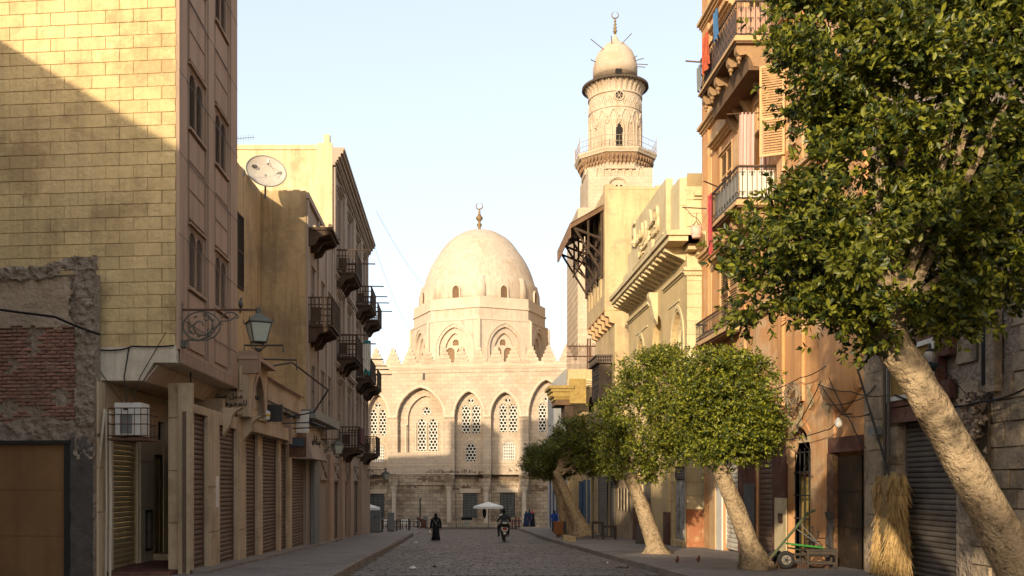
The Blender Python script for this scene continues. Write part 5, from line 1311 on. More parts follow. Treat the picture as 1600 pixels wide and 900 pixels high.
for u in (57.0, 59.2, 61.4, 63.6):
    mb = MB(F90)
    mb.tube([(u, .08, ze - 3.2), (u, .08, zw)], .09, 4); mb.tube([(u, .08, ze - 2.9), (u, 1.8, ze - .1)], .07, 4); mb.tube([(u, .08, ze - .9), (u, 1.85, ze - .2)], .07, 4)
    mb.tube([(u, .9, zw - .5), (u, .9, ze - 1.7)], .06, 4); mb.tube([(u, .1, ze - 1.9), (u, 1.0, ze - 1.0)], .05, 4); mb.build('bracket', m_dwood, K)
for (w, z) in ((.1, ze - .9), (.9, ze - 1.0), (.1, ze - 2.9), (1.8, ze - .15), (.95, ze - 1.75), (.1, ze - 1.9)):
    MB(F90).tube([(57.0, w, z), (63.7, w, z)], .055, 4).build('beam', m_dwood, K)
for u in (57.0, 59.2, 61.4): MB(F90).tube([(u, .9, ze - 1.75), (u + 2.2, .9, ze - .9)], .045, 4).build('brace', m_dwood, K)
MB(F90).box(57.2, 63.5, .02, .08, ze - 2.8, ze - .2).build('dark_screen', m_dwood, K)
# oriel
O_ = thing('mashrabiya', 'grey-brown closed wooden oriel with carved panels and pierced cornice above the street trees', 'oriel window', (9.2, 59, 7))
zA, zB = EYE + 5.1, EYE + 7.2
m_orw = M('grey_oriel_wood', (.17, .13, .10), (.12, .09, .07), 2, bump=.3, streak=.3)
MB().box(8.85, 9.62, 57.6, 60.6, zA, zB).build('body', m_orw, O_)
MB().box(8.65, 9.62, 57.4, 60.8, zB, zB + .08).build('cornice', m_orw, O_)
mb = MB()
for i in range(7): mb.box(8.68 + i * .14, 8.74 + i * .14, 57.42, 57.5, zB + .08, zB + .42)
for i in range(18): mb.box(8.68, 8.76, 57.5 + i * .18, 57.6 + i * .18, zB + .08, zB + .42)
mb.box(8.65, 9.62, 57.4, 57.52, zB + .22, zB + .27); mb.box(8.6, 9.62, 57.35, 60.85, zB + .42, zB + .5); mb.build('pierced_rail', m_orw, O_)
MB().box(8.76, 9.62, 57.52, 60.75, zB + .08, zB + .42).build('rail_backing', m_dark, O_)
FO = Fr((8.85, 57.6, 0), (1, 0, 0), (0, -1, 0)); FO2 = Fr((8.85, 57.6, 0), (0, 1, 0), (-1, 0, 0))
for fo, us in ((FO, (.08, .44)), (FO2, (.1, .8, 1.5, 2.2))):
    wdt = .3 if fo is FO else .6
    for u in us:
        for z in (zA + .1, zA + .8, zA + 1.45):
            mb = MB(fo); mb.strip([(u, z), (u + wdt, z), (u + wdt, z + .5), (u, z + .5), (u, z)], [(u + .06, z + .06), (u + wdt - .06, z + .06), (u + wdt - .06, z + .44), (u + .06, z + .44), (u + .06, z + .06)], 0, .04); mb.build('carved_panel', m_orw, O_)
MB().add([(8.85, 57.6, zA), (9.62, 57.6, zA), (9.62, 60.6, zA), (8.85, 60.6, zA), (9.45, 58.3, zA - .7), (9.62, 58.3, zA - .7), (9.62, 60, zA - .7), (9.45, 60, zA - .7)], [(4, 5, 6, 7), (0, 1, 5, 4), (1, 2, 6, 5), (2, 3, 7, 6), (3, 0, 4, 7)]).build('tapered_base', m_orw, O_)

# ================================================================ Y: pale yellow stone building with sign panel and bracketed ledge
Y = thing('yellow_stone_building', 'pale yellow stone building with relief lettering panel, bracketed ledge and pointed arch windows', 'building', (10.5, 46, G(46)))
YA, YB = 40.0, 53.0; zl = EYE + 9.85
FYc = Fr((9.76, 40.0, 0), (1, 0, 0), (0, -1, 0))
def yv(px, py): return FY.uv(px, py)
A_ = []
u0, u1 = yv(1072, 0)[0], yv(1063, 0)[0]
AR1 = (FY.U(1067), FY.U(1050), 4.6, yv(1055, 489)[1]); AR2 = (FY.U(1036), FY.U(1019), 3.6, yv(1028, 493)[1]); AR3 = (FY.U(1007), FY.U(995), 3.6, yv(1001, 528)[1])
hol = [(*AR1, AR1[3] - 1.3, 'p'), (*AR2, AR2[3] - 1.5, 'r'), (*AR3, AR3[3] - 1.4, 'p')]
m_lem2 = M('lemon_render', (0.60, 0.45, 0.23), (0.50, 0.37, 0.18), 0.5, bump=0.25, bscale=8, stain=(0.36, 0.26, 0.15), samt=0.4, streak=0.3)
MB(FY).wall(YA, YB, 3.3, zl, hol, .4).build('street_wall', m_lem2, Y)
MB().box(10.17, 18, YA + .02, YB, -2.5, zl).build('core_wall', m_lem2, Y)
for h in hol:
    c = (h[0] + h[1]) / 2; hw = (h[1] - h[0]) / 2
    MB(FY).box(h[0], h[1], -.4, -.3, h[2], h[3]).build('window_panel', m_lem2, Y)
    if h is not hol[1]:
        MB(FY).prism([(c - hw * .55, h[2])] + arch(c, hw * .55, h[4], h[3] - .5, 6, 'p') + [(c + hw * .55, h[2])], -.3, -.285).build('lancet_pane', m_glass, Y)
        o_ = [(c - hw * .8, h[2])] + arch(c, hw * .8, h[4], h[3] - .25, 6, 'p') + [(c + hw * .8, h[2])]; i_ = [(c - hw * .6, h[2])] + arch(c, hw * .6, h[4], h[3] - .45, 6, 'p') + [(c + hw * .6, h[2])]
        MB(FY).strip(o_, i_, -.3, -.18).build('arch_moulding', m_lemon, Y)
        MB(FY).strip([(c - hw - .25, h[2])] + arch(c, hw + .25, h[4], h[3] + .3, 6, 'p') + [(c + hw + .25, h[2])], [(c - hw - .1, h[2])] + arch(c, hw + .1, h[4], h[3] + .12, 6, 'p') + [(c + hw + .1, h[2])], 0, .05).build('outer_moulding', m_lemon, Y)
    else:
        for z in (h[2] + .9, h[2] + 1.8, h[2] + 2.7, h[2] + 3.5): MB(FY).box(h[0], h[1], -.3, -.25, z, z + .06).build('transom', m_bwood, Y)
# upper string moulding that climbs over the middle arch
zs = EYE + 8.75
mb = MB(FY); moulding(mb, YA - .12, FY.U(1038), zs, ((.08, .06), (.1, .14), (.06, .08))); moulding(mb, FY.U(1015), YB, zs - .0, ((.08, .06), (.1, .14), (.06, .08))); mb.build('string_course', m_lemon, Y)
mb = MB(FY); uc = FY.U(1026); 
mb.uprism([(0, zs - 1.2), (.16, zs - .9), (.3, zs - .2), (.42, zs + .1), (.42, zs + .3), (0, zs + .3)], uc - .24, uc + .24); mb.build('console', m_lemon, Y)
for (a, b) in ((FY.U(1062), FY.U(1045)), (FY.U(1012), FY.U(994))): MB(FY).box(a, b, 0, .04, zs - .95, zs - .87).build('panel_moulding', m_lemon, Y)
# coursed camera-facing wall
zz = -1.2; n_ = 0
MB().box(9.8, 12, 39.95, 40.0, -2.5, EYE + 12.9).build('end_wall', m_lemonj, Y)
while zz < EYE + 12.2:
    hgt = .56; us = [0.0, .62, 1.35, 2.2] if n_ % 2 else [0.0, .95, 1.6, 2.2]
    for a, b in zip(us, us[1:]):
        if zz + hgt > G(40) + PV + .7 or True:
            mt = m_lemon if zz > EYE - 1.35 else M('red_brown_dado', (.40, .16, .07), (.30, .12, .055), 1.5, bump=.4, bscale=15, stain=(.5, .33, .17), samt=.8, sscale=1.3)
            MB(FYc).box(a + .006, b - .006, .05, .075, zz + .008, zz + hgt - .008).build('stone_block', mt, Y)
    zz += hgt; n_ += 1
mb = MB(FYc); moulding(mb, -.14, 2.2, zs, ((.08, .1), (.1, .2), (.06, .14))); mb.build('string_course', m_lemon, Y)
mb = MB(FYc); i = 0
for i in range(14): mb.box(-.1 + i * .16, -.01 + i * .16, .1, .18, zs - .12, zs - .01)
mb.build('dentils', m_lemon, Y)
# ledge on brackets
LO = .95
MB(FY).box(39.0, YB + .1, -.3, LO, zl, zl + .22).build('ledge_slab', m_lemon, Y)
MB(FY).box(38.9, YB + .2, -.3, LO + .1, zl + .22, zl + .42).build('ledge_slab', m_lemon, Y)
MB().box(9.6, 12.0, 39.0, 40.0, zl, zl + .4).build('ledge_return', m_lemon, Y)
MB().box(9.7, 12.0, 39.4, 40.0, zl - .25, zl).build('ledge_bed', m_lemon, Y)
mb = MB(FY); mb.uprism([(0, 0), (LO - .08, 0), (LO - .08, -.16), (LO - .35, -.28), (LO - .5, -.34), (.25, -.42), (0, -.55)], 0, .3)
f0 = Fr((0, 0, 0), FY.u, FY.n); mb = MB(f0); mb.uprism([(0, 0), (LO - .08, 0), (LO - .08, -.16), (LO - .35, -.28), (LO - .5, -.34), (.25, -.42), (0, -.55)], 0, .3)
me = bpy.data.meshes.new('bracket'); me.from_pydata([tuple(v) for v in mb.v], [], mb.f); me.materials.append(m_lemon)
u = 40.1
while u < YB - .2: piece('bracket', me, FY.P(u, 0, zl), Y); u += .78
MB(FYc).box(.35, .75, .05, .5, zl - .42, zl).build('bracket', m_lemon, Y)
# parapet with sign panel
FP = Fr((9.3, 0, 0), (0, 1, 0), (-1, 0, 0))
PA, PB = 41.7, 49.8
MB(FP).box(PA, PB, -.3, 0, zl + .4, EYE + 13.25).build('parapet_panel', m_lemon, Y)
MB(FP).box(PB, YB, -.45, -.15, zl + .4, zl + 1.5).build('low_parapet', m_lemon, Y)
MB(FP).box(PB + .05, PB + .9, -.2, .0, zl + 1.0, zl + 2.2).build('scroll_end', m_lemon, Y)
for z in (zl + .75, zl + 1.1): MB(FP).box(PA + .5, PA + 2.2, 0, .05, z, z + .07).build('panel_moulding', m_lemon, Y); MB(FP).box(PA + 3.4, PB - .4, 0, .05, z, z + .07).build('panel_moulding', m_lemon, Y)
MB(FP).box(PA + 2.35, PA + 3.25, 0, .14, zl + .42, zl + 1.35).build('pedestal', m_lemon, Y)
relief_text(Y, FP, arab('mdrsT'), 46.2, zl + 2.05, 1.9, m_lemon, w=.05, ext=.06, sx=1.25)
relief_text(Y, FP, arab('alnHasyn'), 45.3, zl + 1.45, .95, m_lemon, w=.05, ext=.05, sx=1.35)
# attic block, camera-facing with mouldings
MB().box(9.5, 14, 40.06, 41.65, zl + .4, EYE + 12.75).build('attic_block', m_lemon, Y)
FA2 = Fr((9.5, 40.06, 0), (1, 0, 0), (0, -1, 0))
mb = MB(FA2); moulding(mb, .55, 3, EYE + 11.7, ((.1, .1), (.12, .2), (.14, .32))); mb.build('cornice', m_lemon, Y)
mb = MB(FA2); moulding(mb, .6, 3, EYE + 10.4, ((.08, .06), (.08, .12))); mb.build('string_course', m_lemon, Y)
for i in range(4): MB(FA2).box(.02 + (i % 2) * .2, .5, 0, .02, zl + .5 + i * .62, zl + 1.08 + i * .62).build('stone_block', m_lemon, Y)
# ground floor of Y (mostly behind trees)
dA = FY.U(1070), FY.U(1052)
gh = [(dA[0], dA[1], -1.6, 2.3), (FY.U(1017), FY.U(1003), -1.6, 2.4)]
MB(FY).wall(YA, YB, -2.4, 3.3, gh, .3).build('ground_floor_wall', m_lem2, Y)
m_odoor = M('peeling_white_door', (.42, .40, .36), (.30, .27, .23), 3, bump=.5, bscale=20, stain=(.14, .09, .06), samt=.8, sscale=3)
d = MB(FY).box(dA[0], dA[1], -.2, -.14, gz(41) + .25, 1.7).build('door', m_odoor, Y)
for i in range(3):
    a = dA[0] + .06 + i * (dA[1] - dA[0]) / 3; MB(FY).box(a, a + (dA[1] - dA[0]) / 3 - .08, -.14, -.11, gz(41) + .35, 1.6).build('plank', m_odoor, d)
MB(FY).box(dA[0], dA[1], -.2, .12, -1.4, gz(41) + .25).build('door_step', m_sand, Y)
roller(Y, FY, dA[0], dA[1], 1.75, 2.3, m_rollg, w=-.1, pitch=.1, single=False)
roller(Y, FY, gh[1][0], gh[1][1], gz(47), 2.4, m_rollg, w=-.1, pitch=.12, single=True)
for (pa, pb, m_) in ((1040, 1048, m_maroon), (992, 1000, m_maroon)):
    a, b = FY.U(pb), FY.U(pa); MB(FY).box(a, b, 0, .12, gz(a) - .3, EYE - 1.3).build('dado', m_, Y); MB(FY).box(a, b, 0, .12, EYE - 1.295, 3.2).build('pilaster', m_lem2, Y)
for z in (-.1, .75, 1.6, 2.45): MB(FY).box(FY.U(1040), FY.U(1052), 0, .02, z, z + .03).build('joint_line', m_lemonj, Y); MB(FY).box(YA, dA[0] - .02, 0, .02, z, z + .03).build('joint_line', m_lemonj, Y)
# barred window & old wall beyond
FW_ = Fr((9.66, 0, 0), (0, 1, 0), (-1, 0, 0))
a, b = FW_.U(984), FW_.U(965); MB(FW_).box(FW_.U(990), 56.5, -.5, 0, -2.5, 3.6).build('lower_wall', m_gstone, Y)
bwn = MB(FW_).box(a, b, 0, .04, FW_.Z(975, 798), FW_.Z(975, 763)).build('barred_window', m_dark, Y)
for i in range(4): MB(FW_).box(a + (i + .3) * (b - a) / 4, a + (i + .55) * (b - a) / 4, .04, .09, FW_.Z(975, 798), FW_.Z(975, 763)).build('bar', m_gstone, bwn)

# ================================================================ O: orange-plastered apartment building
O = thing('orange_building', 'tall orange plastered building with tan cornices, iron balconies and louvred shutters', 'building', (12, 32, G(32)))
OA, OB = 23.95, 39.6; OT = 24.0
L1, L2, L3, L4 = EYE + 5.6, EYE + 9.05, EYE + 14.3, EYE + 18.6
def ov_(px, py): return FR.uv(px, py)
W = {}
W['dn'] = (FR.U(1247), FR.U(1228), EYE + 10.3, EYE + 13.0)     # white reveal window near
W['door1'] = (31.6, 32.9, EYE + 9.15, EYE + 12.9)
W['w1'] = (35.6, 37.3, EYE + 10.8, EYE + 12.7)
W['door2'] = (32.4, 33.9, EYE + 14.5, EYE + 17.6)
W['low1'] = (35.0, 37.4, EYE + 6.2, EYE + 8.3)
W['low2'] = (29.5, 31.2, EYE + 6.2, EYE + 8.4)
W['low3'] = (25.5, 27.2, EYE + 6.2, EYE + 8.4)
W['up3'] = (25.5, 27.2, EYE + 14.8, EYE + 17.4)
arch_d = (FR.U(1271), FR.U(1231), G(28) + .1, FR.Z(1250, 668))
ws = [(a, b, z0, z1) for a, b, z0, z1 in W.values()]
MB(FR).wall(OA, OB, 3.9, OT, ws, .16).build('street_wall', m_orange, O)
MB().box(10.57, 18, OA, OB, 3.96, OT).build('core_wall', m_orange, O)
MB().quad((10.4, OB, -2.5), (10.57, OB, -2.5), (10.57, OB, OT), (10.4, OB, OT)).build('end_wall', m_orange, O)
for nm, h in W.items():
    if nm in ('dn',):
        MB(FR).box(h[0], h[1], -.155, -.12, h[2], h[3]).build('window', m_white, O)
        louver_window(O, FR, h[0] + .02, h[0] + .75, h[2] + .1, h[3] - .1, m_loub, m_tanc, w=-.04, leaves=1, depth=.07, pitch=.09, hood=False)
    elif nm == 'door1':
        d_ = MB(FR).box(h[0] + .1, h[1] - .1, -.155, -.13, h[2], h[3]).build('balcony_door', m_white, O)
        louver_window(O, FR, h[0] + .1, h[1] - .1, h[3] - .95, h[3], m_loub, m_tanc, w=-.02, leaves=2, depth=.1, pitch=.09, hood=True)
        louver_window(O, FR, h[0] + .05, h[0] + .45, h[2], h[3] - 1.05, m_lou, m_tanc, w=-.03, leaves=1, depth=.09, pitch=.09, hood=False)
    else:
        louver_window(O, FR, h[0] + .03, h[1] - .03, h[2] + .02, h[3] - .02, m_loub, m_tanc, w=-.03, leaves=2, depth=.1, pitch=.09, hood=nm != 'door2')
# open shutter leaves
def open_leaf(u, z0, z1, wd, ang, mat=m_loub):
    a = R(ang); f = Fr(FR.P(u, .03, 0), (-math.sin(a) * 1.0, math.cos(a), 0), (-math.cos(a), -math.sin(a), 0))
    mb = MB(f); mb.box(0, .07, -.02, .02, z0, z1); mb.box(wd - .07, wd, -.02, .02, z0, z1); h = (z0 + z1) * .5 - .3
    for z in (z0, h, z1 - .08): mb.box(.07, wd - .07, -.019, .019, z, z + .08)
    o = mb.build('open_shutter', m_tanc, O)
    m2 = MB(f); louvers(m2, .07, wd - .07, z0 + .08, h, .018, .075); louvers(m2, .07, wd - .07, h + .08, z1 - .08, .018, .075); m2.build('louvers', mat, o); return o
open_leaf(W['dn'][1] + .02, EYE + 10.25, EYE + 13.1, .75, 68)
open_leaf(W['w1'][0] - .02, EYE + 10.75, EYE + 12.75, .5, -60)
open_leaf(W['dn'][0] - .1, EYE + 10.25, EYE + 13.1, .6, 10)
# pilasters, cornices
for (a, b) in ((38.7, 39.62), (33.9, 34.5), (30.0, 30.5), (28.3, 28.8), (24.0, 24.9)):
    MB(FR).box(a, b, 0, .08, 4.0, OT - .1).build('pilaster', m_orange, O)
for (a, b) in ((34.6, 38.6), (24.95, 28.25)):
    for (z0, z1) in ((L2 + .45, L3 - .35), (L3 + .55, L4 - .35), (L1 + .5, L2 - .3)):
        for hh in [1]:
            MB(FR).box(a, a + .18, 0, .04, z0, z1).build('panel_strip', m_tan, O); MB(FR).box(b - .18, b, 0, .04, z0, z1).build('panel_strip', m_tan, O); MB(FR).box(a + .18, b - .18, 0, .04, z1 - .3, z1).build('panel_strip', m_tan, O)
for z in (L1, L2, L3, L4):
    mb = MB(FR); moulding(mb, OA, 30.2, z, ((.09, .12), (.1, .2), (.12, .3), (.08, .22))); mb.build('cornice', m_tanc, O)
    mb = MB(FR); moulding(mb, 34.2 if z in (L2, L3) else 30.2, OB + .03, z, ((.09, .12), (.1, .2), (.12, .3), (.08, .22))); mb.build('cornice', m_tanc, O)
for (a, b, z) in ((35.3, 37.9, EYE + 13.1), (34.8, 37.7, EYE + 8.5), (35.3, 37.9, EYE + 17.6)):
    mb = MB(FR); moulding(mb, a, b, z, ((.06, .12), (.08, .22), (.1, .34))); mb.build('window_hood', m_tanc, O)
# iron balconies
def iron_balcony(u0, u1, z, out, rail, label_cols=None, heavy=False):
    b = MB(FR); b.box(u0, u1, 0, out, z - .1, z); b.box(u0 - .04, u1 + .04, 0, out + .05, z - .18, z - .1)
    bb = b.build('balcony', m_tanc, O)
    MB(FR).box(u0, u1, .02, out - .03, z - .25, z - .181).build('soffit', m_bwood, bb)
    mb = MB(FR); 
    for (p, q) in (((u0 + .03, .05), (u0 + .03, out - .04)), ((u1 - .03, .05), (u1 - .03, out - .04)), ((u0 + .03, out - .04), (u1 - .03, out - .04))):
        for zz in (z + .06, z + rail): mb.tube([(p[0], p[1], zz), (q[0], q[1], zz)], .03 if zz > z + .5 else .018, 5)
        L_ = math.hypot(q[0] - p[0], q[1] - p[1]); n = int(L_ / .15)
        for i in range(n + 1):
            t = i / n; x, w = p[0] + (q[0] - p[0]) * t, p[1] + (q[1] - p[1]) * t; mb.tube([(x, w, z), (x, w, z + rail)], .011, 4)
        n = int(L_ / .3)
        for i in range(n):
            t = (i + .5) / n; x, w = p[0] + (q[0] - p[0]) * t, p[1] + (q[1] - p[1]) * t; dx, dw = (q[0] - p[0]) / L_, (q[1] - p[1]) / L_
            for zc in ((.22, .82) if not heavy else (.2, .5, .8)):
                for sgn in (-1, 1):
                    sp = spiral((0, 0), .02, .085, 0, 4.2, 7)
                    mb.tube([(x + dx * sgn * (.07 + a * .8), w + dw * sgn * (.07 + a * .8), z + rail * zc + c) for a, c in sp], .011, 3)
    stuff(mb.build('railing', m_iron, bb))
    MB(FR).tube([(u0 + .03, .05, z + rail + .02), (u0 + .03, out - .04, z + rail + .02), (u1 - .03, out - .04, z + rail + .02), (u1 - .03, .05, z + rail + .02)], .04, 5).build('handrail', m_bwood, bb)
    return bb
def big_corbel(parent, u, z, out, mat, wd=.26):
    pts = [(0, z), (out, z), (out, z - .22), (out - .1, z - .34), (out - .32, z - .3), (out - .45, z - .42), (out - .55, z - .68), (out - .8, z - .72), (.28, z - .95), (.1, z - 1.25), (0, z - 1.35)]
    MB(FR).uprism(pts, u - wd / 2, u + wd / 2).build('corbel', mat, parent)
    MB(FR).lathe(u, out - .12, [(.001, z - .58), (.05, z - .54), (.03, z - .48), (.09, z - .42), (.07, z - .34)], 8).build('corbel_drop', mat, parent)
bU = iron_balcony(30.75, 35.2, EYE + 14.35, 1.32, 1.1, heavy=True)
m_cb = M('brown_corbel', (.34, .215, .11), (.25, .15, .075), 2, bump=.4)
for u in (31.0, 31.9, 33.4, 34.2, 35.0): big_corbel(bU, u, EYE + 14.1, 1.25, m_cb)
MB(FR).box(30.9, 35.1, .02, .85, EYE + 13.3, EYE + 13.9).build('balcony_underside', m_bwood, bU)
bL = iron_balcony(30.6, 33.6, EYE + 9.05, 1.32, 1.05)
for u in (30.9, 32.1, 33.3): big_corbel(bL, u, EYE + 8.8, 1.1, m_cb, .2)
m_sheetw = M('white_canvas', (.70, .64, .52), (.6, .54, .43), 2, bump=.1)
MB(FR).box(30.68, 30.69, .1, 1.2, EYE + 9.15, EYE + 10.0).build('canvas_screen', m_sheetw, bL)
MB(FR).box(30.75, 33.5, 1.22, 1.23, EYE + 9.15, EYE + 9.95).build('canvas_screen', m_sheetw, bL)
MB(FR).box(30.83, 30.835, .15, 1.2, EYE + 14.4, EYE + 15.3).build('fabric_screen', M('pinkish_fabric', (.50, .30, .22), bump=.1), bU)
MB(FR).box(31, 35.0, 1.2, 1.21, EYE + 14.4, EYE + 15.3).build('fabric_screen', MATS['pinkish_fabric'], bU)
b3 = iron_balcony(34.2, 38.9, L1 + .05, .55, .75)
for px, py in ((1118, 258),):
    pass
# clothes: curtains, garments
def cloth(name, label, fr, u0, u1, w, z0, z1, mat, folds=5, amp=.04, taper=1.0, cat='laundry', grp=None):
    mb = MB(fr); n = folds * 4; V = []; Fs = []; nz = 6
    for j in range(nz + 1):
        t = j / nz; cu_ = (u0 + u1) / 2; hw = (u1 - u0) / 2 * (taper + (1 - taper) * t)
        for i in range(n + 1):
            s = i / n; V.append((cu_ + (s * 2 - 1) * hw, w + amp * math.sin(s * folds * 2 * math.pi + t) * (1.2 - .5 * t), z0 + (z1 - z0) * t + .03 * math.sin(s * 7) * (1 - t)))
    for j in range(nz):
        for i in range(n): a = j * (n + 1) + i; Fs.append((a, a + 1, a + n + 2, a + n + 1))
    mb.add(V, Fs); o = mb.build(name, mat, loc=fr.P((u0 + u1) / 2, w, z0), smooth=True); tag(o, label, cat, grp); return o
m_strip = bpy.data.materials.new('striped_cotton'); m_strip.use_nodes = True
_N, _L = m_strip.node_tree.nodes, m_strip.node_tree.links; _g = _N.new('ShaderNodeNewGeometry'); _w = _N.new('ShaderNodeTexWave'); _w.inputs['Scale'].default_value = 3.5; _w.bands_direction = 'X'
_r = _N.new('ShaderNodeValToRGB'); _r.color_ramp.elements[0].color = (.40, .23, .2, 1); _r.color_ramp.elements[1].color = (.48, .36, .31, 1); _L.new(_g.outputs['Position'], _w.inputs[0]); _L.new(_w.outputs['Color'], _r.inputs[0]); _L.new(_r.outputs[0], _N['Principled BSDF'].inputs['Base Color']); _N['Principled BSDF'].inputs['Roughness'].default_value = .9
Fbc = Fr((10.4, 30.75, 0), (-1, 0, 0), (0, -1, 0))
q0, q1 = Fbc.U(1170), Fbc.U(1150)
cloth('striped_curtain', 'tall striped pinkish curtain hanging from a rail above the lower iron balcony', Fr((10.4, 31.6, 0), (-1, 0, 0), (0, -1, 0)), .45, .95, 0, EYE + 10.1, EYE + 11.9 + .3, m_strip, 4, .05)
cloth('hanging_garment', 'pinkish garment bundle hanging beside the open shutter over the lower balcony', Fr((10.4, 31.2, 0), (-1, 0, 0), (0, -1, 0)), .05, .38, 0, EYE + 9.9, EYE + 11.9, m_strip, 2, .06, .6)
MB(FR).tube([(31.6, .05, EYE + 12.2), (31.6, 1.35, EYE + 12.15)], .02, 5).build('curtain_rail', m_rust, O)
cloth('red_cloth', 'red patterned cloth hanging over the far end of the lower iron balcony', FR, 33.2, 33.75, 1.38, EYE + 8.0, EYE + 10.1, M('red_patterned_cloth', (.5, .03, .04), (.35, .12, .1), 8, bump=.1), 2, .05)
cloth('yellow_cloth', 'small mustard cloth beside the red cloth on the lower balcony', FR, 33.8, 34.1, 1.3, EYE + 8.9, EYE + 9.6, M('mustard_cloth', (.50, .40, .08), bump=.1), 1, .04)
cloth('orange_shirt', 'orange-red and black shirt drying outside the upper iron balcony', FR, 33.5, 34.3, 1.42, EYE + 14.6, EYE + 15.9, M('orange_red_cloth', (.62, .13, .04), (.3, .05, .03), 5, bump=.1), 2, .06, 1.3)
cloth('blue_shirt', 'blue shirt drying near the middle of the upper iron balcony', FR, 32.3, 32.9, 1.42, EYE + 15.1, EYE + 16.1, M('mid_blue_cloth', (.06, .16, .32), bump=.1), 2, .05)
cloth('grey_cloth', 'grey cloth draped at the far corner of the upper iron balcony', FR, 34.6, 35.2, 1.4, EYE + 14.3, EYE + 15.2, m_grey, 2, .05)
def rod(a, b, r, label):
    o = MB().tube([a, b], r, 5).build('clothesline_rod', m_bwood, loc=a); tag(o, label, 'rod')
rod(tuple(FR.P(34.9, 1.2, EYE + 15.3)), tuple(FR.P(34.9, 1.9, EYE + 15.35)), .03, 'short wooden rod sticking out at the far end of the upper balcony')
rod(tuple(FR.P(33.2, 1.2, EYE + 10.25)), tuple(FR.P(32.4, 1.9, EYE + 10.2)), .025, 'wooden rod sticking out at the corner of the lower balcony')
# wash basket hanging from scroll arm by the yellow building
o = MB().tube([tuple(W3(1104, 326, 38.5)), tuple(W3(1066, 324, 38.5))], .025, 5).tube([tuple(W3(1069, 324, 38.5))] + [tuple(W3(1075 + i * 3, 329 + i * 3 + 2 * math.sin(i), 38.5)) for i in range(8)], .014, 4).build('scroll_hook', m_rust, loc=W3(1104, 326, 38.5)); tag(o, 'thin iron scroll arm projecting from the far corner of the orange building', 'bracket')
bk = thing('hanging_basket', 'pink and white basket hanging in front of the bracketed ledge', 'basket', W3(1088, 372, 38.4))
p = W3(1088, 372, 38.4); s = 38.4 / F
MB().lathe(p.x, p.y, [(6 * s, p.z), (8.5 * s, p.z + 8 * s), (9 * s, p.z + 17 * s), (9.4 * s, p.z + 18 * s), (8 * s, p.z + 18.2 * s)], 14).build('bowl', M('pink_basket', (.60, .30, .24), (.75, .55, .45), 10, bump=.3), bk)
MB().tube([(p.x - 8 * s, p.y, p.z + 18 * s), (p.x - 3 * s, p.y, p.z + 22 * s), (p.x, p.y, p.z + 27 * s), (p.x + 3 * s, p.y, p.z + 22 * s), (p.x + 8 * s, p.y, p.z + 18 * s)], .02, 4).tube([(p.x, p.y, p.z + 27 * s), (p.x + .02, p.y, p.z + 40 * s)], .012, 4).build('handle', m_rust, bk)

# ground floor of the orange building
def gb(pa, pb, py_top, w0, w1, mat, name, parent=None, zb=None):
    a, b = FR.U(pb), FR.U(pa); z1 = FR.Z((pa + pb) / 2, py_top); z0 = gz(a) - .25 if zb is None else FR.Z((pa + pb) / 2, zb)
    return MB(FR).box(a, b, w0, w1, z0, z1).build(name, mat, parent or O)
sW = (FR.U(1156), FR.U(1131)); sB = (FR.U(1209), FR.U(1182)); sN = (FR.U(1361), FR.U(1351))
MB(FR).wall(OA, OB, -2.4, 3.9, [(sW[0], sW[1], -2.3, FR.Z(1143, 712)), (sB[0], sB[1], -2.3, FR.Z(1195, 700)), (arch_d[0], arch_d[1], -2.3, arch_d[3], arch_d[3] - 1.3, 'r'), (FR.U(1352), FR.U(1309), -2.3, FR.Z(1330, 712))], .25).build('ground_floor_wall', m_orange, O)
MB().box(11.6, 11.7, OA, OB, -2, 3.9).build('shop_back_wall', m_dark, O)
MB().box(10.66, 18, OA, OB, 3.8, 3.95).build('first_floor_slab', m_dark, O)
roller(O, FR, sW[0], sW[1], gz(34), FR.Z(1143, 712), m_rollw, w=-.1, pitch=.17)
roller(O, FR, sB[0], sB[1], gz(30), FR.Z(1195, 700), m_rollb, w=-.1, pitch=.17)
gb(1157, 1168, 690, 0, .1, m_maroon, 'pilaster'); gb(1168.2, 1181, 690, 0, .07, m_maroon, 'pilaster')
gb(1168, 1182, 756, .07, .14, M('blue_grey_paint2', (.12, .13, .13), (.09, .095, .095), 2, bump=.3), 'plinth_panel')
gb(1210, 1231, 640, 0, .08, m_maroon, 'pier'); 
gb(1112, 1121, 730, 0, .1, m_tan, 'pilaster'); gb(1121, 1130, 740, 0, .06, m_white, 'side_board')
o = gb(1216, 1234, 778, .08, .12, m_lemon, 'bare_plaster_patch')
gb(1222, 1229, 802, .12, .135, m_rust, 'switch_box', zb=817)
# arch door
c = (arch_d[0] + arch_d[1]) / 2; hw = (arch_d[1] - arch_d[0]) / 2
MB(FR).strip([(arch_d[0] - .22, G(28))] + arch(c, hw + .22, arch_d[3] - 1.3, arch_d[3] + .22, 8, 'r') + [(arch_d[1] + .22, G(28))], [(arch_d[0] - .02, G(28))] + arch(c, hw + .02, arch_d[3] - 1.3, arch_d[3] + .02, 8, 'r') + [(arch_d[1] + .02, G(28))], 0, .04).build('arch_surround', m_orange, O)
MB(FR).box(arch_d[0], arch_d[1], -.9, -.85, FR.Z(1250, 740), arch_d[3]).build('arch_backing', m_dark, O)
dr = MB(FR).box(arch_d[0], arch_d[1], -.45, -.4, G(28), FR.Z(1250, 741)).build('door', M('yellow_door_paint', (.42, .30, .08), (.3, .2, .06), 2, bump=.3), O)
mb = MB(FR)
for i in range(6): a = arch_d[0] + .1 + i * (2 * hw - .2) / 5; mb.tube([(a, -.2, gz(28)), (a, -.2, arch_d[3] - .6)], .02, 5)
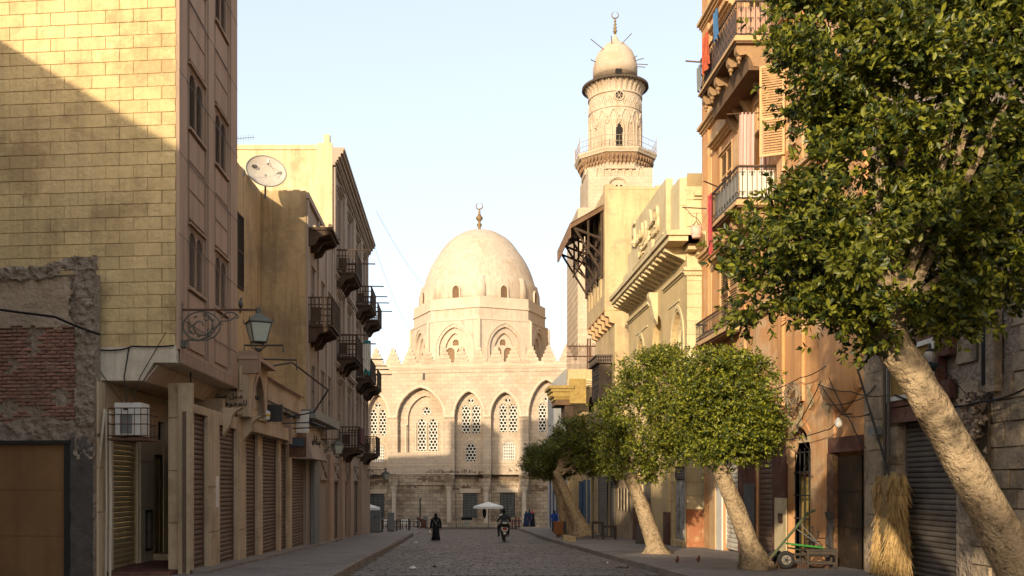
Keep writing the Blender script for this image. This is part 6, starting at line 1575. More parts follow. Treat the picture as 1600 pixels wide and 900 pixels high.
for z in (.5, 1.2, 1.9, 2.5): mb.tube([(arch_d[0], -.2, z), (arch_d[1], -.2, z)], .025, 5)
for i in range(5): a = arch_d[0] + .3 + i * .4; sp_ = spiral((a, 2.9), .02, .2, i, i + 5, 10); mb.tube([(x, -.2, z) for x, z in sp_], .02, 4)
mb.build('iron_grille', m_iron, O)
MB(FR).box(arch_d[0] + .1, arch_d[1] - .1, -.5, -.3, FR.Z(1250, 742), FR.Z(1250, 736)).build('transom_shelf', m_rust, O)
# peeled hood plaster lumps
rough_sheet('peeling_plaster', m_sand, FR, FR.U(1300), FR.U(1234), FR.Z(1270, 690), FR.Z(1270, 600), .05, .06, O, .07, 21, edge=lambda u, z: nz_(u, z, 1.6, 5) > .12, sc=3)
gb(1270, 1306, 640, 0, .06, m_orange, 'pier')
FJ = (FR.U(1352), FR.U(1309))
pnl = MB(FR).box(FJ[0], FJ[1], -.2, .05, gz(25) - .2, FR.Z(1330, 712)).build('dark_panel', M('dark_green_brown_board', (.045, .032, .02), (.03, .022, .014), 3, rough=.5, bump=.2, stain=(.16, .08, .04), samt=.6, sscale=1.5), O)
for z in (gz(25) + 1.05, gz(25) + 2.0): MB(FR).box(FJ[0], FJ[1], .05, .075, z, z + .03).build('panel_joint', m_iron, pnl)
MB(FR).box(FJ[1] - .12, FJ[1] + .35, -.1, .16, gz(25) - .2, FR.Z(1308, 708)).build('door_post', M('rust_brown_board', (.16, .075, .04), (.10, .05, .03), 3, bump=.4, stain=(.3, .2, .08), samt=.6, sscale=2), O)
rough_sheet('rough_column', m_conc, FR, FJ[1] - .2, FJ[1] + .35, gz(25) - .2, FR.Z(1308, 800), .2, .06, O, .06, 23)
gb(1306, 1355, 682, .0, .22, m_maroon, 'fascia', zb=706)
roller(O, FR, sN[0], sN[1], gz(24), FR.Z(1355, 690), m_rollb, w=.02, pitch=.14, single=False)
lamp = thing('wall_lamp', 'white egg-shaped bulb lamp on the orange wall above the dark panel', 'lamp', FR.P(FR.U(1310), .35, FR.Z(1310, 668)))
uu, z_ = FR.U(1310, .35), FR.Z(1310, 661, .35)
MB(FR).lathe(uu, .35, [(.001, z_ - .13), (.07, z_ - .1), (.1, z_ - .03), (.09, z_ + .05), (.05, z_ + .11), (.03, z_ + .14)], 14).build('bulb', m_white, lamp, smooth=True)
MB(FR).tube([(uu, .35, z_ + .13), (uu, .3, z_ + .22), (uu, .0, z_ + .24)], .02, 6).build('arm', m_rust, lamp)
# cable coil bundle above the arch
cb = []
for i in range(9):
    r0 = .32 + .05 * (i % 4); cx_, cz_ = FR.U(1254) + random.uniform(-.12, .12), FR.Z(1254, 618) + random.uniform(-.08, .08)
    o = MB(FR).tube([(cx_ + r0 * 1.35 * math.cos(a), .3 + .03 * (i % 3), cz_ + r0 * .7 * math.sin(a) + .1 * math.sin(3 * a + i)) for a in [2 * math.pi * j / 22 for j in range(23)]], .018, 5); cb.append(o)
root = thing('cable_coil', 'tangled coil of pale cable hung on the wall above the arched doorway', 'cable coil', FR.P(FR.U(1254), .3, FR.Z(1254, 618)))
for o in cb: o.build('cable_loop', M('pale_cable', (.30, .22, .14), bump=0), root)
labs = ['top', 'second', 'third', 'fourth', 'fifth', 'lowest']
def rp(px, py, w): 
    u, z = FR.uv(px, py, w); return tuple(FR.P(u, w, z))
for i, (pts, lab) in enumerate((([(1195, 612), (1250, 590), (1290, 572)], 'sagging cable running up from the tree crown over the coil to the orange wall'),
    ([(1278, 600), (1330, 612), (1385, 618)], 'cable from the coil across the orange wall to the stone pier, upper one'),
    ([(1285, 605), (1320, 650), (1362, 645)], 'cable looping down past the white bulb lamp to the stone pier'),
    ([(1290, 632), (1340, 625), (1368, 602)], 'cable rising along the curved light edge shaped on the orange wall'),
    ([(1283, 595), (1245, 665), (1262, 700)], 'thin cable dropping from the coil to the arched door'),
    ([(1206, 690), (1290, 672), (1306, 660)], 'thin cable from the pier beside the brown shutter to the bulb lamp'),
    ([(1295, 590), (1330, 660), (1352, 700)], 'thin cable slanting down to the narrow shutter'))):
    wire('cable', [rp(x, y, .25 + .02 * i) for x, y in pts], .014, .06, lab)
# shallow bulge added on the flat wall to shape its curved light edge
mb = MB(FR); cb_ = (FR.U(1376) + FR.U(1290)) / 2; 
prof = [(.02, 3.0), (.35, 3.25), (.7, 3.65), (.85, 3.95)]
MB(FR).lathe(25.6, .0, [(.25, FR.Z(1340, 640)), (.7, FR.Z(1340, 628)), (1.25, FR.Z(1340, 608)), (1.45, FR.Z(1340, 590)), (1.45, FR.Z(1340, 500))], 20, sw=.16).build('light_edge_bulge', m_orange, O, smooth=True)

# ================================================================ S2: grey-brown stone building, near right
N2 = thing('stone_building', 'weathered grey-brown stone building with roll shutter and framed yellow panel, shaded by the nearest tree', 'building', (12, 17, G(17)))
SA, SB = 7.0, 23.9
shR = (FR.U(1494), FR.U(1412)); zR = FR.Z(1450, 655)
MB(FR).wall(SA, SB, -1.2, 12.5, [(shR[0], shR[1], -1.1, zR)], .3, w=.0).build('street_wall', m_mortar, N2)
MB().box(10.75, 18, SA, SB, -1.2, 12.5).build('core_wall', m_gstone, N2)
MB().box(10.42, 18, SB - .05, SB - .02, 3, 12.4).build('end_wall', m_gstone, N2)
roller(N2, FR, shR[0], shR[1], gz(20), zR, m_rollg, w=-.06, pitch=.115)
# stone courses as blocks
z = G(20) + .1; r_ = 0
sme = []
for k in range(4):
    f0 = Fr((0, 0, 0), FR.u, FR.n); mb = MB(f0); r = random.Random(k + 40); c = lambda: r.uniform(-.02, .02)
    mb.add([(0, -.05, 0), (1, -.05, 0), (1, -.05, 1), (0, -.05, 1)] + [(.02, .05 + c(), .03), (.98, .05 + c(), .03), (.98, .05 + c(), .97), (.02, .05 + c(), .97)], [(4, 5, 6, 7), (0, 1, 5, 4), (1, 2, 6, 5), (2, 3, 7, 6), (3, 0, 4, 7)])
    me = bpy.data.meshes.new('stone_block'); me.from_pydata([tuple(v) for v in mb.v], [], mb.f); me.materials.append(m_gstone); sme.append(me)
while z < 7.5:
    H_ = random.choice((.36, .42, .48)); u = 9.0 + random.uniform(0, .4)
    while u < SB - .1:
        L_ = random.uniform(.5, .95)
        if u + L_ > SB: L_ = SB - u
        ok = not (u + L_ > shR[0] - .15 and u < shR[1] + .15 and z < zR + .15) and not (u + L_ > FR.U(1482) - .3 and u < FR.U(1388) + .3 and zR - .2 < z < FR.Z(1440, 520)) and not (FR.U(1556) < u + L_ and u < FR.U(1533) and 3.0 < z < 5.2)
        if ok and L_ > .2: piece('stone_block', random.choice(sme), FR.P(u, random.uniform(-.03, .02), z), N2, scale=(1, L_ - .012, H_ - .012))
        u += L_
    z += H_; r_ += 1
# engaged pier left of the shutter
a, b = FR.U(1411), FR.U(1362)
for (ua, ub, w) in ((a, a + .45, .16), (a + .5, b - .3, .28), (b - .28, b, .18)):
    zz = gz(22) - .2
    while zz < 7:
        hh = random.uniform(.7, 1.2); MB(FR).box(ua, ub, .0, w + random.uniform(-.01, .01), zz, zz + hh - .012).build('pier_stone', m_gstone, N2); zz += hh
for px in (1391, 1385): u = FR.U(px, .3); MB(FR).tube([(u, .34, gz(22)), (u, .34, 3.0), (u + .03, .33, 6.5)], .035, 6).build('drain_pipe', m_conc, N2)
MB(FR).box(FR.U(1398), FR.U(1389), .3, .5, FR.Z(1394, 680), FR.Z(1394, 667)).build('meter_box', m_grey, N2)
# framed panel above shutter
pa, pb = FR.U(1482), FR.U(1396); za, zb_ = FR.Z(1440, 655), FR.Z(1440, 528)
MB(FR).box(pa - .12, pb + .12, .05, .22, zR - .02, zR + .32).build('lintel', m_maroon, N2)
fp = thing('framed_panel', 'plain yellow panel in a white and brown frame above the near grey shutter', 'sign', FR.P((pa + pb) / 2, .2, zR + .4))
z0, z1 = zR + .35, zb_
mb = MB(FR); 
for (i, o_, m_, nm) in ((0, .14, m_maroon, 'outer_frame'), (.14, .24, m_white, 'inner_frame')):
    mb = MB(FR); e = i; f = o_; w = .22 if i == 0 else .25
    mb.box(pa + e, pb - e, .05, w, z0 + e, z0 + f); mb.box(pa + e, pb - e, .05, w, z1 - f, z1 - e); mb.box(pa + e, pa + f, .05, w, z0 + f, z1 - f); mb.box(pb - f, pb - e, .05, w, z0 + f, z1 - f); mb.build(nm, m_, fp)
MB(FR).box(pa + .24, pb - .24, .05, .18, z0 + .24, z1 - .24).build('panel', M('mustard_panel', (.30, .19, .05), (.25, .155, .045), 1, bump=.1), fp)
for (zz) in (0.0, .9): MB(FR).box(pa - .4, pa - .02, .05, .2, z0 + zz, z0 + zz + .4).build('frame_ear', m_maroon, fp)
ln = thing('wall_lantern', 'dark metal lantern with pale glass mounted on the yellow framed panel', 'lantern', FR.P(FR.U(1455), .4, FR.Z(1455, 600)))
u, zt_ = FR.U(1453, .45), FR.Z(1453, 540, .45); px_ = 19 / F
def lz(py): return FR.Z(1453, py, .45)
MB(FR).lathe(u, .45, [(.09, lz(566)), (.11, lz(560)), (.11, lz(553)), (.07, lz(549))], 10).build('glass', M('cloudy_glass', (.42, .38, .33), rough=.3, bump=0), ln)
MB(FR).lathe(u, .45, [(.07, lz(549)), (.1, lz(547)), (.03, lz(544)), (.03, lz(540)), (.01, lz(537))], 8).build('top_cap', m_iron, ln)
mb = MB(FR); mb.lathe(u, .45, [(.02, lz(584)), (.05, lz(580)), (.15, lz(574)), (.16, lz(570)), (.1, lz(567))], 8)
for s in (-1, 0, 1): mb.lathe(u + s * .11, .5, [(.02, lz(580)), (.04, lz(576)), (.035, lz(568)), (.01, lz(566))], 6)
mb.tube([(u, .45, lz(572)), (u + .2, .3, lz(577)), (u + .25, .15, lz(574))], .03, 5); mb.build('scrolled_base', M('dark_teal_metal', (.03, .05, .055), bump=.2), ln)
# dark niche with two pilasters
MB(FR).box(FR.U(1556), FR.U(1534), .0, .012, FR.Z(1545, 600), FR.Z(1545, 480)).build('dark_niche', m_dark, N2)
MB(FR).box(FR.U(1570), FR.U(1556), .05, .2, FR.Z(1563, 612), FR.Z(1563, 480)).build('short_pilaster', m_gstone, N2)
# dried foliage relief: dry leaves clinging
m_dry = M('dry_leaf', (.46, .32, .20), (.33, .25, .17), 4, bump=.2, rand=.35)
dl = thing('dry_leaf_cluster', 'bunch of dried curled leaves and vines clinging to the stone wall beside the leaning trunk', 'dried plant', FR.P(FR.U(1540), .15, FR.Z(1540, 640)))
for i in range(150):
    t = random.random(); px = random.gauss(1540 - 4 * (t > .5), 10); py = 615 + 115 * t ** 1.1; u, z = FR.uv(px, py); s = random.uniform(.10, .2); a = random.uniform(0, 6.28); w = .12 + random.uniform(0, .16)
    ca, sa = math.cos(a) * s, math.sin(a) * s; k_ = random.uniform(.03, .08)
    MB(FR).add([(u, w, z), (u + ca * .5 - sa * .45, w + k_, z + sa * .5 + ca * .45), (u + ca, w + .02, z + sa), (u + ca * .5 + sa * .45, w + k_, z + sa * .5 - ca * .45)], [(0, 1, 2), (0, 2, 3)]).build('leaf', m_dry, dl)
MB(FR).box(FR.U(1552), FR.U(1528), .05, .11, FR.Z(1540, 735), FR.Z(1540, 612)).build('vine_mat', M('dry_vine_mat', (.12, .09, .06), (.06, .045, .03), 6, bump=1, bscale=12), dl)
wire('cable', [rp(1398, 617, .3), rp(1470, 634, .3), rp(1530, 628, .3), rp(1600, 608, .3), rp(1700, 590, .3)], .022, .05, 'thick black cable crossing the stone building at panel height')
wire('cable', [rp(1470, 570, .4), rp(1520, 625, .3)], .01, .03, 'thin cable slanting from the lantern down to the dried leaves')
# long pole leaning in front of pier
o = MB().tube([rp(1340, 577, .7), rp(1396, 765, .45)], .028, 6).build('leaning_pole', m_iron, loc=rp(1396, 765, .45)); tag(o, 'long thin dark pole slanting across the stone pier beside the yellow panel', 'pole')
# ================================================================ street trees
def leaf_cloud(lobes, n_shoot, per, Lf, seed, fine=False, shell=(.55, 1.08)):
    r = np.random.default_rng(seed); C_ = np.array([l[0] for l in lobes]); Rr = np.array([l[1] for l in lobes]); wgt = (Rr[:, 0] * Rr[:, 2]) ** 1.0; wgt /= wgt.sum()
    k = r.choice(len(lobes), n_shoot, p=wgt); d = r.normal(size=(n_shoot, 3)); d /= np.linalg.norm(d, axis=1)[:, None]
    rad = shell[0] + (shell[1] - shell[0]) * r.random(n_shoot) ** .55
    # lumps
    ph = r.uniform(0, 6.28, (5, 3)); fr = r.uniform(2.2, 5.0, (5, 3)); lump = sum(np.sin(d @ f * 1.6 + p.sum()) for f, p in zip(fr, ph)) / 5
    rad = rad * (1 + .24 * lump + .04 * r.normal(size=n_shoot))
    P = C_[k] + d * Rr[k] * rad[:, None]
    nc = int(n_shoot / CL[1]); ci = r.integers(0, n_shoot, nc); cc_ = P[ci]; own = r.integers(0, nc, n_shoot)
    m_ = r.random(n_shoot) < .82
    off = r.normal(size=(n_shoot, 3)) * CL[0] * np.array([1, 1, .6]); P = np.where(m_[:, None], cc_[own] + off, P); d = np.where(m_[:, None], d[ci][own] * .6 + off / CL[0] * .4, d); d /= np.linalg.norm(d, axis=1)[:, None] + 1e-9
    P = P[P[:, 2] > MINZ[0]] if MINZ[0] else P
    keep = len(P); 
    if MINZ[0]: d = d[:0]; d = (P - C_.mean(0)); d /= np.linalg.norm(d, axis=1)[:, None]
    n_shoot = keep
    ax = d * .7 + r.normal(size=(n_shoot, 3)) * .5 + np.array([0, 0, .25]); ax /= np.linalg.norm(ax, axis=1)[:, None]
    base = np.repeat(P, per, 0); A_ = np.repeat(ax, per, 0); j = np.tile(np.arange(per), n_shoot) / per
    N_ = len(base); rd = r.normal(size=(N_, 3)); side = np.cross(A_, rd); side /= np.linalg.norm(side, axis=1)[:, None] + 1e-9
    dirv = A_ * (.25 + .75 * j)[:, None] + side * .8 + np.array([0, 0, -.12]); dirv /= np.linalg.norm(dirv, axis=1)[:, None]
    base = base + A_ * (j * .16)[:, None]
    L_ = Lf * r.uniform(.7, 1.2, N_)[:, None]; wv = np.cross(dirv, A_ + .3 * rd); wv /= np.linalg.norm(wv, axis=1)[:, None] + 1e-9
    nv = np.cross(wv, dirv); W_ = L_ * .23
    p0 = base; tip = base + dirv * L_ - nv * L_ * .08; m1 = base + dirv * L_ * .35 + nv * L_ * .05; m2 = base + dirv * L_ * .72 + nv * L_ * .03
    if fine:
        V = np.stack([p0, m1 + wv * W_, m2 + wv * W_ * .8, tip, m2 - wv * W_ * .8, m1 - wv * W_], 1).reshape(-1, 3)
        Fq = np.array([[0, 3, 2, 1], [0, 5, 4, 3]])[None] + (np.arange(N_) * 6)[:, None, None]; return V, Fq.reshape(-1, 4)
    mm = base + dirv * L_ * .5 + nv * L_ * .05
    V = np.stack([p0, mm + wv * W_, tip, mm - wv * W_], 1).reshape(-1, 3)
    Fq = np.array([[0, 2, 1], [0, 3, 2]])[None] + (np.arange(N_) * 4)[:, None, None]; return V, Fq.reshape(-1, 3)
MINZ = [0]; CL = [.17, 22]
def np_mesh(name, V, Fc, mat, parent, loc):
    me = bpy.data.meshes.new(name); n, k = Fc.shape
    me.vertices.add(len(V)); me.vertices.foreach_set('co', (V - np.array(loc)).astype(np.float32).ravel())
    me.loops.add(n * k); me.loops.foreach_set('vertex_index', Fc.ravel().astype(np.int32))
    me.polygons.add(n); me.polygons.foreach_set('loop_start', (np.arange(n) * k).astype(np.int32)); me.polygons.foreach_set('loop_total', np.full(n, k, np.int32))
    me.materials.append(mat); me.update(calc_edges=True)
    o = bpy.data.objects.new(name, me); COL.objects.link(o); o.parent = parent; return o
def trunk_mesh(pts, rs, parent, seed=0, n=14, name='trunk'):
    P = [Vector(p) for p in pts]; PP = []; RR = []
    for i in range(len(P) - 1):
        for t in (0, .25, .5, .75):
            p0, p1, p2, p3 = P[max(i - 1, 0)], P[i], P[i + 1], P[min(i + 2, len(P) - 1)]
            PP.append(.5 * ((2 * p1) + (-p0 + p2) * t + (2 * p0 - 5 * p1 + 4 * p2 - p3) * t * t + (-p0 + 3 * p1 - 3 * p2 + p3) * t ** 3)); RR.append(rs[i] + (rs[i + 1] - rs[i]) * t)
    PP.append(P[-1]); RR.append(rs[-1])
    mb = MB().tube([tuple(p) for p in PP], RR, n)
    c = 0
    for i in range(len(PP)):
        for k in range(n):
            v = mb.v[i * n + k]; d = (v - PP[i]); u = noise.noise(Vector((v.x * 3.5, v.y * 3.5, v.z * 1.8 + seed))) * .12 + noise.noise(v * 9) * .05
            fl = max(0, 1 - i / 4) * .42 * (1 + math.sin(k * 2.6 + seed)) if i < 4 else 0
            mb.v[i * n + k] = PP[i] + d * (1 + u + fl)
    return mb.build(name, m_bark, parent, smooth=True)
def tree(label, base, path, rs, lobes, n_shoot, per, seed, fine=False, Lf=.10, nb=9, minz=0, singles=0):
    t = thing('ficus_tree', label, 'tree', base, 'clipped ficus trees on the right pavement')
    trunk_mesh(path, rs, t, seed)
    r = random.Random(seed); top = Vector(path[-1]); mb = MB()
    for i in range(nb):
        l = lobes[i % len(lobes)]; c = Vector(l[0]); e = c + Vector((r.uniform(-.6, .6) * l[1][0], r.uniform(-.6, .6) * l[1][1], r.uniform(-.3, .7) * l[1][2])); s = Vector(path[-2]).lerp(top, r.uniform(.4, 1))
        m_ = s.lerp(e, .5) + Vector((r.uniform(-.15, .15), r.uniform(-.15, .15), -.1)); mb.tube([tuple(s), tuple(m_), tuple(e)], [rs[-1] * .45, rs[-1] * .28, .02], 6)
    mb.build('limbs', m_bark, t)
    MINZ[0] = minz
    V, Fc = leaf_cloud(lobes, n_shoot, per, Lf, seed, fine)
    MINZ[0] = 0
    if singles:
        # the leaves nearest the camera singly, the rest as one crown
        k = 6; cen = V.reshape(-1, k, 3).mean(1); cam_ = np.array([0, 0, EYE]); dd = np.linalg.norm(cen - cam_, axis=1)
        inf = (np.abs(cen[:, 0] / cen[:, 1]) < .59) & ((cen[:, 2] - EYE) / cen[:, 1] < .5)
        dd = np.where(inf, dd, 1e9); idx = np.argsort(dd)[:singles]; keep = np.ones(len(cen), bool); keep[idx] = False
        Vr = V.reshape(-1, k, 3)
        for q in idx:
            vs = Vr[q]; me = bpy.data.meshes.new('leaf'); me.from_pydata([tuple(v - vs[0]) for v in vs], [], [(0, 3, 2, 1), (0, 5, 4, 3)]); me.materials.append(m_leaf)
            o = bpy.data.objects.new('leaf', me); COL.objects.link(o); o.parent = t; o.location = Vector(vs[0]) - Vector(base)
        V = Vr[keep].reshape(-1, 3); n = keep.sum(); Fc = (np.array([[0, 3, 2, 1], [0, 5, 4, 3]])[None] + (np.arange(n) * 6)[:, None, None]).reshape(-1, 4)
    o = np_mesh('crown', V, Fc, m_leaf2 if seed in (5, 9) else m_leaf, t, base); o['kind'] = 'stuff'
    return t
def wl_(pts): return [tuple(W3(*p)) for p in pts]
def lob(px, py, Y, rx, ry, rd=None):
    s = Y / F; return (tuple(W3(px, py, Y)), (rx * s, (rd or (rx + ry) / 2) * s, ry * s))
# nearest tree
CL[:] = [.2, 48]
tree('huge ficus tree whose dark crown fills the upper right above a thick leaning trunk', (7.75, 12.9, gz(13)),
     wl_([(1632, 990, 12.9), (1600, 905, 12.9), (1545, 800, 12.95), (1480, 680, 13), (1430, 590, 13), (1398, 545, 13.1), (1385, 500, 13.2)]), [.38, .31, .26, .235, .23, .23, .2],
     [lob(1485, 150, 13.3, 205, 185, 180), lob(1325, 85, 13.0, 95, 85, 100), lob(1255, 405, 12.8, 112, 88, 110), lob(1400, 420, 13.0, 150, 108, 150), lob(1560, 385, 13.4, 150, 112, 150), lob(1620, 150, 13.4, 200, 200, 180), lob(1400, -60, 13.5, 200, 130, 160), lob(1350, 290, 13.0, 68, 130, 100), lob(1290, 492, 12.8, 66, 42, 70)],
     12500, 9, 3, fine=True, nb=16, Lf=.105, singles=280)
CL[:] = [.17, 26]  # next tree is added out of view, its crown shades the nearest tree
tree('added unseen ficus tree behind the viewer, crown placed to shade the nearest tree', (7.3, 3.0, gz(3)),
     [(7.3, 3.0, gz(3)), (7.1, 3.05, 1.0), (6.5, 3.1, 2.6), (5.8, 3.3, 4.0), (5.4, 3.4, 4.8)], [.34, .28, .25, .23, .2],
     [((5.0, 3.4, 6.5), (2.5, 2.4, 2.1)), ((6.8, 3.8, 6.2), (1.8, 1.8, 1.6)), ((3.4, 3.4, 5.5), (1.2, 1.5, 1.0))], 3000, 8, 29, Lf=.12)
CL[:] = [.2, 42]
tree('sunlit round ficus tree with its leaning trunk right beside the hand cart', (7.6, 24.3, gz(24.3)),
     wl_([(1182, 893, 24.3), (1170, 850, 24.3), (1148, 790, 24.3), (1128, 740, 24.3), (1116, 712, 24.3)]), [.30, .25, .22, .20, .17],
     [lob(1136, 642, 24.6, 60, 68, 70), lob(1178, 638, 24.2, 28, 40, 40), lob(1112, 586, 24.6, 46, 34, 50), lob(1142, 694, 24.2, 56, 32, 52), lob(1168, 582, 24.7, 30, 24, 36), lob(1190, 680, 24.0, 20, 26, 28), lob(1090, 640, 24.2, 28, 40, 35), lob(1140, 562, 24.6, 20, 18, 25)], 6000, 8, 5, Lf=.10)
tree('third ficus tree from the right, bright trunk at the edge of the sunlit pavement patch', (7.15, 33.8, gz(33.8)),
     wl_([(1025, 866, 33.8), (1022, 850, 33.8), (1006, 800, 33.8), (992, 765, 33.8), (982, 740, 33.9)]), [.42, .31, .27, .23, .2],
     [lob(1020, 640, 34, 72, 82, 75), lob(985, 625, 33.6, 34, 44, 45), lob(1052, 595, 34.2, 50, 46, 50), lob(1000, 700, 33.6, 54, 42, 55), lob(1070, 660, 34.2, 45, 60, 50), lob(965, 665, 33.5, 26, 26, 30), lob(1040, 562, 34.2, 24, 18, 26), lob(1005, 735, 33.6, 34, 20, 32)], 6800, 8, 9, Lf=.10)
tree('fourth ficus tree from the right, shaded crown, trunk leaning towards the street', (7.6, 55, gz(55)),
     wl_([(912, 838, 55), (905, 815, 55), (890, 785, 55), (877, 755, 55), (868, 735, 55)]), [.5, .36, .28, .24, .2],
     [lob(925, 694, 55, 52, 44, 50), lob(955, 705, 54.6, 42, 40, 45), lob(900, 690, 55.4, 34, 36, 40)], 6500, 7, 13, Lf=.12)
tree('farthest ficus tree, small dark crown before the mosque facade, upright trunk', (7.15, 58.5, gz(58.5)),
     wl_([(889, 838, 58.5), (882, 810, 58.5), (874, 775, 58.5), (868, 750, 58.5), (866, 735, 58.5)]), [.42, .32, .26, .24, .2],
     [lob(853, 718, 58.5, 34, 30, 36), lob(880, 710, 58.5, 32, 30, 34)], 4500, 7, 17, Lf=.12)

# ================================================================ lanterns on scroll brackets
def street_lantern(label, fr, u, zbar, out, s=1.0, bird=False):
    """fr: wall frame; bracket stands out perpendicular to the wall"""
    t = thing('street_lantern', label, 'street lantern', fr.P(u, 0, zbar), 'old lanterns on scroll brackets')
    mb = MB(fr); mb.box(u - .06 * s, u + .06 * s, 0, .09 * s, zbar - .80 * s, zbar + .12 * s); mb.lathe(u, .05 * s, [(.07 * s, zbar + .12 * s), (.04 * s, zbar + .22 * s), (.001, zbar + .3 * s)], 6); mb.box(u - .1 * s, u + .1 * s, 0, .2 * s, zbar - .98 * s, zbar - .80 * s); mb.build('wall_plate', m_lampm, t)
    MB(fr).tube([(u, .08 * s, zbar), (u, out, zbar)], .032 * s, 8).build('bar', m_rust, t)
    mb = MB(fr); Rr = .36 * s; c = (.58 * s, zbar - .42 * s); T = lambda pts, r: mb.tube([(u, a, b) for a, b in pts], r * s, 5)
    T(arcpts(c, .48 * s, math.pi * .95, -.15 * math.pi, 14, .78), .02); T(arcpts(c, .48 * s, math.pi * .95, math.pi * 1.9, 14, .78), .022)
    T(spiral((c[0] - .02 * s, c[1]), .05 * s, .36 * s, 0, 7.6, 26), .02); T(spiral((c[0] + .2 * s, c[1] - .1 * s), .02 * s, .14 * s, 2, 7.5, 14), .018)
    T(spiral((c[0] - .2 * s, c[1] - .12 * s), .02 * s, .16 * s, 1, -5, 14), .018); T(spiral((c[0] + .1 * s, c[1] + .2 * s), .02 * s, .13 * s, 3, 8.5, 12), .018)
    T([(.1 * s, zbar - .9 * s), (.25 * s, zbar - .78 * s), (.5 * s, zbar - .8 * s), (.8 * s, zbar - .68 * s), (1.0 * s, zbar - .4 * s), (1.1 * s, zbar - .28 * s)], .024)
    T(arcpts((1.32 * s, zbar - .24 * s), .22 * s, math.pi, .2, 10, .8), .02); T([(1.12 * s, zbar - .3 * s), (1.3 * s, zbar - .28 * s), (1.45 * s, zbar - .2 * s)], .018); T(spiral((1.5 * s, zbar - .16 * s), .01, .07 * s, 0, 5, 8), .014); T(spiral((1.12 * s, zbar - .33 * s), .01, .06 * s, 0, 5, 8), .014)
    for q in range(9):
        a = q * .8 + .3; cc_ = (c[0] + .3 * s * math.cos(a), c[1] + .25 * s * math.sin(a)); mb.prism([], 0, 0) if False else None
        mb.tube([(u, cc_[0], cc_[1]), (u, cc_[0] + .06 * s * math.cos(a + 1), cc_[1] + .06 * s * math.sin(a + 1)), (u, cc_[0] + .12 * s * math.cos(a + 1.8), cc_[1] + .1 * s * math.sin(a + 1.8))], [.008 * s, .03 * s, .006 * s], 4)
    mb.build('scroll_bracket', m_lampm, t)
    w = out + .06 * s; z = zbar
    MB(fr).lathe(u, w, [(.06 * s, z - .1 * s), (.065 * s, z + .05 * s), (.04 * s, z + .06 * s)], 10).build('collar', m_lampm, t)
    q4 = lambda r, zz, ro=45: [(u + r * math.cos(R(ro + 90 * i)), w + r * math.sin(R(ro + 90 * i)), zz) for i in range(4)]
    def fr4(r0, z0, r1, z1, nm, mt, pr_=t, ro=20):
        a, b = q4(r0, z0, ro), q4(r1, z1, ro); return MB(fr).add(a + b, [(3, 2, 1, 0), (4, 5, 6, 7), (0, 1, 5, 4), (1, 2, 6, 5), (2, 3, 7, 6), (3, 0, 4, 7)]).build(nm, mt, pr_)
    rt, zt_ = .42 * s, z - .32 * s
    roof_ = MB(fr); 
    ringsR = [(.10, -.10), (.16, -.15), (.24, -.20), (.34, -.27), (.43, -.32), (.43, -.345), (.38, -.35)]
    for (r0, a0), (r1, a1) in zip(ringsR, ringsR[1:]):
        A_, B_ = q4(r0 * s, z + a0 * s, 20), q4(r1 * s, z + a1 * s, 20); b0 = len(roof_.v); roof_.add(A_ + B_, [(0, 1, 5, 4), (1, 2, 6, 5), (2, 3, 7, 6), (3, 0, 4, 7)])
    roof_.build('lamp_roof', m_lampm, t)
    zb_ = z - .84 * s; rb = .235 * s
    top, bot = q4(.385 * s, z - .35 * s, 20), q4(rb, zb_, 20)
    for i in range(4):
        MB(fr).quad(top[i], top[(i + 1) % 4], bot[(i + 1) % 4], bot[i]).build('glass_pane', m_frost, t)
    mb = MB(fr)
    for i in range(4):
        mb.tube([top[i], bot[i]], .018 * s, 4); mb.tube([bot[i], bot[(i + 1) % 4]], .02 * s, 4); mb.tube([top[i], top[(i + 1) % 4]], .02 * s, 4)
        c_ = bot[i]; mb.tube([c_, (u + (c_[0] - u) * .9, w + (c_[1] - w) * .9, zb_ - .12 * s), (u + (c_[0] - u) * .3, w + (c_[1] - w) * .3, zb_ - .2 * s), (u, w, zb_ - .21 * s)], .016 * s, 4)
        tp = q4(.44 * s, z - .33 * s, 20)[i]; mb.tube([tp, (tp[0], tp[1], tp[2] + .1 * s)], [.02 * s, .008 * s], 4)
    mb.lathe(u, w, [(.10 * s, zb_ - .16 * s), (.1 * s, zb_ - .2 * s), (.04 * s, zb_ - .25 * s)], 8); mb.build('lamp_cage', m_lampm, t)
    return t
zb1 = FA.Z(281, 484); ul = 21.9
street_lantern('large old street lantern on a scroll bracket at the corner of the mauve-brown front', FA, ul, EYE + (755 - 484) / F * ul, 1.76, .88)
street_lantern('middle old lantern on a scroll bracket, in front of the grey shop shutters', FL, 42.5, EYE + (755 - 686) / F * 42.5, 1.05, .78)
street_lantern('farthest old lantern at the end of the left row, seen against the mosque', FL, 67.5, EYE + (755 - 734) / F * 67.5, 1.45, .78)
